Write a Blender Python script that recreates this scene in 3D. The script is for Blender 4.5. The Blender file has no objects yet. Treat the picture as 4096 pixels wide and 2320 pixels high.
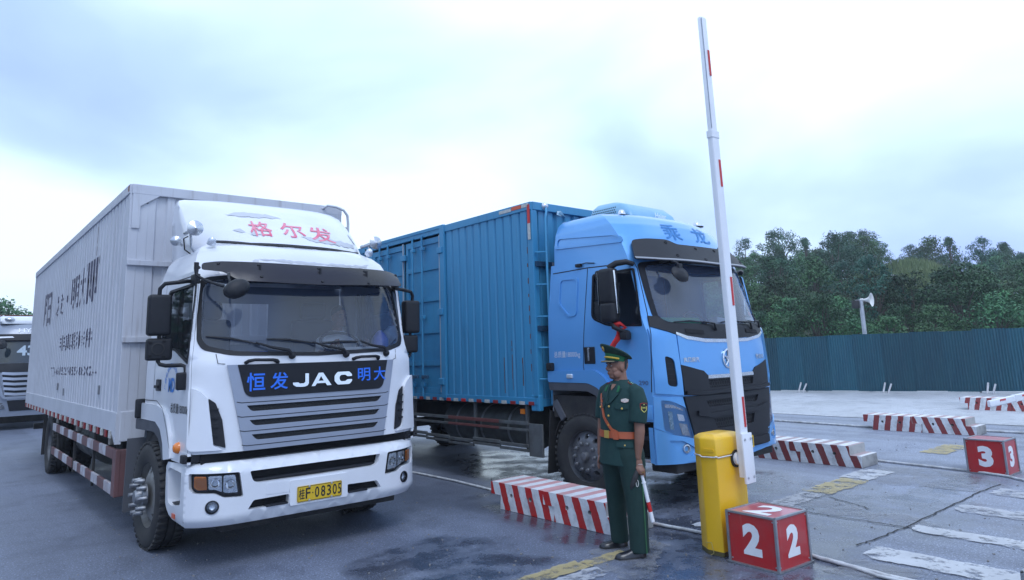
import bpy, bmesh, math, random, bisect
from math import sin, cos, pi, radians, sqrt, atan2
from mathutils import Vector, Matrix, geometry, noise
random.seed(7)
sc = bpy.context.scene
COL = sc.collection
# ------------------------------------------------------------------ camera
YAW, PITCH, ROLL, FPX, CAMH = radians(39.889), radians(9.767), radians(-1.937), 2756.0, 1.765
fw = Vector((sin(YAW)*cos(PITCH), cos(YAW)*cos(PITCH), sin(PITCH)))
r0 = Vector((cos(YAW), -sin(YAW), 0)); u0 = r0.cross(fw)
rr = cos(ROLL)*r0 + sin(ROLL)*u0; uu = -sin(ROLL)*r0 + cos(ROLL)*u0
cd = bpy.data.cameras.new('camera'); cam = bpy.data.objects.new('camera', cd); COL.objects.link(cam)
Mc = Matrix((rr, uu, -fw)).transposed().to_4x4(); Mc.translation = Vector((0, 0, CAMH)); cam.matrix_world = Mc
cd.sensor_width = 36; cd.lens = 36*FPX/4096; cd.shift_y = -(1160-931)/4096; cd.clip_end = 3000; cd.clip_start = .05
sc.camera = cam
# ------------------------------------------------------------------ world: overcast sky, blue-white
SUN_EL, SUN_AZ = radians(58), radians(200)
w = bpy.data.worlds.new('World'); sc.world = w; w.use_nodes = True
nt = w.node_tree; nt.nodes.clear(); N = nt.nodes.new; Lk = nt.links.new
out = N('ShaderNodeOutputWorld'); sky = N('ShaderNodeTexSky'); sky.sky_type = 'NISHITA'; sky.sun_disc = False
sky.sun_elevation = SUN_EL; sky.sun_rotation = SUN_AZ; sky.air_density = 1.5; sky.dust_density = 3
bg1 = N('ShaderNodeBackground'); bg1.inputs[1].default_value = .1; Lk(sky.outputs[0], bg1.inputs[0])
tc = N('ShaderNodeTexCoord'); mp = N('ShaderNodeMapping'); mp.inputs['Scale'].default_value = (1, 1, 2.3); mp.inputs['Location'].default_value = (4.1, 1.9, -.7)
Lk(tc.outputs['Generated'], mp.inputs[0])
n1 = N('ShaderNodeTexNoise'); n1.inputs['Scale'].default_value = 1.75; n1.inputs['Detail'].default_value = 5; n1.inputs['Roughness'].default_value = .42; n1.inputs['Distortion'].default_value = .25
Lk(mp.outputs[0], n1.inputs['Vector'])
cr = N('ShaderNodeValToRGB'); e = cr.color_ramp.elements
e[0].position = .30; e[0].color = (.36, .51, 1.02, 1); e[1].position = .60; e[1].color = (.82, .99, 1.14, 1)
x_ = cr.color_ramp.elements.new(.405); x_.color = (.46, .64, 1.10, 1); x_ = cr.color_ramp.elements.new(.49); x_.color = (.63, .83, 1.16, 1)
Lk(n1.outputs[0], cr.inputs[0])
bg2 = N('ShaderNodeBackground'); bg2.inputs[1].default_value = 1.0; Lk(cr.outputs[0], bg2.inputs[0])
mx = N('ShaderNodeMixShader'); mx.inputs[0].default_value = .93; Lk(bg1.outputs[0], mx.inputs[1]); Lk(bg2.outputs[0], mx.inputs[2]); Lk(mx.outputs[0], out.inputs[0])
sd = bpy.data.lights.new('sun', 'SUN'); sd.energy = .95; sd.angle = radians(25); sd.color = (.86, .92, 1)
so = bpy.data.objects.new('sun', sd); COL.objects.link(so)
sdir = Vector((sin(SUN_AZ)*cos(SUN_EL), cos(SUN_AZ)*cos(SUN_EL), sin(SUN_EL)))   # towards the sun
so.rotation_euler = sdir.to_track_quat('Z', 'Y').to_euler(); so.location = (0, -5, 30)
vs = sc.view_settings; vs.view_transform = 'Standard'; vs.look = 'None'; vs.exposure = 0.42; vs.gamma = 1.0; vs.use_curve_mapping = False
sc.cycles.max_bounces = 8; sc.cycles.volume_bounces = 1; sc.cycles.transparent_max_bounces = 16; sc.cycles.caustics_reflective = False; sc.cycles.caustics_refractive = False
# ------------------------------------------------------------------ materials
MATS = {}
def mat(name, col, rough=.5, metal=0., var=0., vscale=6., vcol=None, bump=0., bscale=60., coat=0., stretch=(1, 1, 1), spec=.5, streak=0., scol=(.16, .12, .09), emit=0.):
    if name in MATS: return MATS[name]
    m = bpy.data.materials.new(name); m.use_nodes = True; t = m.node_tree; b = t.nodes['Principled BSDF']
    b.inputs['Base Color'].default_value = (*col, 1); b.inputs['Roughness'].default_value = rough; b.inputs['Metallic'].default_value = metal
    b.inputs['Coat Weight'].default_value = coat; b.inputs['Coat Roughness'].default_value = .08; b.inputs['Specular IOR Level'].default_value = spec
    if emit: b.inputs['Emission Color'].default_value = (*col, 1); b.inputs['Emission Strength'].default_value = emit
    A = t.nodes.new; K = t.links.new
    if var or bump or streak:
        c = A('ShaderNodeTexCoord'); mpg = A('ShaderNodeMapping'); mpg.inputs['Scale'].default_value = stretch; K(c.outputs['Object'], mpg.inputs[0])
    src = None
    if var:
        n = A('ShaderNodeTexNoise'); n.inputs['Scale'].default_value = vscale; n.inputs['Detail'].default_value = 6; n.inputs['Roughness'].default_value = .62; K(mpg.outputs[0], n.inputs['Vector'])
        rmp = A('ShaderNodeValToRGB'); rmp.color_ramp.elements[0].position = .38; rmp.color_ramp.elements[1].position = .68
        v = vcol or tuple(k*.55 for k in col)
        rmp.color_ramp.elements[0].color = (*col, 1); rmp.color_ramp.elements[1].color = (*[a+(bb-a)*var for a, bb in zip(col, v)], 1)
        K(n.outputs[0], rmp.inputs[0]); src = rmp.outputs[0]
        mr = A('ShaderNodeMapRange'); mr.inputs['To Min'].default_value = max(.02, rough-.12*var); mr.inputs['To Max'].default_value = min(1, rough+.25*var); K(n.outputs[0], mr.inputs[0]); K(mr.outputs[0], b.inputs['Roughness'])
    if streak:
        mp2 = A('ShaderNodeMapping'); mp2.inputs['Scale'].default_value = (9, 9, .55); K(c.outputs['Object'], mp2.inputs[0])
        n2 = A('ShaderNodeTexNoise'); n2.inputs['Scale'].default_value = 1.6; n2.inputs['Detail'].default_value = 5; n2.inputs['Roughness'].default_value = .65; K(mp2.outputs[0], n2.inputs['Vector'])
        r2 = A('ShaderNodeValToRGB'); r2.color_ramp.elements[0].position = .56; r2.color_ramp.elements[1].position = .80
        r2.color_ramp.elements[0].color = (0, 0, 0, 1); r2.color_ramp.elements[1].color = (streak,)*3+(1,)
        K(n2.outputs[0], r2.inputs[0]); mix = A('ShaderNodeMixRGB'); K(r2.outputs[0], mix.inputs[0])
        if src: K(src, mix.inputs[1])
        else: mix.inputs[1].default_value = (*col, 1)
        mix.inputs[2].default_value = (*scol, 1); src = mix.outputs[0]
    if src: K(src, b.inputs['Base Color'])
    if bump:
        n3 = A('ShaderNodeTexNoise'); n3.inputs['Scale'].default_value = bscale; n3.inputs['Detail'].default_value = 4; K(mpg.outputs[0], n3.inputs['Vector'])
        bp = A('ShaderNodeBump'); bp.inputs['Strength'].default_value = bump; bp.inputs['Distance'].default_value = .01; K(n3.outputs[0], bp.inputs['Height']); K(bp.outputs[0], b.inputs['Normal'])
    MATS[name] = m; return m
def glass(name, tint=(.75, .85, .95), rough=.0, alpha=.0, ior=1.62):
    """thin automotive glass: transparent tinted + fresnel reflection + painted sky veil"""
    if name in MATS: return MATS[name]
    m = bpy.data.materials.new(name); m.use_nodes = True; t = m.node_tree; t.nodes.clear(); A = t.nodes.new; K = t.links.new
    o = A('ShaderNodeOutputMaterial'); tr = A('ShaderNodeBsdfTransparent'); tr.inputs[0].default_value = (*tint, 1)
    gl = A('ShaderNodeBsdfGlossy'); gl.inputs['Roughness'].default_value = .03; fr = A('ShaderNodeFresnel'); fr.inputs[0].default_value = ior
    mxs = A('ShaderNodeMixShader'); K(fr.outputs[0], mxs.inputs[0]); K(tr.outputs[0], mxs.inputs[1]); K(gl.outputs[0], mxs.inputs[2])
    df = A('ShaderNodeBsdfDiffuse'); df.inputs[0].default_value = (.34, .46, .74, 1); m2 = A('ShaderNodeMixShader'); m2.inputs[0].default_value = alpha  # bluish diffuse share paints the sky's reflection onto the pane
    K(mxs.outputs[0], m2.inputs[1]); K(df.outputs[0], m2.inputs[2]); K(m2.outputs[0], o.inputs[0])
    MATS[name] = m; return m
# ------------------------------------------------------------------ mesh builder
class MB:
    def __init__(s): s.v = []; s.f = []
    def add(s, vs_, fs_):
        o = len(s.v); s.v += [tuple(p) for p in vs_]; s.f += [tuple(i+o for i in q) for q in fs_]; return s
    def box(s, x0, x1, y0, y1, z0, z1):
        return s.add([(x, y, z) for z in (z0, z1) for x, y in ((x0, y0), (x1, y0), (x1, y1), (x0, y1))], [(3, 2, 1, 0), (4, 5, 6, 7), (0, 1, 5, 4), (1, 2, 6, 5), (2, 3, 7, 6), (3, 0, 4, 7)])
    def rbox(s, c, size, r=.01, seg=2, M=None, taper=None):
        bm = bmesh.new(); bmesh.ops.create_cube(bm, size=1)
        for q in bm.verts:
            q.co = Vector((q.co.x*size[0], q.co.y*size[1], q.co.z*size[2]))
            if taper and q.co.z < 0: q.co.x *= taper[0]; q.co.y *= taper[1]
        if r: bmesh.ops.bevel(bm, geom=bm.edges[:], offset=r, segments=seg, affect='EDGES', profile=.6)
        bm.verts.index_update(); M = M or Matrix(); c = Vector(c)
        vv = [c + (M @ q.co) for q in bm.verts]; ff = [[q.index for q in fc.verts] for fc in bm.faces]; bm.free(); return s.add(vv, ff)
    def tube(s, pts, r, n=8, cap=True, closed=False):
        P = [Vector(p) for p in pts]; m = len(P); R = r if isinstance(r, (list, tuple)) else [r]*m
        up = None; rings = []
        for i in range(m):
            a = P[i-1] if (i > 0 or closed) else P[i]; b = P[(i+1) % m] if (i < m-1 or closed) else P[i]
            d = (b-a).normalized()
            if up is None: up = d.orthogonal().normalized()
            up = (up - d*up.dot(d));  up = up.normalized() if up.length > 1e-6 else d.orthogonal().normalized()
            sd_ = d.cross(up); rings.append([P[i] + R[i]*(cos(2*pi*k/n)*up + sin(2*pi*k/n)*sd_) for k in range(n)])
        return s.loft(rings, cap and not closed, cap and not closed, closed)
    def loft(s, rings, c0=True, c1=True, wrap=False):
        n = len(rings[0]); vv = [p for q in rings for p in q]; ff = []
        m = len(rings)
        for i in range(m if wrap else m-1):
            j = (i+1) % m
            for k in range(n): ff.append((i*n+k, i*n+(k+1) % n, j*n+(k+1) % n, j*n+k))
        if c0: ff.append(tuple(range(n))[::-1])
        if c1: ff.append(tuple((m-1)*n+k for k in range(n)))
        return s.add(vv, ff)
    def lathe(s, prof, n=24, M=None, cap=False):
        """profile (radius, height) about local z, mapped by M"""
        M = M or Matrix(); rings = [[M @ Vector((a*cos(2*pi*k/n), a*sin(2*pi*k/n), h)) for k in range(n)] for a, h in prof]
        return s.loft(rings, cap, cap)
    def prism(s, ol, fn, d0, d1):
        n = len(ol); vv = [fn(u_, v_, d0) for u_, v_ in ol]+[fn(u_, v_, d1) for u_, v_ in ol]
        ff = [tuple(range(n))[::-1], tuple(range(n, 2*n))]+[(k, (k+1) % n, n+(k+1) % n, n+k) for k in range(n)]
        return s.add(vv, ff)
    def mesh(s, name, smooth=None, weld=0):
        me = bpy.data.meshes.new(name); me.from_pydata([tuple(p) for p in s.v], [], s.f)
        bm = bmesh.new(); bm.from_mesh(me)
        if weld: bmesh.ops.remove_doubles(bm, verts=bm.verts[:], dist=weld)
        bmesh.ops.recalc_face_normals(bm, faces=bm.faces[:]) if weld or s.recalc else None
        bm.to_mesh(me); bm.free()
        if smooth:
            me.shade_smooth()
            if smooth < 170: me.set_sharp_from_angle(angle=radians(smooth))
        me.update(); return me
    recalc = True
    def obj(s, name, m, parent=None, smooth=None, weld=0, loc=None, rot=None):
        me = s.mesh(name, smooth, weld); me.materials.append(m); return link(name, me, parent, loc, rot)
def link(name, me, parent=None, loc=None, rot=None):
    o = bpy.data.objects.new(name, me); COL.objects.link(o); o.parent = parent
    if loc is not None: o.location = loc
    if rot is not None: o.rotation_euler = rot
    return o
def tag(o, label=None, cat=None, group=None, kind=None):
    if label: o['label'] = label
    if cat: o['category'] = cat
    if group: o['group'] = group
    if kind: o['kind'] = kind
    return o
def thing(name, label, cat, loc=(0, 0, 0), rz=0, group=None):
    o = bpy.data.objects.new(name, None); COL.objects.link(o); o.location = loc; o.rotation_euler = (0, 0, rz); o.empty_display_size = .2
    return tag(o, label, cat, group)
def holder(name, parent, loc=(0, 0, 0), rot=(0, 0, 0)):
    o = bpy.data.objects.new(name, None); COL.objects.link(o); o.parent = parent; o.location = loc; o.rotation_euler = rot; o.empty_display_size = .1; return o
def copy_tree(o, parent=None):
    c = o.copy(); COL.objects.link(c); c.parent = parent
    for ch in list(o.children): copy_tree(ch, c)
    return c
# ------------------------------------------------------------------ surfaces and patches
def interp(tab, z):
    ks = [t[0] for t in tab]
    if z <= ks[0]: return tab[0][1:]
    if z >= ks[-1]: return tab[-1][1:]
    i = bisect.bisect_right(ks, z)-1; a, b = tab[i], tab[i+1]; t = (z-a[0])/(b[0]-a[0])
    return tuple(p+(q-p)*t for p, q in zip(a[1:], b[1:]))
def yf(tab, x, z):
    y0, c, hw, p = interp(tab, z); return y0+c*min(1, abs(x)/hw)**p
def front_surf(tab):
    def S(x, z):
        y = yf(tab, x, z); h = .004; dx = (yf(tab, x+h, z)-yf(tab, x-h, z))/(2*h); dz = (yf(tab, x, z+.02)-yf(tab, x, z-.02))/.04
        return Vector((x, y, z)), Vector((dx, -1, dz)).normalized()
    return S
def side_surf(tab, sg):
    def S(y, z):
        hw = interp(tab, z)[2]; dz = (interp(tab, z+.02)[2]-interp(tab, z-.02)[2])/.04
        return Vector((sg*hw, y, z)), Vector((sg, 0, -dz)).normalized()
    return S
def plane_surf(o, eu, ev):
    o, eu, ev = Vector(o), Vector(eu), Vector(ev); n = eu.cross(ev).normalized()
    return lambda u_, v_: (o+eu*u_+ev*v_, n)
def inpoly(p, poly):
    x, y = p; c = False; j = len(poly)-1
    for i in range(len(poly)):
        xi, yi = poly[i]; xj, yj = poly[j]
        if (yi > y) != (yj > y) and x < (xj-xi)*(y-yi)/(yj-yi)+xi: c = not c
        j = i
    return c
def dens(poly, step):
    o = []
    for i in range(len(poly)):
        a, b = poly[i], poly[(i+1) % len(poly)]; d = math.hypot(b[0]-a[0], b[1]-a[1]); k = max(1, int(math.ceil(d/step)))
        o += [(a[0]+(b[0]-a[0])*t/k, a[1]+(b[1]-a[1])*t/k) for t in range(k)]
    return o
def rpoly(pts, r, n=4):
    """polygon with rounded corners; r a number or a list"""
    o = []; m = len(pts)
    for i in range(m):
        p = Vector(pts[i]); a = Vector(pts[i-1])-p; b = Vector(pts[(i+1) % m])-p; ri = r[i] if isinstance(r, (list, tuple)) else r
        if ri <= 0: o.append(tuple(p)); continue
        la, lb = a.length, b.length; k = min(ri, la*.48, lb*.48); A = p+a/la*k; B = p+b/lb*k
        for t in range(n+1):
            t /= n; o.append(tuple((1-t)**2*A+2*t*(1-t)*p+t*t*B))
    return o
def mir(half):
    """left half (x<=0, listed from the top centre round to the bottom centre) to a full outline"""
    return half+[(-x, z) for x, z in reversed(half) if abs(x) > 1e-6]
def circ(cx, cy, r, n=20, ry=None): return [(cx+r*cos(2*pi*k/n), cy+(ry or r)*sin(2*pi*k/n)) for k in range(n)]
def segd(p, a, b):
    ax, ay = a; bx, by = b; dx, dy = bx-ax, by-ay; L2 = dx*dx+dy*dy
    t = 0 if L2 == 0 else max(0, min(1, ((p[0]-ax)*dx+(p[1]-ay)*dy)/L2)); return math.hypot(p[0]-ax-t*dx, p[1]-ay-t*dy)
def skin(mb, ol, holes, S, step=.06, off=0., hd=0., od=0., us=None):
    """CDT sheet on surface S bounded by ol with holes; hd/od: depth of the walls of the holes / of the rim"""
    ol = dens(ol, step); holes = [dens(h, step) for h in holes]; pts = []; ed = []
    for lp in [ol]+holes:
        b = len(pts); pts += lp; ed += [(b+i, b+(i+1) % len(lp)) for i in range(len(lp))]
    xs = [p[0] for p in ol]; ys = [p[1] for p in ol]
    ulist = us or [min(xs)+step*(i+.5) for i in range(int((max(xs)-min(xs))/step)+1)]
    segs = [(lp[i], lp[(i+1) % len(lp)]) for lp in [ol]+holes for i in range(len(lp))]
    for i, x in enumerate(ulist):
        for j in range(int((max(ys)-min(ys))/step)+1):
            p = (x, min(ys)+step*(j+.5+.25*(i % 2)))
            if inpoly(p, ol) and not any(inpoly(p, h) for h in holes) and all(segd(p, a, b) > step*.4 for a, b in segs): pts.append(p)
    r = geometry.delaunay_2d_cdt([Vector(p) for p in pts], ed, [], 0, 1e-7)
    V, Fs = r[0], r[2]; P3 = []
    for q in V:
        P, n = S(q.x, q.y); P3.append(P+n*off)
    ff = []
    for t in Fs:
        c = (sum(V[i].x for i in t)/len(t), sum(V[i].y for i in t)/len(t))
        if inpoly(c, ol) and not any(inpoly(c, h) for h in holes): ff.append(tuple(t))
    used = sorted({i for t in ff for i in t}); ix = {k: i for i, k in enumerate(used)}
    mb.add([P3[k] for k in used], [tuple(ix[i] for i in t) for t in ff])
    for lp, d in [(ol, od)]+[(h, hd) for h in holes]:
        if not d: continue
        n = len(lp); vv = []
        for dd in (off, off-d):
            for q in lp:
                P, nn = S(*q); vv.append(P+nn*dd)
        mb.add(vv, [(k, (k+1) % n, n+(k+1) % n, n+k) for k in range(n)])
    return mb
def plate(ol, S, o1, depth, step=.07, us=None): return skin(MB(), ol, [], S, step, o1, 0, depth, us)
def ribbon(mb, pts, S, wd, off=.002, closed=False, step=.08, h=0):
    """narrow strip along a polyline on S"""
    if closed: q = dens(pts, step); q.append(q[0])
    else:
        q = []
        for a, b in zip(pts[:-1], pts[1:]):
            k = max(1, int(math.hypot(b[0]-a[0], b[1]-a[1])/step)); q += [(a[0]+(b[0]-a[0])*t/k, a[1]+(b[1]-a[1])*t/k) for t in range(k)]
        q.append(pts[-1])
    vv = []; m = len(q)
    for i in range(m):
        a = Vector(q[max(0, i-1)]) if not (closed and i in (0, m-1)) else Vector(q[-2]); b = Vector(q[min(m-1, i+1)]) if not (closed and i in (0, m-1)) else Vector(q[1])
        d = (b-a).normalized(); nn = Vector((-d.y, d.x))*wd/2
        for s_ in (-1, 1):
            P, n = S(q[i][0]+s_*nn.x, q[i][1]+s_*nn.y); vv.append(P+n*off)
    mb.add(vv, [(2*i, 2*i+1, 2*i+3, 2*i+2) for i in range(m-1)])
    if h:
        mb.add([tuple(p) for p in vv]+[tuple(Vector(p)-S(*q[i//2])[1]*h) for i, p in enumerate(vv)], [f_ for i in range(m-1) for f_ in ((2*i, 2*i+2, 2*m+2*i+2, 2*m+2*i), (2*i+1, 2*i+3, 2*m+2*i+3, 2*m+2*i+1))])
    return mb
def ring_pts(tab, z, yr, us=(-1, -.985, -.95, -.9, -.82, -.7, -.55, -.35, -.15, .15, .35, .55, .7, .82, .9, .95, .985, 1), rr_=.06):
    y0, c, hw, p = interp(tab, z)
    pts = [Vector((u_*hw, y0+c*abs(u_)**p, z)) for u_ in us]; ys = y0+c
    for t in (.33, .66, .95): pts.append(Vector((hw, ys+(yr-ys)*t, z)))
    pts += [Vector((hw-rr_, yr, z)), Vector((0, yr, z)), Vector((-hw+rr_, yr, z))]
    for t in (.95, .66, .33): pts.append(Vector((-hw, ys+(yr-ys)*t, z)))
    return pts
# ------------------------------------------------------------------ text
def text2d(body, bold=0., space=1.):
    cu = bpy.data.curves.new('t', 'FONT'); cu.body = body; cu.size = 1; cu.resolution_u = 3; cu.offset = bold; cu.space_character = space; cu.fill_mode = 'FRONT' if hasattr(cu, 'fill_mode') else cu.fill_mode
    o = bpy.data.objects.new('t', cu); COL.objects.link(o); dg = bpy.context.evaluated_depsgraph_get(); me = bpy.data.meshes.new_from_object(o.evaluated_get(dg))
    v = [(q.co.x, q.co.y) for q in me.vertices]; f = [tuple(p.vertices) for p in me.polygons]
    bpy.data.objects.remove(o); bpy.data.curves.remove(cu); bpy.data.meshes.remove(me)
    x0 = min(p[0] for p in v); x1 = max(p[0] for p in v); y0 = min(p[1] for p in v); y1 = max(p[1] for p in v)
    return [((x-x0)/(x1-x0), (y-y0)/(y1-y0)) for x, y in v], f
def text_on(mb, body, S, u0_, v0_, u1_, v1_, off=.004, bold=0., shear=0., cuts=None):
    """fit the text into the rectangle (u0,v0)-(u1,v1) of surface S (u1<u0 writes the other way)"""
    v, f = text2d(body, bold); vv = []
    if cuts:
        bm = bmesh.new(); q = [bm.verts.new((a, b, 0)) for a, b in v]
        for t in f:
            try: bm.faces.new([q[i] for i in t])
            except ValueError: pass
        for ax, n_ in ((0, cuts[0]), (1, cuts[1])):
            for k in range(1, n_): bmesh.ops.bisect_plane(bm, geom=bm.verts[:]+bm.edges[:]+bm.faces[:], plane_co=(k/n_,)*3, plane_no=(1 if ax == 0 else 0, ax, 0))
        bm.verts.index_update(); v = [(p.co.x, p.co.y) for p in bm.verts]; f = [tuple(p.index for p in fc.verts) for fc in bm.faces]; bm.free()
    for a, b in v:
        P, n = S(u0_+(u1_-u0_)*a+shear*(b-.5), v0_+(v1_-v0_)*b); vv.append(P+n*off)
    return mb.add(vv, f)
def rotm(ax, a): return Matrix.Rotation(a, 4, ax)
# ------------------------------------------------------------------ ground
def px_ground(x, y, z=0.):
    """photo pixel -> point on the ground plane"""
    d = rr*(x-2048)/FPX - uu*(y-931)/FPX + fw; t = (z-CAMH)/d.z; return Vector((d.x*t, d.y*t, z))
def c8(x, y): return px_ground(2700+x*.5631, 1500+y*.5631)
def d8(x, y): return px_ground(1900+x*.39154, 1750+y*.39154)
def ground_mat(name, base, light, zones=True):
    m = bpy.data.materials.new(name); m.use_nodes = True; t = m.node_tree; b = t.nodes['Principled BSDF']; A = t.nodes.new; K = t.links.new
    c = A('ShaderNodeTexCoord'); O = c.outputs['Object']
    def nz(sc_, det=5, rg=.6, vec=None, dist=0):
        n = A('ShaderNodeTexNoise'); n.inputs['Scale'].default_value = sc_; n.inputs['Detail'].default_value = det; n.inputs['Roughness'].default_value = rg; n.inputs['Distortion'].default_value = dist; K(vec or O, n.inputs['Vector']); return n.outputs[0]
    def ramp(src, p0, p1, c0=(0, 0, 0), c1=(1, 1, 1)):
        r = A('ShaderNodeValToRGB'); r.color_ramp.elements[0].position = p0; r.color_ramp.elements[1].position = p1; r.color_ramp.elements[0].color = (*c0, 1); r.color_ramp.elements[1].color = (*c1, 1); K(src, r.inputs[0]); return r.outputs[0]
    def mixc(f, a, bb, mode='MIX'):
        x = A('ShaderNodeMixRGB'); x.blend_type = mode
        for i, q in ((0, f), (1, a), (2, bb)):
            if isinstance(q, (int, float)): x.inputs[i].default_value = q if i == 0 else (q, q, q, 1)
            elif isinstance(q, tuple): x.inputs[i].default_value = (*q, 1)
            else: K(q, x.inputs[i])
        return x.outputs[0]
    def math_(op, a, bb, cl=False):
        x = A('ShaderNodeMath'); x.operation = op; x.use_clamp = cl
        for i, q in ((0, a), (1, bb)):
            if isinstance(q, (int, float)): x.inputs[i].default_value = q
            else: K(q, x.inputs[i])
        return x.outputs[0]
    big = nz(.45, 6, .62); mid = nz(2.3, 6, .65); fine = nz(85, 3, .6); grit = nz(38, 2, .5)
    col = mixc(ramp(big, .35, .68), base, tuple(k*(1.55 if zones else 1.2) for k in base))
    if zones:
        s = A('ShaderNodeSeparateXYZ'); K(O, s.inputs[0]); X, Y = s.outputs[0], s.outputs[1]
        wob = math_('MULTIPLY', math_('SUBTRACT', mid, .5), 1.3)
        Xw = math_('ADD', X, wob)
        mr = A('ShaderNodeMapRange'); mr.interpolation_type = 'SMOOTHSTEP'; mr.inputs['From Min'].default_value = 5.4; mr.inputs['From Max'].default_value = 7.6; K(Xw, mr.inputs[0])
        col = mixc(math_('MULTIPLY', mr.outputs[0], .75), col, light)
        # traffic-polished bands along the lanes
        lane = A('ShaderNodeMapping'); lane.inputs['Scale'].default_value = (1.7, .05, 1); K(O, lane.inputs[0]); ln = nz(1.0, 4, .55, lane.outputs[0])
        col = mixc(math_('MULTIPLY', ramp(ln, .45, .7), .45), col, tuple(k*.6 for k in base))
    col = mixc(ramp(mid, .50, .78), col, mixc(1., col, (.62, .62, .64), 'MULTIPLY'))
    col = mixc(ramp(fine, .52, .75), col, mixc(1., col, (1.7, 1.7, 1.72), 'MULTIPLY'))
    spk = nz(62, 2, .5)
    if zones: col = mixc(ramp(spk, .60, .66), col, mixc(1., col, (2.3, 2.3, 2.35), 'MULTIPLY'))  # pale aggregate specks, with wet glints put into their colour
    col = mixc(ramp(grit, .30, .42, (1, 1, 1), (0, 0, 0)), col, mixc(1., col, (.55, .55, .55), 'MULTIPLY'))
    rgh = A('ShaderNodeMapRange'); rgh.inputs['From Min'].default_value = .35; rgh.inputs['From Max'].default_value = .65; rgh.inputs['To Min'].default_value = .40; rgh.inputs['To Max'].default_value = .68; K(big, rgh.inputs[0]); rough = rgh.outputs[0]
    if zones:   # damp stains left by rain and leaks, with a shape of their own
        wet = None
        nd = A('ShaderNodeTexNoise'); nd.inputs['Scale'].default_value = 1.1; nd.inputs['Detail'].default_value = 6; K(O, nd.inputs['Vector'])
        dv = A('ShaderNodeVectorMath'); dv.operation = 'MULTIPLY_ADD'; K(nd.outputs['Color'], dv.inputs[0]); dv.inputs[1].default_value = (1.6, 1.6, 0); K(O, dv.inputs[2])
        for cx, cy, sx, sy in ((5.9, 5.2, 1.2, 2.4), (5.0, 3.2, 1.3, .9), (7.6, 6.6, 1.6, 4.6), (3.4, 5.0, .9, .8), (7.7, 3.6, 1.2, .35), (9.6, 3.4, 1.6, .3)):
            g_ = A('ShaderNodeMapping'); g_.vector_type = 'POINT'; g_.inputs['Location'].default_value = (-(cx+.8)/sx, -(cy+.8)/sy, 0); g_.inputs['Scale'].default_value = (1/sx, 1/sy, 0); K(dv.outputs[0], g_.inputs[0])
            gr = A('ShaderNodeVectorMath'); gr.operation = 'LENGTH'; K(g_.outputs[0], gr.inputs[0])
            mm = A('ShaderNodeMapRange'); mm.interpolation_type = 'SMOOTHSTEP'; mm.inputs['From Min'].default_value = 1.15; mm.inputs['From Max'].default_value = .75; K(gr.outputs['Value'], mm.inputs[0])
            wet = mm.outputs[0] if wet is None else math_('MAXIMUM', wet, mm.outputs[0])
        wet = math_('MULTIPLY', wet, ramp(mid, .34, .56))
        col = mixc(math_('MULTIPLY', wet, .72), col, mixc(1., col, (.22, .23, .26), 'MULTIPLY'))
        rough = mixc(wet, rough, .16)
    K(col, b.inputs['Base Color']); K(rough, b.inputs['Roughness'])
    bp = A('ShaderNodeBump'); bp.inputs['Strength'].default_value = .35; bp.inputs['Distance'].default_value = .012; K(mixc(.5, fine, grit), bp.inputs['Height'])
    if zones:
        K(math_('SUBTRACT', .38, math_('MULTIPLY', wet, .3)), bp.inputs['Strength'])
    K(bp.outputs[0], b.inputs['Normal']); return m
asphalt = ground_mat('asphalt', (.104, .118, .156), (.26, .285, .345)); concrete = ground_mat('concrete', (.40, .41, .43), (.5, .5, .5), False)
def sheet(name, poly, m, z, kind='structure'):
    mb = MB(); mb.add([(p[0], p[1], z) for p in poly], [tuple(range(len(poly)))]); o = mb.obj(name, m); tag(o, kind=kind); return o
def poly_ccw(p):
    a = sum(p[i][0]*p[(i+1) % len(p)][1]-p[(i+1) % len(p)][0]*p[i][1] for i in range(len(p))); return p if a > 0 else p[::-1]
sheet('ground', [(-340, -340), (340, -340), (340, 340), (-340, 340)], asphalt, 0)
sheet('concrete_apron', [(16.5, -60), (23.2, -60), (60, -160), (60, 120), (16.5, 120)][0:0] or [(16.5, -40), (60, -40), (60, 90), (16.5, 90)], concrete, .004)
def paint_mat(name, col, wear=.5, sc_=5., op=.9):
    m = bpy.data.materials.new(name); m.use_nodes = True; t = m.node_tree; b = t.nodes['Principled BSDF']; A = t.nodes.new; K = t.links.new
    o = t.nodes['Material Output']; c = A('ShaderNodeTexCoord'); n = A('ShaderNodeTexNoise'); n.inputs['Scale'].default_value = sc_; n.inputs['Detail'].default_value = 9; n.inputs['Roughness'].default_value = .72; K(c.outputs['Object'], n.inputs['Vector'])
    r = A('ShaderNodeValToRGB'); r.color_ramp.elements[0].position = wear-.05; r.color_ramp.elements[1].position = wear+.07; r.color_ramp.elements[0].color = (op, op, op, 1); r.color_ramp.elements[1].color = (.05, .05, .05, 1); K(n.outputs[0], r.inputs[0])
    n2 = A('ShaderNodeTexNoise'); n2.inputs['Scale'].default_value = 2.5; n2.inputs['Detail'].default_value = 6; K(c.outputs['Object'], n2.inputs['Vector'])
    mc = A('ShaderNodeMixRGB'); mc.inputs[1].default_value = (*col, 1); mc.inputs[2].default_value = (*[k*.5 for k in col], 1); K(n2.outputs[0], mc.inputs[0]); K(mc.outputs[0], b.inputs['Base Color']); b.inputs['Roughness'].default_value = .6
    tr = A('ShaderNodeBsdfTransparent'); ms = A('ShaderNodeMixShader'); K(r.outputs[0], ms.inputs[0]); K(tr.outputs[0], ms.inputs[1]); K(b.outputs[0], ms.inputs[2]); K(ms.outputs[0], o.inputs['Surface']); return m
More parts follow.
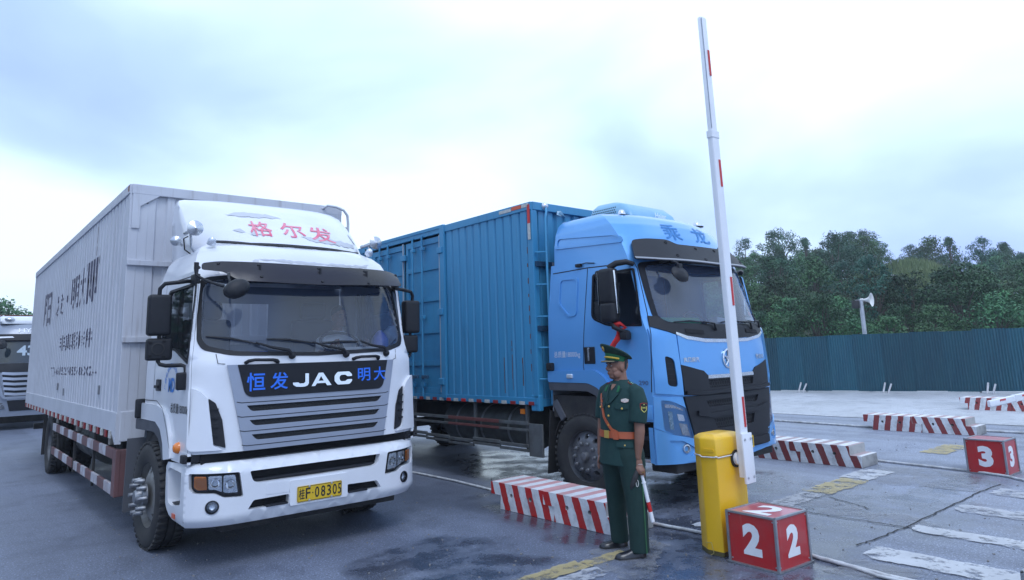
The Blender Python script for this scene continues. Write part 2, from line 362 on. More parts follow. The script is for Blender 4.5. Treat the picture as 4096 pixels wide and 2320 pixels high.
pw = paint_mat('road_paint_white', (.74, .75, .77), .555, 6., .82); pw2 = paint_mat('road_paint_worn', (.66, .67, .70), .52, 5., .72); py = paint_mat('road_paint_yellow', (.66, .53, .25), .535, 5., .72); cem = paint_mat('cement_film', (.42, .43, .46), .52, 3.2, .42)
def ragged(poly, amp=.03, step=.05):
    q = dens(poly, step); return [(x+random.uniform(-amp, amp), y+random.uniform(-amp, amp)) for x, y in q]
# crossing stripes, running along the lanes
for x0, x1, y0, y1, m_ in ((6.03, 6.40, -3, 2.90, pw), (7.10, 7.36, -3, 2.93, pw), (8.18, 8.55, -3, 2.92, pw2), (9.26, 9.68, -3, 2.90, pw2), (10.4, 10.75, -3, 2.85, pw2), (11.5, 11.85, -3, 2.85, pw2)):
    sheet('crossing_stripe', ragged([(x0+.08, y1), (x0, y1-.12), (x0, y0), (x1, y0), (x1, y1)], .018), m_, .010)
for x0, x1, y0, y1, m_ in ((3.55, 4.30, 4.27, 4.48, py), (4.30, 4.80, 4.28, 4.42, py), (3.80, 4.30, 4.05, 4.25, pw2), (8.16, 9.22, 4.16, 4.52, py), (9.26, 10.05, 4.19, 4.59, pw), (11.95, 13.1, 4.22, 4.6, py), (7.3, 8.1, 4.18, 4.45, pw2), (16.44, 16.58, 3, 40, pw)):
    sheet('road_line', ragged([(x0, y0), (x1, y0), (x1, y1), (x0, y1)], .02), m_, .010)
pt = lambda f, L: poly_ccw([tuple(f(*p).xy) for p in L])
for L, f in (([(720, 890), (900, 830), (1110, 845), (1090, 880), (1290, 930), (1400, 975), (1360, 1010), (1150, 1000), (930, 975)], c8), ([(1340, 1050), (1400, 985), (1600, 985), (1760, 1030), (1900, 1080), (2200, 1140), (2479, 1190), (2479, 1240), (1950, 1130), (1700, 1090)], c8),
             ([(1180, 1180), (1420, 1060), (1760, 1030), (1980, 1110), (1880, 1260), (1810, 1450), (1500, 1456), (1380, 1390), (1180, 1320)], d8), ([(1390, 770), (1430, 640), (2080, 700), (2400, 800), (2150, 835), (1800, 800)], c8), ([(1040, 1400), (1300, 1310), (1900, 1420), (1500, 1450)], c8)):
    sheet('cement_patch', ragged(pt(f, L), .035), cem, .006)
sheet('road_line', ragged(pt(d8, [(2210, 900), (2330, 862), (2420, 868), (2420, 918), (2260, 916)]), .012), pw, .010)
crk = mat('crack', (.02, .02, .022), .9)
for L in ([(1280, 1215), (1450, 1160), (1640, 1085), (1940, 945), (2150, 840), (2330, 770)], [(940, 975), (1100, 1005), (1350, 1040), (1640, 1085), (1700, 1090)], [(1090, 870), (1290, 925), (1400, 960)]):
    mb = MB(); P_ = [tuple(c8(*p).xy) for p in L]; q = []
    for a, b in zip(P_[:-1], P_[1:]):
        for k in range(8): q.append((a[0]+(b[0]-a[0])*k/8+random.uniform(-.012, .012), a[1]+(b[1]-a[1])*k/8+random.uniform(-.012, .012)))
    ribbon(mb, q, plane_surf((0, 0, 0), (1, 0, 0), (0, 1, 0)), .016, .008); tag(mb.obj('pavement_crack', crk), kind='structure')
# small loose grit and litter on the asphalt
mb = MB()
for k in range(420):
    p = c8(random.uniform(-4300, 2479), random.uniform(420, 1456)); s_ = random.uniform(.004, .013)
    mb.rbox((p.x, p.y, s_*.4), (s_*random.uniform(.8, 1.8), s_, s_*.8), 0, M=rotm('Z', random.uniform(0, 3)).to_3x3())
tag(mb.obj('loose_grit', mat('grit', (.22, .21, .2), .9)), 'small stones and crumbs scattered over the paving', 'grit', kind='stuff')
# ------------------------------------------------------------------ cables lying along the lanes
cabm = mat('cable_sheath', (.62, .63, .64), .55, var=.8, vscale=8, vcol=(.25, .24, .22))
def cable(pts, r, label, n=8):
    q = []
    for a, b in zip(pts[:-1], pts[1:]):
        for k in range(5): q.append((a[0]+(b[0]-a[0])*k/5+random.uniform(-.006, .006), a[1]+(b[1]-a[1])*k/5, r+.002))
    q.append((*pts[-1], r+.002)); tag(MB().tube(q, r, n).obj('ground_cable', cabm, smooth=80), label, 'cable')
cable([(5.70, 22), (5.72, 9.35), (5.74, 8.3), (5.66, 7.1), (5.70, 4.85), (5.745, 4.15), (5.75, 3.6), (5.745, 3.15), (5.69, 2.9), (5.64, 2.5), (5.62, 1.2)], .016, 'pale cable on the ground running behind the yellow cabinet')
cable([(5.78, 3.3), (5.75, 3.1), (5.72, 2.88), (5.60, 2.55), (5.55, 1.2)], .013, 'thin second cable leaving the number 2 box at the lower right')
cable([(10.9, 24), (10.78, 6), (10.755, 4.74), (10.63, 3.5), (10.50, 3.05), (10.31, 2.8), (10.1, 1.0)], .016, 'pale cable on the ground running past the number 3 box')
cable([(14.86, 24), (14.86, 8.65), (14.72, 6.57), (15.16, 4.6), (15.2, 4.05), (15.2, 1)], .02, 'white pipe on the ground behind the third pair of blocks')
# ------------------------------------------------------------------ striped concrete blocks
def stripe_mat(name, k, ph, red=(.42, .022, .018), per=.222):
    m = bpy.data.materials.new(name); m.use_nodes = True; t = m.node_tree; b = t.nodes['Principled BSDF']; A = t.nodes.new; K = t.links.new
    c = A('ShaderNodeTexCoord'); s = A('ShaderNodeSeparateXYZ'); K(c.outputs['Object'], s.inputs[0])
    def mt(op, a, bb):
        x = A('ShaderNodeMath'); x.operation = op
        for i, q in ((0, a), (1, bb)):
            if isinstance(q, (int, float)): x.inputs[i].default_value = q
            else: K(q, x.inputs[i])
        return x.outputs[0]
    n = A('ShaderNodeTexNoise'); n.inputs['Scale'].default_value = 14; n.inputs['Detail'].default_value = 5; K(c.outputs['Object'], n.inputs['Vector'])
    v = mt('ADD', mt('ADD', s.outputs[1], mt('MULTIPLY', mt('SUBTRACT', .285, s.outputs[2]), k)), mt('MULTIPLY', mt('SUBTRACT', n.outputs[0], .5), .028))
    f = mt('LESS_THAN', mt('FRACT', mt('ADD', mt('DIVIDE', v, per), ph), 0), .47)
    n2 = A('ShaderNodeTexNoise'); n2.inputs['Scale'].default_value = 5; n2.inputs['Detail'].default_value = 8; n2.inputs['Roughness'].default_value = .7; K(c.outputs['Object'], n2.inputs['Vector'])
    r = A('ShaderNodeValToRGB'); r.color_ramp.elements[0].position = .45; r.color_ramp.elements[1].position = .75; K(n2.outputs[0], r.inputs[0])
    def mix(fc, a, bb):
        x = A('ShaderNodeMixRGB')
        for i, q in ((0, fc), (1, a), (2, bb)):
            if isinstance(q, tuple): x.inputs[i].default_value = (*q, 1)
            elif isinstance(q, (int, float)): x.inputs[i].default_value = q
            else: K(q, x.inputs[i])
        return x.outputs[0]
    red_ = mix(r.outputs[0], red, tuple(x*.62+.05 for x in red)); wh = mix(r.outputs[0], (.72, .73, .74), (.36, .36, .36))
    geo = A('ShaderNodeNewGeometry'); sn = A('ShaderNodeSeparateXYZ'); K(geo.outputs['True Normal'], sn.inputs[0]); endf = mt('GREATER_THAN', mt('ABSOLUTE', sn.outputs[1], 0), .7)
    top_pale = mt('MULTIPLY', mt('GREATER_THAN', sn.outputs[2], .7), .42)    # even pale mix on the upward faces
    bare = mix(r.outputs[0], (.36, .36, .35), (.17, .17, .17))
    K(mix(top_pale, mix(endf, mix(f, wh, red_), bare), (.70, .69, .69)), b.inputs['Base Color']); b.inputs['Roughness'].default_value = .75
    bp = A('ShaderNodeBump'); bp.inputs['Strength'].default_value = .4; bp.inputs['Distance'].default_value = .01; K(n.outputs[0], bp.inputs['Height']); K(bp.outputs[0], b.inputs['Normal']); return m
BLK_L, BLK_W = .90, .50
def block_mesh(m):
    mb = MB(); L, W, h = BLK_L, BLK_W, .285; st = .16
    # outline in (y,z): upper tongue at the +y end, lower tongue at the -y end
    ol = rpoly([(0, .150), (0, h), (-L, h), (-L, .158), (-L-st, .158), (-L-st, 0), (-st, 0), (-st-.012, .150)], .008, 2)
    S = lambda d: (lambda y, z: (Vector((d, y, z)), Vector((-1, 0, 0))))
    holes = [circ(-.36, .165, .024, 12), circ(-.68, .165, .024, 12)]
    skin(mb, ol, holes, S(0), .09, 0, .09); n = len(ol)
    for hc in holes: mb.add([(.088, y, z) for y, z in hc], [tuple(range(len(hc)))])
    mb.add([(0, y, z) for y, z in ol]+[(W, y, z) for y, z in ol], [(k, (k+1) % n, n+(k+1) % n, n+k) for k in range(n)]+[tuple(range(n, 2*n))])
    me = mb.mesh('barrier_block', 25, .0015); me.materials.append(m)
    return me
BL = [('s1', .34, .12, (.50, .016, .014)), ('s2', .36, .40, (.48, .016, .014)), ('s3', .34, .72, (.21, .035, .035)), ('s4', .34, .30, (.20, .035, .035)), ('s5', -.22, .45, (.27, .04, .04)), ('s6', .36, .2, (.26, .04, .04)), ('s7', -.25, .1, (.30, .045, .045)), ('s8', .33, .6, (.30, .045, .045))]
BP = [(5.12, 6.66, 'bright red and white block at the far end of the pair beside the officer'), (5.12, 5.762, 'bright red and white block right behind the officer'),
      (10.06, 6.59, 'striped block half hidden behind the blue truck bumper'), (10.06, 5.69, 'dull red striped block with bare grey end near the blue truck'),
      (14.45, 6.52, 'striped block with stripes leaning right, left of the pair behind the number 3 box'), (14.47, 5.62, 'striped block with bare grey step, right of the pair behind the number 3 box'),
      (19.48, 6.42, 'farthest striped block crossed by the tip of the lowered boom'), (19.48, 5.51, 'farthest striped block cut off by the right edge of the photo')]
for (nm, k, ph, red), (x, y, lab) in zip(BL, BP):
    o = link('barrier_block', block_mesh(stripe_mat('stripes_'+nm, k, ph, red)), None, (x, y, .003), (0, 0, random.uniform(-.012, .012))); tag(o, lab, 'barrier block', 'striped concrete lane blocks')
# ------------------------------------------------------------------ red number boxes
redm = mat('red_acrylic', (.46, .012, .014), .28, var=.55, vscale=5, vcol=(.34, .05, .05), coat=.4, streak=.25, scol=(.55, .25, .25)); redt = mat('red_acrylic_top', (.50, .10, .12), .3, var=.9, vscale=4, vcol=(.60, .33, .36), coat=.4)
alum = mat('aluminium_trim', (.42, .43, .45), .38, .8, var=.6, vscale=14); whitev = mat('white_vinyl', (.82, .82, .83), .45, var=.4, vscale=9, vcol=(.6, .6, .62)); bolt = mat('steel_bolt', (.55, .55, .56), .35, .9)
def number_box(dig, loc, rz, s, h, label, topdig):
    t = thing('number_box', label, 'number box', loc, rz, 'red lane number boxes'); hs = s/2
    MB().box(-hs-.02, hs+.02, -hs-.02, hs+.02, .0, .012).obj('base_plate', alum, t)
    for nm, o, eu, ev, wd, hh, mm in (('side_panel', (-hs, hs, .012), (0, -1, 0), (0, 0, 1), s, h, redm), ('side_panel', (-hs, -hs, .012), (1, 0, 0), (0, 0, 1), s, h, redm), ('side_panel', (hs, -hs, .012), (0, 1, 0), (0, 0, 1), s, h, redm), ('side_panel', (hs, hs, .012), (-1, 0, 0), (0, 0, 1), s, h, redm)):
        S = plane_surf(o, eu, ev); p = plate(rpoly([(.004, 0), (wd-.004, 0), (wd-.004, hh-.004), (.004, hh-.004)], .003, 2), S, 0, .012, .2).obj(nm, mm, t)
        w_ = .31*wd if dig != '1' else .14*wd
        text_on(MB(), dig, S, wd*.5-w_*.62, h*.19, wd*.5+w_*.62, h*.82, .002, .055).obj('number', whitev, p)
        for u_ in (.05, .95):
            for v_ in (.06, .93):
                P, n = S(wd*u_, hh*v_); q = Vector((0, 0, 1)).rotation_difference(n).to_matrix().to_4x4(); q.translation = P
                MB().lathe([(.007, 0), (.006, .004), (0, .005)], 8, q).obj('screw', bolt, p)
    S = plane_surf((-hs, -hs, h+.012), (1, 0, 0), (0, 1, 0)); tp = plate(rpoly([(.004, .004), (s-.004, .004), (s-.004, s-.004), (.004, s-.004)], .003, 2), S, 0, .012, .2).obj('top_panel', redt, t)
    if topdig:
        St = plane_surf((0, 0, h+.012), (0, -1, 0), (1, 0, 0)); text_on(MB(), topdig, St, -.12, -.16, .12, .16, .002, .03).obj('number', whitev, tp)
    for x, y in ((-hs, -hs), (hs, -hs), (hs, hs), (-hs, hs)): MB().rbox((x, y, .012+h/2), (.022, .022, h), .003).obj('corner_trim', alum, t)
    for (a, b) in (((-hs, -hs), (hs, -hs)), ((hs, -hs), (hs, hs)), ((hs, hs), (-hs, hs)), ((-hs, hs), (-hs, -hs))):
        MB().rbox(((a[0]+b[0])/2, (a[1]+b[1])/2, h+.012), (abs(a[0]-b[0])+.02, abs(a[1]-b[1])+.02, .018), .003).obj('top_trim', alum, t)
    return t
number_box('2', (5.418, 3.325, .002), radians(-3.0), .445, .385, 'red number 2 box at the foot of the yellow cabinet', '2')
number_box('3', (10.80, 3.27, .002), radians(-1.5), .44, .415, 'red number 3 box on the far lane', None)
number_box('1', (5.205, 1.22, .002), radians(0), .44, .385, 'red box showing only a corner at the lower right edge', None)
# ------------------------------------------------------------------ barrier gates
yel = mat('yellow_paint', (.86, .50, .015), .38, var=.35, vscale=3, vcol=(.70, .38, .02), coat=.25, streak=.3, scol=(.35, .22, .05)); boomw = mat('boom_white', (.80, .81, .83), .35, var=.25, vscale=4, vcol=(.6, .62, .65), coat=.2); tape = mat('red_reflective_tape', (.55, .02, .02), .3)
rope = mat('white_rope', (.75, .74, .7), .8, var=.5, vscale=40); blk = mat('black_rubber', (.02, .02, .022), .7, var=.4, vscale=8, vcol=(.05, .05, .05)); dirt = mat('cabinet_foot_grime', (.12, .10, .04), .9, var=.7, vscale=10)
def gate_cabinet(loc, label):
    t = thing('gate_cabinet', label, 'barrier gate', loc, 0, 'yellow barrier gate cabinets')
    def ol(s=0.): return [(-.215+s, -.14+s), (.215-s, -.14+s), (.215-s, .06), (.13, .14-s), (-.13, .14-s), (-.215+s, .02)]
    def sec(s, z): return [Vector((x, y, z)) for x, y in rpoly(ol(s), .012, 3)]
    MB().loft([sec(-.004, 0), sec(-.004, .035)]).obj('foot', dirt, t)
    MB().loft([sec(0, .035), sec(0, .80)], True, True).obj('body', yel, t, 35)
    MB().loft([sec(.008, .80), sec(.008, .812), sec(-.004, .815), sec(-.004, .945), sec(.004, .962), sec(.05, .985), sec(.07, .99)]).obj('cap', yel, t, 40)
    Sx = plane_surf((-.215, .02, .86), (0, -1, 0), (0, 0, 1)); plate(rpoly([(.03, -.012), (.14, -.012), (.14, .012), (.03, .012)], .01, 4), Sx, .010, .012).obj('embossed_grip', yel, t, 40)
    q = [(x*1.02, y*1.02, .806+.006*sin(i*1.3)) for i, (x, y) in enumerate(rpoly(ol(-.004), .02, 3))]
    MB().tube(q, .006, 6, closed=True).obj('tied_rope', rope, t, 80)
    MB().tube([(-.215, .035, .09), (-.225, -.03, .10), (-.23, -.05, .02), (-.235, -.02, .0)], .0028, 5).obj('loose_string', mat('yellow_string', (.45, .36, .12), .8), t, 80)
    return t
def boom(loc, rot, label, length=4.26, tip=True):
    """built upright along z, pivot near the lower end"""
    t = thing('barrier_boom', label, 'boom', loc, 0, 'white barrier booms'); t.rotation_euler = rot
    def sec(hx, hy, z, c=.012): return [Vector((x, y, z)) for x, y in rpoly([(-hx, -hy), (hx, -hy), (hx, hy), (-hx, hy)], c, 3)]
    MB().loft([sec(.056, .030, .0), sec(.054, .029, length*.725)]).obj('lower_arm', boomw, t, 40)
    MB().loft([sec(.048, .024, length*.715), sec(.046, .022, length-.01), sec(.040, .018, length)]).obj('upper_arm', boomw, t, 40)
    MB().loft([sec(.060, .034, length*.715), sec(.060, .034, length*.73)]).obj('joint_collar', boomw, t, 40)
    MB().box(-.0475, -.0445, -.030, -.020, length*.735, length-.02).obj('edge_groove', mat('groove_grey', (.4, .42, .46), .5), t)
    pl = MB().rbox((0, -.042, .16), (.15, .022, .42), .006).obj('clamp_plate', boomw, t, 40)
    for x in (-.045, .045):
        for z in (.0, .32):
            MB().lathe([(.011, 0), (.010, .008), (0, .009)], 6, Matrix.Translation((x, -.053, z)) @ rotm('X', pi/2)).obj('bolt', bolt, pl)
    for z in (.42, 1.49, 2.60, 3.70):
        MB().box(.008, .034, -.0325, -.0312, z, z+.265) if False else None
        dz = z-.62+.62; MB().rbox((.022, -.0315 if z < length*.7 else -.0265, dz+.13), (.028, .006, .26), .001).obj('reflective_strip', tape, t)
    MB().lathe([(.055, 0), (.055, .03), (.045, .06), (.045, .12)], 20, Matrix.Translation((-.02, .03, .15)) @ rotm('X', -pi/2), True).obj('pivot_hub', boomw, t, 40)
    MB().lathe([(.075, 0), (.075, .02)], 20, Matrix.Translation((-.02, .06, .15)) @ rotm('X', -pi/2), True).obj('hub_seal', blk, t, 40)
    return t
gate_cabinet((5.468, 3.79, .003), 'yellow barrier cabinet standing behind the number 2 box')
boom((5.555, 3.575, .62), (radians(-.35), radians(-.45), 0), 'white boom raised upright in front of the blue truck', 4.30)
gate_cabinet((16.45, 3.84, .003), 'yellow barrier cabinet beyond the right edge holding the lowered boom')
boom((16.55, 3.62, .76), (0, radians(-90), 0), 'white boom lowered across the far lane with a red strip near its tip', 4.40)
# ------------------------------------------------------------------ teal sheet fence with braces, loudspeaker pole
teal = mat('teal_sheet', (.010, .066, .100), .48, var=.7, vscale=1.1, vcol=(.014, .10, .13), streak=.55, scol=(.08, .19, .23), bump=.15, bscale=4, stretch=(1, 1, .35))
t_ = teal.node_tree; b_ = t_.nodes['Principled BSDF']; src_ = b_.inputs['Base Color'].links[0].from_socket; hs_ = t_.nodes.new('ShaderNodeHueSaturation'); oi_ = t_.nodes.new('ShaderNodeObjectInfo'); mr_ = t_.nodes.new('ShaderNodeMapRange'); mr_.inputs['To Min'].default_value = .72; mr_.inputs['To Max'].default_value = 1.25
t_.links.new(oi_.outputs['Random'], mr_.inputs[0]); t_.links.new(mr_.outputs[0], hs_.inputs['Value']); t_.links.new(src_, hs_.inputs['Color']); t_.links.new(hs_.outputs[0], b_.inputs['Base Color'])
fa, fb = Vector((23.748, 14.137, 0)), Vector((25.294, 6.585, 0)); fd = (fb-fa).normalized(); fang = atan2(fd.y, fd.x); fn_ = Vector((fd.y, -fd.x, 0))
if fn_.x > 0: fn_ = -fn_
fence = thing('sheet_fence', 'dark teal corrugated sheet fence along the far side of the yard', 'fence', fa-fd*9, fang)
def fence_panel(h0, h1):
    mb = MB(); pw_ = .88; n = 11; prof = []
    for k in range(n):
        x = pw_*k/n; prof += [(x, 0), (x+pw_/n*.55, 0), (x+pw_/n*.68, .018), (x+pw_/n*.87, .018)]
    prof.append((pw_, 0)); m = len(prof)
    mb.add([(x, y, .02) for x, y in prof]+[(x, y, h0+(h1-h0)*x/pw_) for x, y in prof], [(i, i+1, m+i+1, m+i) for i in range(m-1)])
    me = mb.mesh('sheet_panel'); me.materials.append(teal); return me
fps = [fence_panel(1.90+i*.015, 1.90+j*.015) for i, j in ((0, 0), (1, 0), (0, 1), (2, 1))]
npan = 31
for k in range(npan):
    o = link('sheet_panel', fps[random.randrange(4)], fence, (k*.868, random.uniform(-.012, .012), random.uniform(-.01, .015)+.0022*k)); o.rotation_euler = (random.uniform(-.012, .012), random.uniform(-.004, .004), random.uniform(-.01, .01))
stk = mat('brace_timber', (.5, .5, .52), .7, var=.5, vscale=9)
sgn = 1 if (Matrix.Rotation(-fang, 3, 'Z') @ fn_).y > 0 else -1
for yy in (12.85, 10.2, 7.4, 15.5):
    s_ = (Vector((fa.x+(yy-fa.y)*fd.x/fd.y, yy, 0))-(fa-fd*9)).length
    MB().tube([(s_-.06, sgn*.30, .0), (s_-.02, sgn*.04, .32)], .03, 6).obj('brace', stk, fence, 60)
    MB().tube([(s_+.09, sgn*.32, .0), (s_+.16, sgn*.04, .28)], .03, 6).obj('brace', stk, fence, 60)
for s0 in range(0, npan, 3): MB().rbox((s0*.868, -sgn*.16, .93), (.06, .06, 1.84), .004).obj('post', stk, fence)
for z in (.35, 1.5): MB().rbox((npan*.434, -sgn*.10, z), (npan*.868, .04, .05), .003).obj('back_rail', stk, fence)
hp = Vector((24.95, 10.87, 0)); spk = thing('loudspeaker_pole', 'grey pole with white loudspeaker horn rising behind the teal fence', 'loudspeaker', hp, -YAW)
polem = mat('galvanised', (.5, .52, .55), .45, .5, var=.4, vscale=6); hornw = mat('horn_plastic', (.72, .72, .70), .5, var=.4, vscale=5, vcol=(.45, .43, .4))
MB().tube([(0, 0, 0), (0, 0, 1.6), (0, 0, 3.15)], [.075, .072, .07], 14).obj('pole', polem, spk, 60)
MB().rbox((-.20, .0, 2.99), (.22, .12, .28), .012).obj('speaker_box', blk, spk, 40)
MB().rbox((-.04, .0, 3.13), (.3, .06, .03), .005).obj('bracket', polem, spk)
hm = Matrix.Translation((.10, .02, 3.13)) @ rotm('Z', radians(-38)) @ rotm('Y', radians(90)) @ rotm('X', radians(6))
hb = MB().lathe([(.0, -.10), (.06, -.10), (.065, -.02), (.045, .0), (.05, .06), (.075, .14), (.12, .20), (.19, .25), (.235, .27), (.24, .275), (.232, .272), (.185, .245), (.11, .19), (.06, .12), (.03, .06)], 28, hm).obj('horn', hornw, spk, 60)
MB().lathe([(.0, .02), (.028, .03), (.032, .13), (.0, .15)], 14, hm).obj('throat_plug', hornw, hb, 60)
MB().tube([(.08, -.05, 3.1), (.085, -.07, 2.6), (.085, -.075, 1.7)], .008, 6).obj('wire', blk, spk)
# ------------------------------------------------------------------ vehicle materials
wpaint = mat('white_truck_paint', (.74, .75, .78), .30, var=.3, vscale=2.2, vcol=(.58, .59, .63), coat=.5); wpeel = mat('peeled_primer', (.52, .53, .56), .6)
wbox = mat('white_box_steel', (.56, .57, .61), .5, var=.5, vscale=1.6, vcol=(.44, .45, .49), streak=.55, scol=(.26, .22, .20)); rust = mat('rust', (.16, .06, .025), .9, var=.6, vscale=12)
silver = mat('silver_paint', (.30, .33, .40), .36, .3, var=.15, vscale=3, coat=.3); pblack = mat('black_plastic', (.011, .012, .016), .5, spec=.35, var=.4, vscale=14, vcol=(.022, .023, .028), bump=.05, bscale=160); gloss = mat('gloss_black', (.010, .011, .016), .3, spec=.25)
chrome = mat('chrome', (.78, .79, .80), .10, 1.0); dull = mat('dull_chrome', (.62, .64, .66), .25, .9, var=.3, vscale=9); dark = mat('dark_cavity', (.008, .008, .010), .9); smoke = mat('smoked_acrylic', (.020, .018, .022), .25, spec=.4)
tyrem = mat('tyre_rubber', (.020, .020, .022), .75, var=.7, vscale=5, vcol=(.055, .053, .05), bump=.1, bscale=60); rimw = mat('rim_silver', (.33, .33, .32), .5, .4, var=.8, vscale=6, vcol=(.14, .12, .10)); rimd = mat('rim_dusty', (.16, .17, .19), .6, .3, var=.8, vscale=7, vcol=(.08, .075, .07))
nutm = mat('nut_steel', (.30, .31, .33), .42, .8, var=.5, vscale=20); chas = mat('chassis_black', (.018, .018, .02), .7, var=.8, vscale=4, vcol=(.06, .055, .05)); tank = mat('tank_dusty', (.09, .10, .10), .6, .2, var=.8, vscale=5, vcol=(.05, .045, .04))
amber = mat('amber_lens', (.75, .20, .02), .15, coat=.6); lens = mat('lamp_reflector', (.78, .81, .86), .22, .55, var=.8, vscale=22, vcol=(.40, .44, .50)); lensd = mat('lamp_reflector_dark', (.10, .11, .13), .2, .6, var=.8, vscale=20, vcol=(.5, .52, .55)); clear = glass('clear_lens', (.92, .95, .98))
ws = glass('windscreen_glass', (.93, .96, .99), alpha=.07, ior=1.66); wsd = glass('side_glass', (.50, .55, .58), alpha=.01, ior=1.5); seamm = mat('panel_gap', (.015, .016, .02), .8)
redrf = mat('reflector_red', (.30, .03, .03), .35, var=.7, vscale=30); whrf = mat('reflector_white', (.55, .55, .52), .4, var=.7, vscale=30); platey = mat('plate_yellow', (.66, .43, .02), .4); ink = mat('plate_ink', (.015, .015, .015), .5)
bluet = mat('blue_spray', (.02, .16, .75), .5); redt2 = mat('faded_red_letters', (.72, .12, .20), .5, var=.8, vscale=9, vcol=(.8, .38, .45)); navyt = mat('faded_navy_letters', (.035, .03, .075), .7, var=.5, vscale=30, vcol=(.2, .2, .26)); skyt = mat('blue_letters', (.04, .22, .62), .5)
seatm = mat('seat_cloth', (.035, .04, .055), .9, var=.4, vscale=10); dashm = mat('dashboard', (.030, .034, .044), .7); liner = mat('cab_lining', (.20, .22, .25), .9)
def cyl_x(mb, x0, x1, y, z, r, n=16, r1=None): return mb.lathe([(0, 0), (r, 0), (r1 or r, x1-x0), (0, x1-x0)], n, Matrix.Translation((x0, y, z)) @ rotm('Y', pi/2))
# ------------------------------------------------------------------ wheels
def tyre_mesh(R=.5, wd=.28):
    mb = MB(); h = wd/2; prof = [(.30, -h+.03), (.335, -h+.01), (.40, -h), (.45, -h+.005), (.475, -h+.018), (.493, -h+.045), (R, -h+.075), (R, -.045), (R-.014, -.04), (R-.014, -.03), (R, -.025), (R, .025), (R-.014, .03), (R-.014, .04), (R, .045), (R, h-.075), (.493, h-.045), (.475, h-.018), (.45, h-.005), (.40, h), (.335, h-.01), (.30, h-.03)]
    mb.lathe(prof, 56, rotm('Y', pi/2))
    for k in range(44):      # shoulder lugs
        a = 2*pi*k/44
        for s_ in (-1, 1):
            M = (rotm('X', a) @ Matrix.Translation((s_*(h-.055), 0, R-.006))); mb.rbox(M.translation, (.085, .040, .026), .003, 1, M.to_3x3())
    return mb.mesh('tyre', 50)
TYRE = tyre_mesh(); TYRE.materials.append(tyrem)
def rim_mesh(m, dish, holes=10, r=.315, hr=.028):
    """outer side faces -x; dish>0 pushes the disc out towards the viewer"""
    mb = MB(); n = 40
    mb.lathe([(.335, -.012), (.325, -.02), (.31, -.012), (.30, .03), (.285, .10)], n, rotm('Y', pi/2))
    S = lambda u_, v_: (Vector((.05-dish*max(0, min(1, (.285-math.hypot(u_, v_))/.10)), u_, v_)), Vector((-1, 0, 0)))
    hs = [circ(.225*cos(2*pi*(k+.5)/holes), .225*sin(2*pi*(k+.5)/holes), hr, 12) for k in range(holes)]
    skin(mb, circ(0, 0, .292, 36), hs, S, .045, 0, .05)
    mb.box(.10, .13, -.22, .22, -.22, .22)
    me = mb.mesh('rim', 40, .0008); me.materials.append(m); return me
nutg = MB().lathe([(.021, .0), (.021, .030), (.015, .036), (.013, .062), (0, .064)], 6, rotm('Y', -pi/2)).mesh('wheel_nut', 40); nutg.materials.append(nutm)
nutl = MB().lathe([(.024, .0), (.024, .035), (.020, .04), (.020, .085), (.0, .09)], 8, rotm('Y', -pi/2)).mesh('wheel_nut', 40); nutl.materials.append(nutm)
RIM_OUT = rim_mesh(rimw, .05); RIM_FLAT = rim_mesh(rimd, .075, 10, .315, .030); RIM_IN = rim_mesh(rimd, -.10)
HUB = MB().lathe([(.13, -.02), (.125, .02), (.11, .03), (.105, .0), (.075, .0), (.07, .05), (.055, .075), (0, .08)], 24, rotm('Y', -pi/2)).mesh('hub', 40); HUB.materials.append(nutm)
HUBC = MB().lathe([(.14, -.02), (.135, .0), (.09, -.04), (.06, -.04), (.055, .03), (.045, .055), (0, .06)], 24, rotm('Y', -pi/2)).mesh('hub', 40); HUBC.materials.append(rimd)
def wheel(parent, x, y, rim, nut, hub, nutx, rz=0., z=.495, flip=False, nr=.155, full=True):
    w_ = holder('wheel', parent, (x, y, z), (0, 0, rz+(pi if flip else 0)))
    link('tyre', TYRE, w_); o = link('rim', rim, w_, (-.10, 0, 0))
    if full:
        link('hub', hub, w_, (nutx, 0, 0))
        for k in range(10):
            a = 2*pi*k/10; link('wheel_nut', nut, w_, (nutx, nr*cos(a), nr*sin(a)))
    return w_
def corr(y0, y1, z0, z1, x, pitch, depth, sg=-1, crest=.5, phase=0.):
    """corrugated wall in the plane x, ribs vertical; crest stands out at x, valley at x-sg*depth"""
    mb = MB(); n = max(1, round((y1-y0)/pitch)); p = (y1-y0)/n; prof = []; a = p*crest/2; s_ = p*.12
    for k in range(n):
        c = y0+p*(k+.5); prof += [(c-p/2, 1), (c-a-s_, 1), (c-a, 0), (c+a, 0), (c+a+s_, 1)]
    prof.append((y1, 1)); m = len(prof)
    mb.add([(x-sg*depth*v, y, z0) for y, v in prof]+[(x-sg*depth*v, y, z1) for y, v in prof], [(i, i+1, m+i+1, m+i) for i in range(m-1)]); return mb, [y0+p*(k+.5) for k in range(n)], a
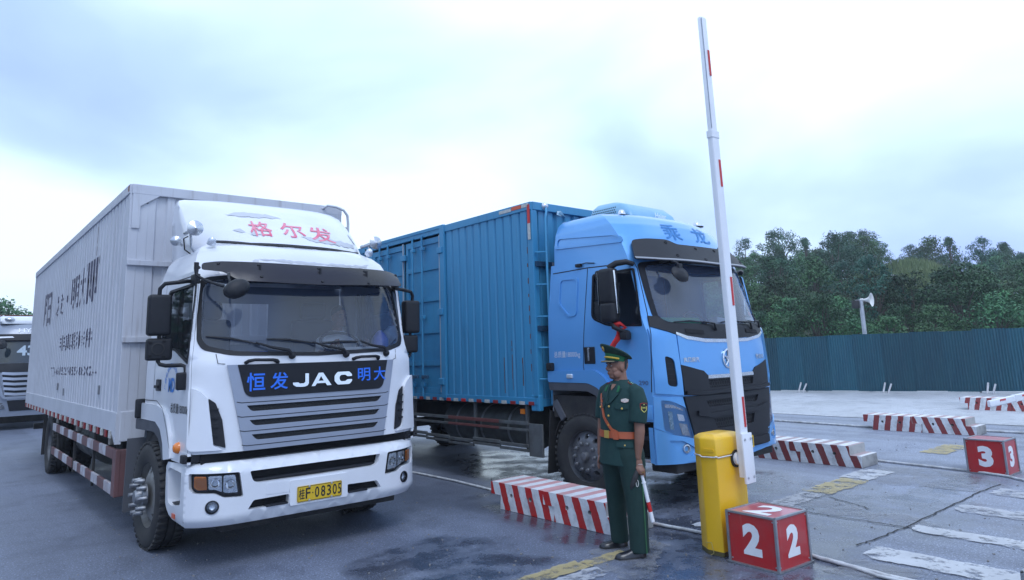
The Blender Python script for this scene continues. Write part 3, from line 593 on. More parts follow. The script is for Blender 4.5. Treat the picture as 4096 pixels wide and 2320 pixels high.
def strip_text(body, x, ya, z0, yb, z1, centres, half, m, parent, bold=.0, off=.004, drop=()):
    """letters painted on rib crests only: the text mesh is cut at the rib edges and the valley pieces dropped"""
    v, f = text2d(body, bold); bm = bmesh.new(); q = [bm.verts.new((ya+(yb-ya)*a, z0+(z1-z0)*b, 0)) for a, b in v]
    for t in f:
        try: bm.faces.new([q[i] for i in t])
        except ValueError: pass
    lo, hi = min(ya, yb), max(ya, yb)
    for c in centres:
        for e_ in (c-half, c+half):
            if lo-.1 < e_ < hi+.1: bmesh.ops.bisect_plane(bm, geom=bm.verts[:]+bm.edges[:]+bm.faces[:], plane_co=(e_, 0, 0), plane_no=(1, 0, 0))
    kill = [fc for fc in bm.faces if min(abs(fc.calc_center_median().x-c) for c in centres) > half or any(a_ < fc.calc_center_median().x < b_ for a_, b_ in drop)]
    bmesh.ops.delete(bm, geom=kill, context='FACES'); bm.verts.index_update()
    mb = MB(); mb.add([(x-off, p.co.x, p.co.y) for p in bm.verts], [tuple(p.index for p in fc.verts) for fc in bm.faces]); bm.free()
    o = mb.obj('lettering', m, parent); o['kind'] = 'stuff'; return o
def cab_shell(tab, z0, z1, yr, ws_hole, win_hole, side_ol, S_front, us):
    """front skin with the windscreen opening, side skins with window openings, roof loft, rear wall, floor"""
    mb = MB(); zs = [z0+(z1-z0)*k/24 for k in range(25)]; hw = lambda z: interp(tab, z)[2]
    ol = [(-hw(z), z) for z in zs]+[(hw(z), z) for z in reversed(zs)]
    skin(mb, ol, [ws_hole], S_front, .07, 0, .03, 0, us)
    for sg in (-1, 1): skin(mb, side_ol, [win_hole], side_surf(tab, sg), .09, 0, .03)
    return mb
US = [u_*1.12 for u_ in (-.98, -.94, -.88, -.8, -.7, -.58, -.45, -.3, -.15, 0, .15, .3, .45, .58, .7, .8, .88, .94, .98)]
# ================================================================== white box truck
WCAB = [(.36, .03, .17, 1.13, 6), (.97, .03, .17, 1.13, 5), (1.75, .06, .18, 1.13, 4), (1.85, .07, .22, 1.12, 3), (2.55, .24, .24, 1.06, 3), (2.66, .285, .26, 1.045, 3), (2.8, .36, .28, 1.0, 3), (2.9, .47, .30, .93, 3), (2.95, .60, .30, .84, 3), (2.975, .78, .28, .70, 3)]
WBUMP = [(.36, .05, .19, 1.11, 7), (.42, .0, .2, 1.14, 7), (.80, .0, .2, 1.14, 7), (.86, .02, .19, 1.13, 7), (.89, .07, .17, 1.10, 7)]
DEFL = [(2.86, .46, .50, .95, 2.6), (2.93, .50, .50, .955, 2.6), (3.1, .70, .46, .96, 3), (3.25, .90, .42, .965, 3.2), (3.4, 1.14, .36, .96, 3.5), (3.5, 1.36, .28, .95, 4), (3.555, 1.54, .2, .92, 4), (3.575, 1.68, .08, .86, 4)]
W = thing('white_box_truck', 'white box truck in the foreground with black grille panel and long corrugated box', 'truck', (2.897, 6.42, 0))
FS, BS, LS, RS = front_surf(WCAB), front_surf(WBUMP), side_surf(WCAB, -1), side_surf(WCAB, 1)
ws_out = rpoly(mir([(0, 2.615), (-.55, 2.60), (-1.035, 2.545), (-1.066, 1.95), (-1.03, 1.87), (-.82, 1.812), (0, 1.787)]), [.0, .1, .10, .03, .08, .1, 0, .1, .08, .03, .10, .1], 4)
def shrink(ol, k, cx, cz): return [(cx+(x-cx)*(1-k/max(.2, abs(x-cx)) if abs(x-cx) > .2 else 1-k), cz+(z-cz)*(1-k/max(.1, abs(z-cz)) if abs(z-cz) > .1 else 1)) for x, z in ol]
ws_in = shrink(ws_out, .036, 0, 2.2)
win = rpoly([(.36, 2.50), (.30, 1.745), (.84, 1.885), (1.40, 1.90), (1.36, 2.50)], [.04, .02, .08, .06, .08], 4)
zz = [.97+(2.62-.97)*k/20 for k in range(21)]
side_ol = [(yf(WCAB, 9, z), z) for z in zz]+[(1.80, 2.62), (1.85, 2.2), (1.85, 1.20), (1.25, 1.20), (1.05, 1.14), (.93, 1.02), (.90, .97)]
cab = cab_shell(WCAB, .97, 2.62, 1.85, ws_in, win, side_ol, FS, US)
cab.loft([ring_pts(WCAB, z, yr) for z, yr in ((2.62, 1.80), (2.70, 1.79), (2.8, 1.76), (2.88, 1.71), (2.93, 1.65), (2.96, 1.58), (2.975, 1.45))], False, True)
WB = cab.obj('cab_body', wpaint, W, 38, .002)
MB().add([(-1.12, 1.85, 1.0), (1.12, 1.85, 1.0), (1.05, 1.80, 2.62), (-1.05, 1.80, 2.62), (-.85, 1.845, 1.95), (.15, 1.845, 1.95), (.15, 1.83, 2.42), (-.85, 1.83, 2.42)], [(0, 1, 5, 4), (1, 2, 6, 5), (2, 3, 7, 6), (3, 0, 4, 7)]).obj('cab_rear_wall', liner, W)
MB().box(-1.1, 1.1, .22, 1.84, .96, 1.10).obj('cab_floor', chas, W)
plate(ws_out, FS, .004, .02, .08, US).obj('windscreen_backing', pblack, W) if False else None
skin(MB(), ws_out, [ws_in], FS, .08, .006, .02, .012, US).obj('windscreen_seal', pblack, W, 40)
plate(shrink(ws_out, .03, 0, 2.2), FS, -.004, 0, .09, US).obj('windscreen', ws, W, 60)
skin(MB(), rpoly([(-.99, 2.50), (.99, 2.50), (.97, 2.58), (-.97, 2.58)], .01, 2), [], FS, .1, -.010, 0, 0, US).obj('tint_band', smoke, W, 60)
for sg, S in ((-1, LS), (1, RS)):
    plate([p for p in win], S, -.012, 0, .12).obj('side_window', wsd if sg < 0 else ws, W, 60)
    wi = [(1+.0, 0)]; cy_, cz_ = .85, 2.15; inner = [(cy_+(y-cy_)*.93, cz_+(z-cz_)*.93) for y, z in win]
    skin(MB(), win, [inner], S, .1, .004, .01, .01).obj('window_seal', pblack, W, 40)
    MB().box(sg*1.0-.02, sg*1.0+.02, 1.12, 1.16, 1.9, 2.5).obj('window_post', pblack, W)
# interior
MB().rbox((0, .48, 1.72), (2.06, .50, .22), .06, 3).obj('dashboard', dashm, W, 50)
MB().rbox((0, .72, 1.45), (2.0, .3, .6), .05).obj('dash_front', dashm, W)
for x in (-.62, .60):
    st_ = MB().rbox((x, 1.25, 1.42), (.54, .56, .22), .06, 3).obj('seat', seatm, W, 50); MB().rbox((x, 1.58, 1.85), (.50, .16, .74), .06, 3).obj('seat_back', seatm, st_, 50); MB().rbox((x, 1.57, 2.32), (.30, .12, .20), .05, 3).obj('head_rest', seatm, st_, 50)
sw = MB().tube([(.60+.225*cos(a), .86+.10*sin(a)-.02, 1.93+.20*sin(a)*.55) for a in [2*pi*k/28 for k in range(28)]], .017, 8, closed=True).obj('steering_wheel', gloss, W, 80)
MB().tube([(.38, .86, 1.93), (.82, .86, 1.93)], .014, 6).obj('spoke', gloss, sw); MB().tube([(.6, .86, 1.93), (.6, .70, 1.72)], .035, 8).obj('steering_column', gloss, sw)
MB().rbox((.62, .36, 1.845), (.50, .22, .012), .002, 1, rotm('X', radians(10)).to_3x3()).obj('paper_on_dash', mat('paper', (.78, .80, .84), .7), W)
MB().rbox((-.62, .38, 1.842), (.40, .22, .012), .002, 1, rotm('Z', .08).to_3x3()).obj('blue_folder', mat('folder_blue', (.03, .12, .65), .5), W)
bg = MB(); bg.lathe([(.0, 0), (.075, .0), (.095, .06), (.09, .12), (.055, .18), (.02, .215), (0, .22)], 14, Matrix.Translation((.93, .52, 1.83))); bg.obj('blue_plastic_bag', mat('bag', (.16, .20, .72), .35, var=.6, vscale=14, vcol=(.3, .35, .8)), W, 70)
# wipers
for a, b, c in (((-.994, 1.99), (-.60, 1.914), (-.264, 1.793)), ((-.496, 1.955), (-.066, 1.909), (.293, 1.79)), ((.013, 1.901), (.437, 1.915), (.769, 1.785))):
    def P(q, o): p, n = FS(*q); return p+n*o
    wp = MB().tube([P(c, .02), P((c[0]-.05, c[1]+.045), .055), P(((b[0]+c[0])/2-.03, (b[1]+c[1])/2+.012), .055), P(b, .045)], [.020, .017, .013, .008], 8).obj('wiper', pblack, W, 60)
    d = Vector((b[0]-a[0], b[1]-a[1])); e2_ = (b[0]+d.x*.12, b[1]+d.y*.12) if c is not None and c[0] != .769 else (b[0], b[1])
    MB().tube([P(a, .014), P(((a[0]+b[0])/2, (a[1]+b[1])/2+.008), .024), P(e2_, .014)], [.006, .011, .006], 6).obj('wiper_blade', pblack, wp, 60)
    MB().lathe([(.032, 0), (.030, .03), (.02, .045), (0, .048)], 14, Matrix.Translation(P(c, -.002)) @ Vector((0, 0, 1)).rotation_difference(FS(*c)[1]).to_matrix().to_4x4()).obj('wiper_pivot', pblack, wp, 50)
# hood: grab bars, panel seams
for x0, x1 in ((-.69, -.40), (.37, .665)):
    q = [(x0, 1.742), (x0+.02, 1.752), (x0+.07, 1.758), (x1-.06, 1.756), (x1-.02, 1.748), (x1, 1.74)]; o = [.0, .035, .05, .05, .035, .0]
    MB().tube([FS(*p)[0]+FS(*p)[1]*k for p, k in zip(q, o)], [.018, .017, .014, .015, .020, .020], 8).obj('grab_handle', pblack, W, 60)
sm = MB(); ribbon(sm, [(-.925, 1.83), (-.918, 1.745), (-.86, 1.738)], FS, .006, .003); ribbon(sm, [(.925, 1.83), (.90, 1.735), (.86, 1.725)], FS, .006, .003)
ribbon(sm, [(.175, .99), (.16, 1.56), (.185, 1.92), (.30, 2.50), (.40, 2.57), (1.45, 2.585)], LS, .010, .002); ribbon(sm, [(1.85, 1.395), (1.20, 1.40), (.98, 1.34), (.80, 1.16), (.66, .99)], LS, .008, .033)
ribbon(sm, [(1.46, 2.58), (1.50, 1.40)], LS, .008, .002)
sm.obj('panel_gaps', seamm, W)['kind'] = 'stuff'
# fender flare, arch trim
fl = [(.66, .90), (.72, 1.10), (.86, 1.27), (1.02, 1.335), (1.22, 1.36), (1.86, 1.36), (1.86, 1.20), (1.25, 1.20), (1.05, 1.14), (.93, 1.02), (.88, .87)]
for sg, S in ((-1, LS), (1, RS)):
    plate(rpoly(fl, .02, 2), S, .03, .06, .1).obj('fender', wpaint, W, 45)
    ar = rpoly([(.88, .87), (.93, 1.02), (1.05, 1.14), (1.25, 1.20), (2.10, 1.19), (2.10, 1.08), (1.30, 1.10), (1.12, 1.05), (1.01, .97), (.95, .86)], .03, 3)
    plate(ar, S, .026, .08, .12).obj('arch_trim', mat('arch_plastic', (.075, .08, .095), .6, var=.5, vscale=6), W, 45)
    plate(rpoly([(.17, .885), (.70, .885), (.70, .985), (.17, .985)], .01, 2), S, .004, .03, .12).obj('door_sill', wpaint, W, 45)
    ind = MB(); ind.lathe([(.052, 0), (.047, .025), (.03, .045), (0, .052)], 18, Matrix.Translation((sg*1.13, .47, 1.01)) @ rotm('Y', sg*pi/2)); ind.obj('side_indicator', amber, W, 60)
    MB().rbox((sg*1.135, 1.29, 1.55), (.02, .17, .115), .012, 2).obj('handle_recess', gloss, W, 50); MB().rbox((sg*1.152, 1.31, 1.535), (.02, .14, .03), .008, 2).obj('door_handle', pblack, W, 50)
MB().rbox((-1.16, 1.90, 1.30), (.10, .07, .20), .02).obj('roof_bracket', pblack, W, 45)
text_on(MB(), '总质量18000kg', LS, .81, 1.290, .19, 1.395, .004, .010).obj('lettering', ink, W)
text_on(MB(), 'MD', LS, .92, 1.49, .70, 1.625, .004, .03).obj('lettering', skyt, W)
arcs = '广西恒发国际物流有限公司'
mb = MB()
for k, ch in enumerate(arcs):
    a = radians(172-164*k/(len(arcs)-1)); R_ = .235; cy_, cz_ = .81-R_*cos(a), 1.505+R_*sin(a); ey = Vector((sin(a), cos(a))); t2, f2 = text2d(ch, .01); vv = []
    for u_, v_ in t2:
        p = Vector((u_-.5, v_-.5))*.052; ang = a-pi/2; qx, qz = p.x*cos(ang)-p.y*sin(ang), p.x*sin(ang)+p.y*cos(ang); P_, n_ = LS(cy_-qx, cz_+qz); vv.append(P_+n_*.004)
    mb.add(vv, f2)
mb.obj('lettering', skyt, W)
# grille, panel, slats
gf = [(-.845, 1.728), (-.695, .972), (.695, .972), (.848, 1.722)]
bp_ = rpoly([(-.76, 1.7265), (-.69, 1.435), (.69, 1.435), (.76, 1.7205)], [.005, .07, .07, .005], 6)
sl = [rpoly([(-hw_-.02, zt), (-hw_+.02, zb), (hw_-.02, zb), (hw_+.02, zt)], [.005, .03, .03, .005], 4) for hw_, zb, zt in ((.66, 1.310, 1.362), (.635, 1.183, 1.233), (.615, 1.058, 1.107))]
GR = skin(MB(), gf, sl, FS, .07, .022, .05, .03).obj('grille', silver, W, 35)
plate(bp_, FS, .030, .03, .08).obj('nose_panel', gloss, GR, 40)
plate([(-.70, 1.38), (-.64, 1.03), (.64, 1.03), (.70, 1.38)], FS, -.012, 0, .1).obj('grille_backing', mat('grille_mesh_black', (.010, .011, .013), .8, bump=.9, bscale=55), GR) if False else None
skin(MB(), [(-.70, 1.39), (-.64, 1.03), (.64, 1.03), (.70, 1.39)], [], FS, .1, .006).obj('grille_backing', mat('grille_mesh_black', (.010, .011, .013), .8, bump=.9, bscale=55), GR)
sm = MB()
for z, h_ in ((1.395, .735), (1.27, .73), (1.145, .71), (1.02, .69)): ribbon(sm, [(-h_-.028, z+.003), (-h_+.01, z-.006), (h_-.01, z-.006), (h_+.028, z+.003)], FS, .007, .024)
sm.obj('slat_gaps', seamm, GR)
def jac():
    mb = MB()
    def pl(ol, hs=()): skin(mb, ol, list(hs), FS, .04, .046, .018, .018)
    z0, z1 = 1.500, 1.622; h = z1-z0
    J = [(-.115, z1), (-.150, z1), (-.150, z0+.045), (-.165, z0+.031), (-.205, z0+.031), (-.218, z0+.042), (-.272, z0+.042), (-.268, z0+.022), (-.24, z0+.004), (-.20, z0), (-.155, z0), (-.128, z0+.010), (-.115, z0+.03)]
    pl(J[::-1])
    A_ = [(-.088, z0), (-.052, z0), (-.035, z0+.024), (.052, z0+.024), (.070, z0), (.116, z0), (.03, z1), (-.015, z1)]
    pl(A_, [[(-.017, z0+.046), (.036, z0+.046), (.008, z0+.09)]])
    C_ = rpoly([(.335, z1-.03), (.335, z1-.046), (.282, z1-.046), (.265, z1-.030), (.215, z1-.030), (.200, z1-.05), (.200, z0+.05), (.215, z0+.030), (.265, z0+.030), (.282, z0+.046), (.335, z0+.046), (.335, z0+.03), (.305, z0), (.18, z0), (.148, z0+.035), (.148, z1-.035), (.18, z1), (.305, z1)], .012, 3)
    pl(C_); return mb
jac().obj('nose_lettering', chrome, GR, 30)
text_on(MB(), '恒', FS, -.685, 1.485, -.525, 1.650, .034, .014).obj('spray_lettering', bluet, GR); text_on(MB(), '发', FS, -.475, 1.490, -.310, 1.645, .034, .014, .01).obj('spray_lettering', bluet, GR)
text_on(MB(), '明', FS, .405, 1.520, .545, 1.650, .034, .014).obj('spray_lettering', bluet, GR); text_on(MB(), '大', FS, .585, 1.520, .73, 1.655, .034, .014).obj('spray_lettering', bluet, GR)
# corner winglets and vents
for s_ in (-1, 1):
    def X(L): L = [(s_*-x, z) for x, z in L]; return L if s_ < 0 else L[::-1]
    plate(rpoly(X([(1.125, 1.55), (1.125, 1.0), (.85, .995), (.94, 1.04), (.985, 1.44), (1.04, 1.505)]), [.01, .01, .01, .05, .05, .05], 4), FS, .035, .05, .05).obj('corner_winglet', wpaint, W, 45)
    v_ = plate(rpoly(X([(.985, 1.442), (.93, 1.40), (.875, 1.25), (.845, 1.01), (.94, 1.045)]), .01, 2), FS, .012, .02, .05).obj('corner_vent', pblack, W, 45)
    for k in range(4):
        z = 1.12+.075*k; ribbon(MB(), X([(.968, z+.008), (.905, z)]), FS, .014, .028, h=.02).obj('vent_blade', pblack, v_)
# bumper
it = rpoly(mir([(0, .796), (-.648, .796), (-.62, .71), (-.575, .69), (0, .685)]), [0, .02, .05, .05, 0, .05, .05, .02], 4)
slot = lambda s_: rpoly([(s_*x, z) for x, z in ((.66, .472), (.61, .546), (.29, .552), (.29, .472))][::1 if s_ < 0 else -1], .015, 3)
hl = lambda s_: rpoly([(s_*-x, z) for x, z in ((-1.118, .815), (-.735, .800), (-.698, .588), (-.86, .600), (-.93, .640), (-1.085, .650), (-1.112, .685))][::1 if s_ < 0 else -1], .016, 3)
hl = lambda s_: rpoly([(-s_*x, z) for x, z in ((-1.118, .815), (-.735, .800), (-.698, .588), (-.86, .600), (-.93, .640), (-1.085, .650), (-1.112, .685))], .016, 3)
bzs = [.36, .40, .44, .5, .56, .62, .68, .74, .80, .83, .86, .89]; hwb = lambda z: interp(WBUMP, z)[2]
bol = [(-hwb(z), z) for z in bzs]+[(hwb(z), z) for z in reversed(bzs)]
fogs = [circ(-.947, .530, .052, 20), circ(.947, .530, .052, 20)]
USB = [1.14*u_ for u_ in (-.985, -.96, -.93, -.89, -.84, -.77, -.68, -.57, -.45, -.3, -.15, 0, .15, .3, .45, .57, .68, .77, .84, .89, .93, .96, .985)]
bm_ = skin(MB(), bol, [it, slot(-1), slot(1), hl(1), hl(-1)]+fogs, BS, .028, 0, .07, 0, USB)
for s_ in (-1, 1):      # bumper side return with the step recess
    Sb = lambda y, z, s_=s_: (Vector((s_*hwb(z), y, z)), Vector((s_, 0, 0)))
    skin(bm_, [(.26, .365), (.62, .375), (.74, .45), (.80, .50), (.83, .82), (.80, .86), (.26, .885)], [rpoly([(.31, .54), (.60, .50), (.72, .52), (.76, .79), (.72, .82), (.31, .81)], .03, 3)] , Sb, .09, 0, .16, 0)
    bm_.add([(s_*hwb(z), yf(WBUMP, 9, z), z) for z in bzs]+[(s_*hwb(z), .262, z) for z in bzs], [(i, i+1, 12+i+1, 12+i) for i in range(11)])
bm_.loft([ring_pts(WBUMP, .89, .5), ring_pts(WBUMP, .885, .5)][:1]+[[p+Vector((0, .12, .0)) if p.y < .3 else p for p in ring_pts(WBUMP, .89, .5)]], False, False)
BU = bm_.obj('bumper', wpaint, W, 35, .001)
for s_ in (-1, 1):
    MB().rbox((s_*1.04, .52, .505), (.14, .44, .02), .004).obj('step_tread', pblack, BU); MB().box(s_*.97-.01, s_*.97+.01, .3, .8, .45, .86).obj('step_back', mat('step_recess', (.42, .43, .45), .7, var=.6, vscale=7), BU)
    MB().rbox((s_*1.142, .50, .425), (.006, .10, .04), .002).obj('side_reflector', mat('orange_reflector', (.6, .10, .03), .3), BU)
    H = skin(MB(), hl(s_), [], BS, .06, -.045).obj('headlamp', pblack, W, 40)
    hi_ = [(-s_*x, z) for x, z in ((-1.085, .795), (-.765, .780), (-.735, .622), (-.85, .630), (-.925, .668), (-1.06, .672), (-1.09, .70))]
    skin(MB(), rpoly(hi_, .015, 3), [], BS, .05, -.004).obj('lamp_cover', clear, H, 60)
    skin(MB(), rpoly([(-s_*x, z) for x, z in ((-1.085, .79), (-1.0, .785), (-.99, .675), (-1.06, .675), (-1.085, .70))], .012, 3), [], BS, .05, -.016).obj('indicator_lens', amber, H, 60)
    skin(MB(), rpoly([(-s_*x, z) for x, z in ((-.985, .785), (-.88, .782), (-.875, .645), (-.93, .672), (-.98, .675))], .012, 3), [], BS, .05, -.020).obj('lamp_reflector', lens, H, 60)
    skin(MB(), rpoly([(-s_*x, z) for x, z in ((-.865, .782), (-.77, .778), (-.742, .628), (-.84, .634), (-.865, .645))], .012, 3), [], BS, .05, -.024).obj('lamp_reflector', lens, H, 60)
    for cx_, cz_ in ((-.93, .725), (-.81, .705)):
        P_, n_ = BS(-s_*cx_, cz_); MB().lathe([(.040, .0), (.034, .006), (.012, -.018), (0, -.02)], 16, Matrix.Translation(P_-n_*.016) @ Vector((0, 0, 1)).rotation_difference(n_).to_matrix().to_4x4()).obj('lamp_bowl', chrome, H, 60)
    P_, n_ = BS(-s_*.947*-1, .530); Mf = Matrix.Translation(P_) @ Vector((0, 0, 1)).rotation_difference(n_).to_matrix().to_4x4()
    fg = MB().lathe([(.058, -.01), (.056, .008), (.046, .010), (.043, -.01), (.04, -.03)], 22, Mf).obj('fog_lamp', pblack, W, 50); MB().lathe([(.043, -.012), (.03, -.028), (.012, -.034), (0, -.034)], 18, Mf).obj('lamp_bowl', lens, fg, 60); MB().lathe([(.043, .0), (.03, .007), (0, .010)], 18, Mf).obj('lamp_cover', clear, fg, 60)
MB().rbox((0, .14, .74), (1.34, .10, .14), .01).obj('intake_backing', dark, BU); MB().tube([BS(-.62, .70)[0]+Vector((0, .07, .0)), Vector((0, .07, .705)), BS(.62, .70)[0]+Vector((0, .07, 0))], .022, 8).obj('intake_bar', pblack, BU, 60)
MB().rbox((0, .13, .51), (1.40, .10, .10), .01).obj('slot_backing', dark, BU)
for s_ in (-1, 1): MB().rbox((s_*.40, .035, .478), (.20, .09, .018), .006).obj('tow_step', pblack, BU, 40)
MB().rbox((0, .30, .93), (2.05, .3, .13), .01).obj('gap_filler', dark, W); MB().rbox((-1.0, .22, .935), (.34, .10, .07), .01).obj('gap_trim', pblack, W); MB().rbox((1.0, .22, .935), (.34, .10, .07), .01).obj('gap_trim', pblack, W)
plate(rpoly([(-.285, .445), (.285, .445), (.285, .665), (-.285, .665)], .02, 3), BS, .012, .012).obj('plate_mount', wpaint, BU, 45)
PLt = plate(rpoly([(-.22, .463), (.22, .463), (.22, .603), (-.22, .603)], .012, 3), BS, .020, .006).obj('number_plate', platey, W)
for ch, a, b in (('桂', -.205, -.150), ('F', -.140, -.095), ('·', -.078, -.066), ('0', -.050, -.008), ('8', .010, .052), ('3', .068, .110), ('0', .126, .168), ('5', .180, .212)): text_on(MB(), ch, BS, a, .487 if ch != '·' else .528, b, .582 if ch != '·' else .540, .0225, .012).obj('plate_lettering', ink, PLt)
bd = MB(); ribbon(bd, rpoly([(-.214, .469), (.214, .469), (.214, .597), (-.214, .597)], .01, 3), BS, .004, .0222, True); bd.obj('plate_border', ink, PLt)
for x in (-.105, .115):
    for z in (.472, .595): MB().lathe([(.011, 0), (.010, .006), (0, .007)], 10, Matrix.Translation((x, BS(x, z)[0].y-.021, z)) @ rotm('X', pi/2)).obj('plate_screw', bolt, PLt)
plate(rpoly([(-.50, .575), (-.285, .570), (-.285, .668), (-.50, .672)], .015, 3), BS, .003, .006).obj('hatch_cover', wpaint, BU, 45)
MB().rbox((.05, .45, .33), (1.75, .5, .10), .02).obj('lower_valance', chas, W)
# roof deflector, letters, seal
D = MB(); D.loft([ring_pts(DEFL, z, 1.82, rr_=.03) for z in (2.86, 2.90, 2.93, 2.96, 2.99, 3.02, 3.05, 3.08, 3.1, 3.13, 3.16, 3.19, 3.22, 3.25, 3.29, 3.33, 3.37, 3.4, 3.45, 3.5, 3.53, 3.555, 3.568, 3.575)], False, True)
DO = D.obj('roof_deflector', wpaint, W, 50); DSf = front_surf(DEFL)
sm = MB(); ribbon(sm, [(-.82, 2.97), (-.70, 2.955), (-.5, 2.925), (0, 2.918), (.5, 2.915), (.70, 2.925), (.82, 2.95)], DSf, .022, .012, h=.02); sm.obj('deflector_seal', blk, DO)
for ch, a, b, z0, z1 in (('格', -.46, -.24, 3.03, 3.225), ('尔', -.14, .12, 3.035, 3.235), ('发', .17, .47, 3.01, 3.215)): text_on(MB(), ch, DSf, a, z0, b, z1, .005, .008, .01, (6, 9)).obj('faded_letter', redt2, DO)
for L in ([(-.62, 3.31), (-.45, 3.36), (-.2, 3.345), (-.05, 3.30), (-.3, 3.285), (-.5, 3.29)], [(.05, 3.05), (.3, 3.06), (.62, 3.055), (.80, 3.06), (.78, 3.0), (.5, 2.99), (.2, 3.0)], [(.80, 3.22), (.86, 3.17), (.88, 3.08), (.82, 3.10)], [(-.62, 3.10), (-.55, 3.11), (-.52, 3.085), (-.58, 3.07)], [(-.5, 3.06), (-.4, 3.07), (-.36, 3.05), (-.46, 3.04)]):
    skin(MB(), ragged(L, .012, .04), [], DSf, .05, .003).obj('peeled_patch', wpeel, DO)
for L in ([(-.5, 2.745), (-.3, 2.75), (.1, 2.735), (.5, 2.74), (.75, 2.755), (.7, 2.725), (.2, 2.715), (-.3, 2.72)], [(-.56, 2.73), (-.5, 2.735), (-.5, 2.71), (-.55, 2.71)]): skin(MB(), ragged(L, .010, .04), [], FS, .04, .002).obj('peeled_patch', wpeel, W)
# sun visor on stand-offs
VIS = [(2.45, .02, .20, 1.08, 3), (2.60, .10, .22, 1.08, 3), (2.70, .19, .22, 1.06, 3)]; VS = front_surf(VIS)
vo = rpoly([(-1.045, 2.615), (-1.03, 2.68), (-.90, 2.70), (0, 2.685), (.90, 2.69), (1.035, 2.665), (1.06, 2.52), (0, 2.475), (-.77, 2.50), (-.87, 2.59)], [.02, .03, .1, .2, .1, .05, .03, .3, .1, .05], 4)
VZ = plate(vo, VS, .0, .006, .08, US).obj('sun_visor', smoke, W, 50)
for x, z1, z0 in ((-.90, 2.675, None), (-.56, 2.665, 2.545), (.03, 2.655, 2.515), (.56, 2.655, 2.52), (1.03, 2.65, None)):
    for z in (z1, z0):
        if z is None: continue
        P_, n_ = VS(x, z); Q_ = FS(x, z+.03)[0]; MB().tube([P_-n_*.004, Q_], .008, 6).obj('stand_off', pblack, VZ); MB().lathe([(.016, 0), (.014, .008), (0, .011)], 10, Matrix.Translation(P_) @ Vector((0, 0, 1)).rotation_difference(n_).to_matrix().to_4x4()).obj('visor_bolt', pblack, VZ, 50)
    if z0: MB().rbox((x, VS(x, (z0+z1)/2)[0].y+.014, (z0+z1)/2), (.018, .02, z1-z0), .004).obj('visor_strap', pblack, VZ)
# horns, marker lamps
for s_ in (-1, 1):
    x = s_*1.0; hn = MB(); M = Matrix.Translation((x, .78, 3.07)) @ rotm('X', radians(-84)) @ rotm('Y', radians(0)); M = Matrix.Translation((x, .74, 3.075)) @ rotm('X', radians(90))
    hn.lathe([(.0, .025), (.02, .014), (.072, .0), (.078, -.005), (.074, -.02), (.045, -.06), (.025, -.11), (.018, -.30), (.022, -.36), (0, -.37)], 24, M); hn.obj('air_horn', dull, W, 50)
    if s_ < 0: MB().lathe([(.0, .02), (.04, .01), (.052, 0), (.05, -.02), (.028, -.05), (.016, -.10), (.014, -.3), (0, -.31)], 20, Matrix.Translation((-1.10, 1.05, 2.985)) @ rotm('Z', radians(-25)) @ rotm('X', radians(90))).obj('air_horn', dull, W, 50)
    MB().tube([(x, .9, 3.05), (x*.98, .92, 2.90), (x*.93, .92, 2.84)], .014, 6).obj('horn_bracket', dull, W); MB().tube([(x, 1.0, 3.03), (x*1.03, 1.04, 3.01), (x*1.01, 1.06, 2.9), (x*.95, 1.06, 2.86)], .007, 6).obj('horn_hose', blk, W, 60)
    lm = Matrix.Translation((s_*.865, .665, 2.925)) @ rotm('X', radians(40)); MB().lathe([(.045, -.01), (.043, .01), (.034, .045), (.016, .065), (0, .068)], 16, lm).obj('marker_lamp', lens, W, 60)
# mirrors
def big_mirror(s_):
    x = s_*1.335
    a_ = MB().tube([(s_*1.04, .52, 2.52), (s_*1.12, .47, 2.515), (s_*1.20, .45, 2.50), (s_*1.31, .48, 2.485), (s_*1.345, .50, 2.44), (s_*1.345, .51, 2.38)], .019, 8).obj('mirror_arm', pblack, W, 60)
    MB().tube([(s_*1.325, .53, 2.05), (s_*1.325, .53, 1.78), (s_*1.31, .52, 1.755), (s_*1.27, .48, 1.742), (s_*1.16, .40, 1.742), (s_*1.13, .38, 1.73), (s_*1.125, .37, 1.66)], .018, 8).obj('mirror_arm', pblack, W, 60)
    MB().rbox((s_*1.06, .44, 2.53), (.05, .16, .10), .015).obj('mirror_foot', pblack, W, 45)
    m1 = MB().rbox((x, .53, 2.20), (.195, .12, .375), .035, 3).obj('wing_mirror', pblack, W, 50); MB().rbox((x, .592, 2.20), (.16, .006, .33), .002).obj('mirror_glass', chrome, m1)
    m2 = MB().rbox((s_*1.32, .54, 1.89), (.215 if s_ < 0 else .19, .10, .20), .03, 3).obj('wide_angle_mirror', pblack, W, 50); MB().rbox((s_*1.32, .592, 1.89), (.17, .006, .16), .002).obj('mirror_glass', chrome, m2)
    if s_ < 0:
        MB().lathe([(.055, 0), (.055, .006), (.045, .008)], 20, Matrix.Translation((-1.34, .489, 1.895)) @ rotm('X', pi/2)).obj('mount_ring', blk, m2, 50)
        for dx, dz in ((-.075, .06), (-.075, -.06), (.04, .07), (.04, -.07)): MB().rbox((-1.33+dx, .488, 1.89+dz), (.03, .006, .02), .002).obj('mount_slot', dark, m2)
        m3 = MB().rbox((-1.155, .36, 1.60), (.10, .07, .155), .02, 3).obj('kerb_mirror', pblack, W, 50)
big_mirror(-1); big_mirror(1)
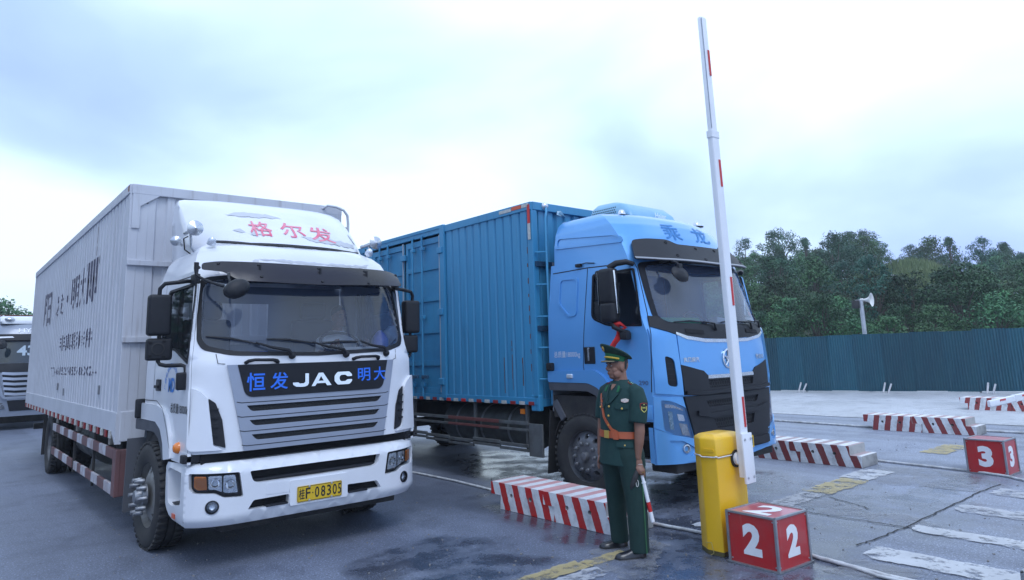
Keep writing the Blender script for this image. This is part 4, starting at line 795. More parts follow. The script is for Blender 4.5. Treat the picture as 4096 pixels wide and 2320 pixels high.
# front close-up mirror on its long arm
MB().tube([(-1.01, .36, 2.745), (-1.03, .30, 2.67), (-1.03, .24, 2.62)], [.024, .022, .018], 8).obj('close_mirror_arm', pblack, W, 60) if False else None
MB().tube([(-1.12, .20, 2.66), (-1.12, .20, 2.60), (-1.12, .19, 2.545), (-1.09, .14, 2.51), (-1.03, .05, 2.465), (-.96, -.06, 2.425), (-.93, -.10, 2.42)], [.022, .022, .015, .013, .013, .013, .013], 8).obj('close_mirror_arm', pblack, W, 60)
MB().tube([(-1.12, .21, 2.63), (-1.06, .33, 2.63)], .014, 6).obj('close_mirror_arm', pblack, W)
MB().tube([(-.80, .27, 2.58), (-.86, .12, 2.56), (-.885, .02, 2.50), (-.885, -.02, 2.46)], .012, 6).obj('close_mirror_stay', pblack, W, 60)
Mm = Matrix.Translation((-.865, -.14, 2.40)) @ rotm('Y', radians(-28)) @ rotm('X', radians(68)); mm_ = Matrix.Diagonal((1, .72, 1, 1))
cm = MB().lathe([(.0, .055), (.05, .052), (.09, .038), (.115, .012), (.120, -.012), (.112, -.02), (0, -.022)], 24, Mm @ mm_).obj('close_mirror', pblack, W, 60)
MB().rbox((-.94, -.105, 2.418), (.04, .03, .035), .004).obj('mirror_clamp', dull, cm)
# -- cargo box
X0, BY0, BY1, ZT = 1.302, 2.288, 11.83, 3.816
BX = holder('cargo_box', W)
for sg in (-1, 1):
    c_, cen, half = corr(BY0+.10, BY1-.08, 1.25, 3.71, sg*X0, .212, .030, sg, .58); SP = c_.obj('side_wall', wbox, BX)
    if sg < 0: CEN, HALF = cen, half; SPL = SP
    MB().rbox((sg*(X0-.015), (BY0+BY1)/2, 1.145), (.05, BY1-BY0-.02, .215), .006).obj('bottom_rail', wbox, BX); MB().rbox((sg*(X0-.015), (BY0+BY1)/2, 3.760), (.06, BY1-BY0-.02, .112), .008).obj('top_rail', wbox, BX)
    for k in range(38):
        y = BY0+.30+k*(BY1-BY0-.5)/37; MB().rbox((sg*(X0+.008), y, 1.00), (.02, .10, .075), .003).obj('rail_reflector', redrf if k % 2 else whrf, BX)
    for y in (BY0+.05, BY1-.04): MB().rbox((sg*(X0-.044), y, 2.42), (.10, .10, 2.75), .01).obj('corner_post', wbox, BX)
    g_ = MB().prism([(BY0-.004, 1.24), (BY0+.20, 1.24), (BY0+.20, 1.03), (BY0-.004, .915)][::-1], lambda a, b, d: Vector((sg*(X0+.013-d), a, b)), .0, .06); g_.obj('corner_gusset', wbox, BX)
c2_ = MB(); n_ = 12; p_ = (2*X0-.14)/n_; prof = []
for k in range(n_):
    x = -X0+.07+p_*k; prof += [(x, .025), (x+.10, .025), (x+.12, 0), (x+.195, 0), (x+.215, .025)]
prof = [q for q in prof if q[0] <= X0-.06]+[(X0-.07, .025)]; m_ = len(prof)
c2_.add([(x, BY0+.01+y, 1.1) for x, y in prof]+[(x, BY0+.01+y, 3.72) for x, y in prof], [(i, i+1, m_+i+1, m_+i) for i in range(m_-1)]).obj('front_wall', wbox, BX)
MB().rbox((0, BY0+.005, 3.757), (2*X0-.02, .05, .115), .008).obj('front_header', wbox, BX)
for z in (2.90, 2.035): MB().rbox((-.02, BY0-.015, z), (2*X0-.03, .05, .062), .006).obj('front_crossrail', wbox, BX)
MB().rbox((0, BY0+.03, 1.10), (2*X0-.05, .08, .32), .01).obj('front_sill', wbox, BX)
for s_ in (-1, 1):
    MB().prism([(s_*(X0-.02), 3.70), (s_*(X0-.30), 3.70), (s_*(X0-.10), 3.56), (s_*(X0-.10), 3.30), (s_*(X0-.02), 3.30)][::-s_], lambda a, b, d: Vector((a, BY0-.020+d, b)), 0, .02).obj('corner_plate', wbox, BX)
    MB().rbox((s_*(X0-.11), BY0+.02, 2.4), (.16, .03, 2.4), .006).obj('front_post', wbox, BX)
MB().box(-X0+.02, X0-.02, BY0+.03, BY1-.02, 3.775, 3.812).obj('roof', wbox, BX); MB().box(-X0+.06, X0-.06, BY0+.06, BY1-.03, 1.06, 1.12).obj('floor', chas, BX); MB().box(-X0+.03, X0-.03, BY1-.03, BY1, 1.05, 3.78).obj('rear_doors', wbox, BX)
MB().tube([(X0-.28, BY0-.02, 3.765), (X0-.24, BY0-.09, 3.80), (X0-.12, BY0-.10, 3.79), (X0-.01, BY0-.10, 3.755), (X0+.05, BY0-.09, 3.69), (X0+.065, BY0-.08, 3.58), (X0+.065, BY0-.08, 1.3)], .018, 8).obj('ladder_rail', wbox, BX, 60)
for z in (3.52, 3.15, 2.75, 2.35, 1.95, 1.55): MB().tube([(X0-.08, BY0-.03, z), (X0+.06, BY0-.08, z)], .013, 6).obj('ladder_rung', wbox, BX)
MB().rbox((-X0+.01, BY0+.06, 3.765), (.05, .09, .08), .005).obj('corner_lamp', mat('faded_orange', (.45, .16, .07), .5, var=.8, vscale=20), BX)
for y in (5.05, 6.45): MB().rbox((-X0-.004+.012, y, 2.9-.0), (.014, .012, 1.5), .002).obj('rusty_seam', rust, BX) if False else None
rs = MB()
for y, z0, z1 in ((CEN[15]+HALF+.01, 2.9, 3.7), (CEN[21]+HALF+.01, 2.5, 3.7), (CEN[28]+HALF+.01, 2.9, 3.65), (CEN[9]-HALF-.01, 3.2, 3.6)):
    for k in range(7):
        a = z0+(z1-z0)*k/7+random.uniform(0, .05); rs.box(-X0-.001+.004, -X0+.004, y, y+random.uniform(.006, .016), a, a+random.uniform(.03, .09))
rs.obj('rust_marks', rust, BX)
T3 = dict(centres=CEN, half=HALF+.004, m=navyt, parent=SPL, x=-X0)
strip_text('阳', ya=9.75, z0=2.52, yb=8.70, z1=3.15, bold=.03, **T3); strip_text('发', ya=8.05, z0=2.62, yb=7.15, z1=2.98, bold=.02, drop=((7.45, 7.7),), **T3); strip_text('·', ya=6.85, z0=2.78, yb=6.6, z1=2.90, bold=.02, **T3)
strip_text('明', ya=6.35, z0=2.62, yb=5.55, z1=3.12, bold=.03, **T3); strip_text('大', ya=5.50, z0=2.62, yb=5.05, z1=3.18, bold=.02, **T3); strip_text('丽', ya=5.00, z0=2.62, yb=4.02, z1=3.20, bold=.05, **T3)
strip_text('非真彩修件', ya=7.25, z0=2.01, yb=4.2, z1=2.27, bold=.02, drop=((5.02, 5.16),), **T3); strip_text('TJ-6152/455·8:X2--', ya=8.1, z0=1.60, yb=3.65, z1=1.76, bold=.02, **T3)
for y, z in ((3.45, 1.47), (6.4, 1.38), (7.1, 1.45)): MB().rbox((-X0-.006, y, z), (.02, .03, .11), .004).obj('wall_latch', mat('latch', (.18, .19, .21), .6), BX)
# chassis, guards, wheels
for s_ in (-1, 1): MB().rbox((s_*.43, 6.3, .80), (.08, 11.0, .26), .008).obj('chassis_rail', chas, W)
for y in (2.6, 4.2, 5.8, 7.4, 9.2, 10.9): MB().box(-1.2, 1.2, y, y+.07, .93, 1.055).obj('cross_bearer', chas, W)
for s_ in (-1, 1):
    gd = mat('guard_brown', (.16, .075, .075), .55, var=.5, vscale=3, vcol=(.10, .06, .06)); gs = holder('side_guard', W)
    MB().rbox((s_*1.275, 2.285+.06, .615), (.05, .17, .49), .008).obj('end_plate', gd, gs); MB().rbox((s_*1.16, 2.29, .615), (.27, .05, .49), .012).obj('end_plate', gd, gs)
    for z, hh in ((.805, .11), (.435, .11)):
        for k in range(12):
            y = 2.43+k*.41; bend = -.03*math.exp(-((y-4.75)/.5)**2) if z < .6 else 0
            MB().rbox((s_*1.285-s_*abs(bend), y+.205, z+bend), (.03, .41, hh), .004).obj('guard_rail', mat('guard_white', (.50, .51, .55), .5, var=.8, vscale=6, vcol=(.28, .2, .2)) if (k % 2) ^ (z < .6) else gd, gs)
    for y in (3.75, 5.25, 6.9): MB().rbox((s_*1.265, y, .68), (.03, .035, .74), .003).obj('guard_post', chas, gs)
MB().lathe([(0, 0), (.30, .0), (.31, .02), (.31, 1.38), (.30, 1.40), (0, 1.40)], 28, Matrix.Translation((-.92, 4.2, .78)) @ rotm('X', -pi/2)).obj('fuel_tank', tank, W, 40)
for y in (4.5, 5.3): MB().lathe([(.316, 0), (.316, .06)], 28, Matrix.Translation((-.92, y, .78)) @ rotm('X', -pi/2)).obj('tank_strap', pblack, W, 40)
MB().rbox((.9, 4.6, .74), (.5, 1.2, .5), .04).obj('battery_box', chas, W, 45); MB().rbox((-.95, 3.2, .85), (.3, .35, .3), .03).obj('air_tank', chas, W, 45)
for x, y in ((-1.24, 2.85), (-1.24, 5.2), (-1.24, 7.2)): MB().rbox((x, y, .93), (.06, .09, .13), .012).obj('rope_hook', mat('hook', (.25, .24, .22), .7), W)
MB().rbox((0, 1.36, .495), (2.0, .12, .12), .02).obj('front_axle', chas, W); MB().rbox((0, 8.03, .52), (1.9, .16, .16), .03).obj('rear_axle', chas, W); MB().lathe([(0, -.2), (.18, -.15), (.22, 0), (.18, .15), (0, .2)], 20, Matrix.Translation((0, 8.03, .55)) @ rotm('Y', pi/2)).obj('differential', chas, W, 50)
wheel(W, -1.06, 1.36, RIM_OUT, nutl, HUB, -.155, rz=radians(2)); wheel(W, 1.06, 1.36, RIM_OUT, nutl, HUB, -.155, flip=True)
for s_ in (-1, 1):
    wheel(W, s_*1.135, 8.03, RIM_IN, nutg, HUB, .02, flip=s_ > 0); wheel(W, s_*.80, 8.03, RIM_IN, nutg, HUB, .02, flip=s_ > 0, full=False)
    MB().rbox((s_*1.08, 8.72, .55), (.42, .012, .62), .003).obj('mud_flap', blk, W)
    fe = MB(); fe.loft([[Vector((s_*x, 1.36+.60*cos(a), .50+.60*sin(a))) for x in (.72, 1.10)]+[Vector((s_*x, 1.36+.585*cos(a), .50+.585*sin(a))) for x in (1.10, .72)] for a in [radians(8+k*16) for k in range(10)]]); fe.obj('inner_arch', chas, W, 50)
    MB().rbox((s_*1.0, 2.02, .62), (.5, .012, .75), .003, M=rotm('X', radians(4)).to_3x3()).obj('mud_flap', mat('flap_grey', (.10, .105, .12), .7), W)
MB().rbox((0, 11.6, .55), (2.3, .1, .12), .01).obj('rear_bumper', chas, W)
for s_ in (-1, 1): MB().rbox((s_*.8, 11.6, .8), (.08, .08, .5), .005).obj('bumper_stay', chas, W)
# ================================================================== blue box truck
BCAB = [(.4, -1.30, .25, 1.2, 6), (1.4, -1.30, .21, 1.2, 5), (1.9, -1.29, .22, 1.2, 4), (2.1, -1.24, .25, 1.19, 3), (2.78, -1.03, .22, 1.14, 3), (2.9, -.98, .22, 1.13, 3), (3.1, -.88, .22, 1.12, 3), (3.25, -.78, .24, 1.10, 3), (3.36, -.66, .25, 1.06, 3), (3.43, -.52, .25, .99, 3), (3.47, -.32, .22, .84, 3)]
bpaint = mat('blue_truck_paint', (.12, .37, .74), .28, .25, var=.2, vscale=2, vcol=(.10, .31, .63), coat=.6); bbox = mat('blue_box_steel', (.042, .245, .44), .42, var=.5, vscale=1.4, vcol=(.04, .26, .46), coat=.1, streak=.5, scol=(.02, .075, .16)); bbox2 = mat('blue_door_steel', (.045, .26, .45), .45, var=.5, vscale=1.4, vcol=(.025, .14, .30), streak=.4, scol=(.02, .09, .18))
textw = mat('white_letters', (.62, .70, .80), .5); bltx = mat('blue_sign', (.03, .20, .50), .5)
B = thing('blue_box_truck', 'blue box truck with high roof cab and blue corrugated box behind the officer', 'truck', (7.305, 6.111, 0), radians(.806))
FB, LB, RB = front_surf(BCAB), side_surf(BCAB, -1), side_surf(BCAB, 1)
wo = rpoly(mir([(0, 2.80), (-.5, 2.79), (-1.06, 2.74), (-1.075, 2.35), (-1.075, 2.10), (-1.02, 2.0), (-.85, 1.95), (0, 1.92)]), [0, .1, .06, .1, .06, .08, .1, 0, .1, .08, .06, .1, .06, .1], 4)
wi = rpoly(mir([(0, 2.76), (-.5, 2.75), (-.985, 2.70), (-1.01, 2.35), (-1.015, 2.10), (-.94, 2.035), (-.7, 2.015), (0, 2.005)]), [0, .1, .06, .1, .06, .08, .1, 0, .1, .08, .06, .1, .06, .1], 4)
winb = rpoly([(-.235, 2.665), (-.215, 2.12), (-.48, 2.02), (-1.00, 1.995), (-.90, 2.675)], [.04, .08, .06, .02, .04], 4)
zz = [.95+(2.85-.95)*k/22 for k in range(23)]
so_ = [(yf(BCAB, 9, z), z) for z in zz]+[(.50, 2.85), (.54, 2.2), (.54, 1.28), (-.10, 1.28), (-.33, 1.22), (-.45, 1.08), (-.50, .95)]
cb_ = MB(); hwB = lambda z: interp(BCAB, z)[2]; zf = [.50+(2.85-.50)*k/26 for k in range(27)]
USb = [1.2*u_ for u_ in (-.985, -.95, -.9, -.82, -.72, -.6, -.47, -.3, -.15, 0, .15, .3, .47, .6, .72, .82, .9, .95, .985)]
skin(cb_, [(-hwB(z), z) for z in zf]+[(hwB(z), z) for z in reversed(zf)], [wi], FB, .075, 0, .03, 0, USb)
for S in (LB, RB): skin(cb_, so_, [winb], S, .09, 0, .03)
cb_.loft([ring_pts(BCAB, z, yr) for z, yr in ((2.85, .50), (2.95, .50), (3.03, .50), (3.06, .50), (3.1, .495), (3.14, .49), (3.17, .485), (3.20, .48), (3.225, .478), (3.25, .475), (3.275, .47), (3.30, .465), (3.33, .46), (3.36, .455), (3.40, .44), (3.43, .42), (3.455, .38), (3.47, .30))], False, True)
cb_.obj('cab_body', bpaint, B, 38, .002)
MB().add([(-1.19, .52, 1.0), (1.19, .52, 1.0), (1.12, .49, 2.9), (-1.12, .49, 2.9)], [(0, 1, 2, 3)]).obj('cab_rear_wall', liner, B); MB().box(-1.17, 1.17, -1.0, .52, .93, 1.2).obj('cab_floor', chas, B)
skin(MB(), wo, [wi], FB, .08, .007, .02, .012, USb).obj('windscreen_surround', gloss, B, 40); plate(shrink(wi, -.01, 0, 2.4), FB, -.004, 0, .09, USb).obj('windscreen', glass('windscreen_glass_veiled', (.85, .92, .96), alpha=.13, ior=1.8), B, 60)  # bright sky reflection painted into this windscreen as a stronger diffuse veil
skin(MB(), rpoly([(-.97, 2.63), (.97, 2.63), (.96, 2.73), (0, 2.75), (-.96, 2.73)], .01, 2), [], FB, .1, -.012, 0, 0, USb).obj('tint_band', smoke, B, 60)
for S in (LB, RB):
    plate(winb, S, -.012, 0, .12).obj('side_window', wsd, B, 60); inn = [(-.6+(y+.6)*.93, 2.33+(z-2.33)*.93) for y, z in winb]; skin(MB(), winb, [inn], S, .1, .004, .01, .01).obj('window_seal', gloss, B, 40)
# interior
MB().rbox((0, -.82, 1.94), (2.1, .55, .14), .05, 3).obj('dashboard', dashm, B, 50); MB().rbox((0, -.6, 1.6), (2.1, .3, .6), .05).obj('dash_front', dashm, B)
for x in (-.62, .62):
    st_ = MB().rbox((x, -.05, 1.55), (.54, .56, .22), .06, 3).obj('seat', seatm, B, 50); MB().rbox((x, .25, 2.0), (.50, .16, .76), .06, 3).obj('seat_back', seatm, st_, 50); MB().rbox((x, .24, 2.48), (.3, .12, .2), .05, 3).obj('head_rest', seatm, st_, 50)
MB().box(-1.1, 1.1, .38, .42, 1.3, 2.8).obj('curtain', mat('curtain', (.10, .13, .18), .9, var=.4, vscale=3, stretch=(14, 1, .4)), B)
swb = MB().tube([(.60+.22*cos(a), -.46+.09*sin(a), 2.10+.11*sin(a)) for a in [2*pi*k/28 for k in range(28)]], .017, 8, closed=True).obj('steering_wheel', gloss, B, 80); MB().tube([(.60, -.46, 2.1), (.6, -.65, 1.95)], .035, 8).obj('steering_column', gloss, swb)
MB().rbox((-.50, -1.0, 2.045), (.80, .05, .10), .006, 1, rotm('X', radians(-30)).to_3x3()).obj('green_folder', mat('folder_green', (.02, .30, .08), .5, var=.3, vscale=5), B); MB().rbox((.42, -1.02, 2.05), (.46, .10, .07), .01, 2, rotm('Y', .1).to_3x3()).obj('papers', mat('papers', (.70, .74, .80), .7, var=.5, vscale=12, vcol=(.25, .45, .7)), B)
for L, m_ in (([(.80, 2.13), (.97, 2.115), (.97, 2.17), (.80, 2.18)], mat('red_sticker', (.55, .05, .07), .5)), ([(.62, 2.02), (.95, 2.03), (.93, 2.10), (.62, 2.10)], mat('white_card', (.55, .58, .6), .6))): skin(MB(), L, [], FB, .1, -.010).obj('screen_sticker', m_, B)
# visor
VB = [(2.70, -1.30, .30, 1.20, 3), (2.80, -1.19, .28, 1.19, 3), (3.06, -.96, .26, 1.13, 3)]; VSb = front_surf(VB)
VBo = plate(rpoly(mir([(0, 2.985), (-.45, 2.985), (-.55, 3.045), (-.87, 3.05), (-1.04, 3.025), (-1.17, 2.79), (-.88, 2.765), (0, 2.745)]), [0, .05, .05, .1, .05, .03, .1, 0, .1, .03, .05, .1, .05, .05], 4), VSb, .0, .03, .08, USb).obj('sun_visor', pblack, B, 45)
ribbon(MB(), [(-1.165, 2.79), (-.88, 2.768), (0, 2.748), (.88, 2.768), (1.165, 2.79)], VSb, .018, .004, h=.012).obj('visor_lip', mat('lip_grey', (.30, .31, .33), .5), VBo)
for x, z in ((-.62, 3.0), (-.15, 2.94), (.25, 2.94), (.72, 3.0), (-.62, 2.82), (-.15, 2.79), (.3, 2.79), (.8, 2.82), (1.05, 2.86)):
    P_, n_ = VSb(x, z); MB().lathe([(.024, 0), (.02, .006), (.012, -.004), (0, -.004)], 12, Matrix.Translation(P_) @ Vector((0, 0, 1)).rotation_difference(n_).to_matrix().to_4x4()).obj('visor_bolt', dark, VBo, 50)
# cowl, chrome, grille stack
plate(rpoly(mir([(0, 1.99), (-.7, 2.0), (-.95, 2.02), (-1.03, 2.10), (-1.13, 2.11), (-1.155, 1.99), (-.905, 1.896), (-.551, 1.848), (0, 1.825)]), .01, 2), FB, .012, .02, .08, USb).obj('cowl_panel', pblack, B, 45)
for a, b in ((-.75, -.45), (.45, .75)): plate(rpoly([(a, 1.905), (b, 1.885), (b, 1.93), (a, 1.95)], .008, 2), FB, .015, .004).obj('cowl_slot', dark, B)
plate(rpoly(mir([(0, 1.828), (-.447, 1.835), (-.75, 1.872), (-.895, 1.915), (-.90, 1.89), (-.76, 1.835), (-.447, 1.795), (0, 1.788)]), .006, 2), FB, .022, .02, .08, USb).obj('chrome_strip', dull, B, 45)
plate(rpoly(mir([(0, 1.79), (-.447, 1.797), (-.76, 1.837), (-.885, 1.885), (-.885, 1.555), (-.647, 1.495), (-.54, 1.473), (-.472, 1.42), (0, 1.415)]), .008, 2), FB, .016, .018, .08, USb).obj('nose_panel', bpaint, B, 45)
plate(rpoly(mir([(0, 1.42), (-.475, 1.425), (-.48, 1.385), (0, 1.38)]), .004, 2), FB, .032, .02, .1).obj('chrome_strip', dull, B, 45)
G1 = skin(MB(), rpoly(mir([(0, 1.385), (-.48, 1.385), (-.472, 1.42), (-.545, 1.475), (-.65, 1.497), (-.892, 1.556), (-.872, 1.225), (-.65, 1.207), (0, 1.205)]), .006, 2), [rpoly([(-.475, 1.365), (-.45, 1.282), (.45, 1.282), (.475, 1.365)], .012, 3)], FB, .07, .026, .05, .03, USb).obj('upper_grille', pblack, B, 40)
G2 = skin(MB(), rpoly(mir([(0, 1.195), (-.66, 1.205), (-.888, 1.210), (-.778, .76), (-.70, .56), (-.2, .545), (0, .545)]), .01, 2), [rpoly([(-.56, 1.145), (-.50, 1.072), (.50, 1.072), (.56, 1.145)], .012, 3), rpoly([(-.43, .935), (-.38, .825), (.38, .825), (.43, .935)], .012, 3)], FB, .07, .030, .05, .03, USb).obj('lower_grille', pblack, B, 40)
skin(MB(), [(-.62, 1.38), (-.62, .80), (.62, .80), (.62, 1.38)], [], FB, .1, .0045).obj('grille_backing', dark, B)
def honey(L, par):
    mb = MB(); r_ = .028; zs_ = [p[1] for p in L]; xs_ = [p[0] for p in L]; z = min(zs_); row = 0
    while z < max(zs_)+r_:
        x = min(xs_)+(r_*.87 if row % 2 else 0)
        while x < max(xs_):
            if inpoly((x, min(max(z, min(zs_)+.01), max(zs_)-.01)), L):
                h = [(x+r_*sin(k*pi/3), z+r_*cos(k*pi/3)) for k in range(6)]; g_ = [(x+(r_-.006)*sin(k*pi/3), z+(r_-.006)*cos(k*pi/3)) for k in range(6)]; vv = []
                for q in h+g_: P_, n_ = FB(*q); vv.append(P_+n_*.006)
                for q in g_: P_, n_ = FB(*q); vv.append(P_-n_*.012)
                mb.add(vv, [(k, (k+1) % 6, 6+(k+1) % 6, 6+k) for k in range(6)]+[(6+k, 6+(k+1) % 6, 12+(k+1) % 6, 12+k) for k in range(6)])
            x += r_*1.74
        z += r_*1.5; row += 1
    mb.obj('honeycomb', pblack, par)['kind'] = 'stuff'
honey([(-.475, 1.365), (-.45, 1.282), (.45, 1.282), (.475, 1.365)], G1); honey([(-.56, 1.145), (-.50, 1.072), (.50, 1.072), (.56, 1.145)], G2); honey([(-.43, .935), (-.38, .825), (.38, .825), (.43, .935)], G2)
ribbon(MB(), [(-.72, 1.02), (-.5, .985), (.5, .985), (.72, 1.02)], FB, .05, .055, h=.03).obj('grille_bar', pblack, G2); ribbon(MB(), [(-.86, 1.25), (-.6, 1.235), (.6, 1.235), (.86, 1.25)], FB, .04, .05, h=.03).obj('grille_bar', pblack, G1)
ribbon(MB(), [(-.68, .62), (.68, .62)], FB, .09, .06, h=.04).obj('grille_bar', pblack, G2)
Pb = plate(rpoly([(-.10, .55), (.285, .55), (.285, .69), (-.10, .69)], .01, 3), FB, .068, .006).obj('number_plate', platey, B); text_on(MB(), '1', FB, .235, .575, .262, .665, .071, .01).obj('plate_lettering', ink, Pb)
em = MB(); em.lathe([(.118, .0), (.118, .012), (.098, .016), (.094, .0)], 32, Matrix.Translation((-.03, FB(0, 1.6)[0].y-.017, 1.60)) @ rotm('X', pi/2)); EM = em.obj('round_emblem', chrome, B, 50)
for k in range(5):
    a = pi/2+2*pi*k/5; o = Vector((-.03, FB(0, 1.6)[0].y-.026, 1.60)); MB().tube([o, o+Vector((cos(a)*.096, 0, sin(a)*.096))], [.020, .008], 6).obj('emblem_spoke', chrome, EM, 50)
text_on(MB(), '东风柳汽', FB, -.845, 1.575, -.60, 1.635, .022, .02).obj('chrome_lettering', dull, B); text_on(MB(), '乘龙H5', FB, .60, 1.575, .82, 1.635, .022, .02).obj('chrome_lettering', dull, B)
# wipers
for a, b, c in (((-.86, 2.03), (-.42, 2.022), (-.20, 1.93)), ((-.05, 2.025), (.30, 2.03), (.62, 1.94)), ((.45, 2.03), (.75, 2.03), (.93, 1.96))):
    def P(q, o): p, n = FB(*q); return p+n*o
    wp = MB().tube([P(c, .02), P((c[0]-.04, c[1]+.07), .045), P(b, .035)], [.016, .012, .007], 8).obj('wiper', pblack, B, 60); MB().tube([P(a, .012), P(((a[0]+b[0])/2, (a[1]+b[1])/2+.01), .022), P((b[0]+.12, b[1]), .012)], [.006, .010, .006], 6).obj('wiper_blade', pblack, wp, 60)
# headlamps, corner panels, low bumper, fog lamps
for s_ in (-1, 1):
    def X(L): L = [(-s_*x, z) for x, z in L]; return L
    cp_ = skin(MB(), rpoly(X([(-1.185, 1.97), (-.905, 1.885), (-.887, 1.225), (-1.18, 1.255)]), .015, 3), [rpoly(X([(-1.065, 1.665), (-.965, 1.62), (-.95, 1.315), (-1.062, 1.335)]), .04, 4)], FB, .06, .022, .05, .025).obj('corner_panel', bpaint, B, 45)
    skin(MB(), X([(-1.09, 1.70), (-.94, 1.66), (-.93, 1.29), (-1.09, 1.30)]), [], FB, .08, .004).obj('corner_vent', gloss, cp_)
    for k in range(4): ribbon(MB(), X([(-1.05, 1.40+.06*k), (-.97, 1.39+.06*k)]), FB, .012, .012).obj('vent_blade', pblack, cp_)
    hb_ = X([(-1.135, 1.185), (-1.03, 1.165), (-.87, 1.088), (-.79, .752), (-.955, .775), (-1.115, .865)])
    surr = skin(MB(), rpoly(X([(-1.195, 1.225), (-.90, 1.205), (-.78, .745), (-1.05, .82), (-1.195, .89)]), .01, 3), [rpoly(hb_, .02, 3)], FB, .05, .014, .04, .02).obj('lamp_surround', bpaint, B, 45)
    H = skin(MB(), rpoly(hb_, .02, 3), [], FB, .06, -.02).obj('headlamp', gloss, B, 45)
    for L, m_ in (([(-1.10, 1.14), (-1.02, 1.125), (-.905, 1.075), (-.90, 1.055), (-1.0, 1.09), (-1.10, 1.10)], lens), ([(-1.075, 1.06), (-1.03, 1.055), (-1.02, .86), (-1.06, .87)], mat('drl_strip', (.30, .52, .66), .2, .3, var=.8, vscale=40, vcol=(.7, .85, .95))), ([(-.98, 1.03), (-.90, 1.01), (-.885, .945), (-.965, .955)], chrome), ([(-.965, .93), (-.865, .91), (-.83, .78), (-.93, .80)], lens)): skin(MB(), rpoly(X(L), .006, 2), [], FB, .05, .004).obj('lamp_reflector', m_, H, 50)
    skin(MB(), rpoly(hb_, .02, 3), [], FB, .05, .016).obj('lamp_cover', clear, H, 60)
    lb = skin(MB(), rpoly(X([(-1.198, .885), (-1.05, .815), (-.72, .735), (-.70, .535), (-.96, .505), (-1.185, .505)]), .012, 3), [rpoly(X([(-1.09, .755), (-.95, .745), (-.76, .64), (-.83, .575), (-.96, .60)]), .02, 3)], FB, .05, .03, .025, .04).obj('lower_bumper', bpaint, B, 45)
    skin(MB(), rpoly(X([(-1.09, .755), (-.95, .745), (-.76, .64), (-.83, .575), (-.96, .60)]), .02, 3), [], FB, .06, .008).obj('fog_recess', bpaint, lb, 45)
    P_, n_ = FB(-s_*-.902, .655); Mf = Matrix.Translation(P_+n_*.008) @ Vector((0, 0, 1)).rotation_difference(n_).to_matrix().to_4x4(); fg = MB().lathe([(.05, 0), (.046, .018), (.036, .02), (.034, 0)], 20, Mf).obj('fog_lamp', dull, B, 50); MB().lathe([(.035, .004), (.02, -.004), (0, -.006)], 16, Mf).obj('lamp_bowl', lensd, fg, 60)
    MB().add([(s_*1.2, y, z) for y, z in ((-1.06, .89), (-1.0, .89), (-1.0, .52), (-1.06, .505))], [(0, 1, 2, 3)]).obj('bumper_return', bpaint, lb)
plate(rpoly(mir([(0, .548), (-.70, .56), (-.72, .52), (-.2, .475), (0, .475)]), .01, 2), FB, .035, .04, .08, USb).obj('lower_lip', bpaint, B, 45)
MB().rbox((0, -1.02, .45), (2.0, .35, .12), .02).obj('lower_valance', chas, B)
# side details
sm = MB(); ribbon(sm, [(-1.075, 1.27), (-1.12, 1.9), (-1.075, 2.15), (-.945, 2.66), (-.90, 2.735), (-.16, 2.755), (.46, 2.745)], LB, .012, .003); ribbon(sm, [(-.16, 2.755), (-.06, 1.57), (-.07, 1.50)], LB, .009, .003); sm.obj('panel_gaps', seamm, B)['kind'] = 'stuff'
for S, sg in ((LB, -1), (RB, 1)):
    fo = rpoly([(.54, 1.50), (-.27, 1.515), (-.42, 1.43), (-.52, 1.28), (-.60, 1.03), (-.52, 1.03), (-.42, 1.19), (-.31, 1.305), (-.15, 1.36), (.54, 1.365)], [.03, .06, .05, .05, .01, .01, .05, .05, .05, .03], 3)
    plate(fo, S, .04, .05, .1).obj('fender', bpaint, B, 45)
    plate(rpoly([(.54, 1.365), (-.15, 1.36), (-.31, 1.305), (-.42, 1.19), (-.52, 1.03), (-.46, 1.0), (-.36, 1.13), (-.26, 1.22), (-.12, 1.265), (.52, 1.265)], .02, 3), S, .034, .08, .12).obj('arch_trim', mat('arch_plastic', (.075, .08, .095), .6), B, 45)
    P_, n_ = S(.14, 1.44); MB().rbox(P_+n_*.045, (.03, .10, .055), .014, 3).obj('side_lamp', mat('lamp_clear', (.6, .66, .72), .2, .3), B, 60)
    skin(MB(), rpoly([(.335, 2.665), (.0, 2.655), (.03, 2.175), (.17, 2.165), (.36, 2.34)], .05, 4), [rpoly([(.31, 2.64), (.03, 2.632), (.055, 2.20), (.165, 2.195), (.33, 2.35)], .05, 4)], S, .08, .012, .012, .014).obj('sleeper_panel_rim', bpaint, B, 60)
    MB().rbox((sg*1.192, -.17, 1.685), (.02, .20, .22), .02, 3).obj('handle_recess', pblack, B, 50); MB().rbox((sg*1.206, -.16, 1.70), (.02, .028, .16), .008, 2).obj('door_handle', dull, B, 50)
    skin(MB(), rpoly([(.40, 3.22), (-.60, 3.12), (-.74, 3.06), (-.73, 3.0), (.43, 3.06)], .05, 4), [rpoly([(.36, 3.19), (-.60, 3.10), (-.69, 3.05), (-.66, 3.035), (.38, 3.09)], .04, 4)], S, .09, .014, .012, .016).obj('roof_swage', bpaint, B, 60)
    MB().rbox((sg*1.19, -.79, 1.05), (.05, .58, .16), .02).obj('sill_panel', bpaint, B, 45); MB().rbox((sg*1.08, -.78, .76), (.08, .50, .05), .01).obj('step', pblack, B); MB().rbox((sg*1.12, -.56, .72), (.06, .04, .50), .01).obj('step_side', pblack, B); MB().rbox((sg*1.08, -.78, .52), (.10, .50, .04), .01).obj('step', dull, B); MB().box(sg*.9-.02, sg*.9+.02, -1.1, -.5, .5, 1.2).obj('step_back', dark, B)
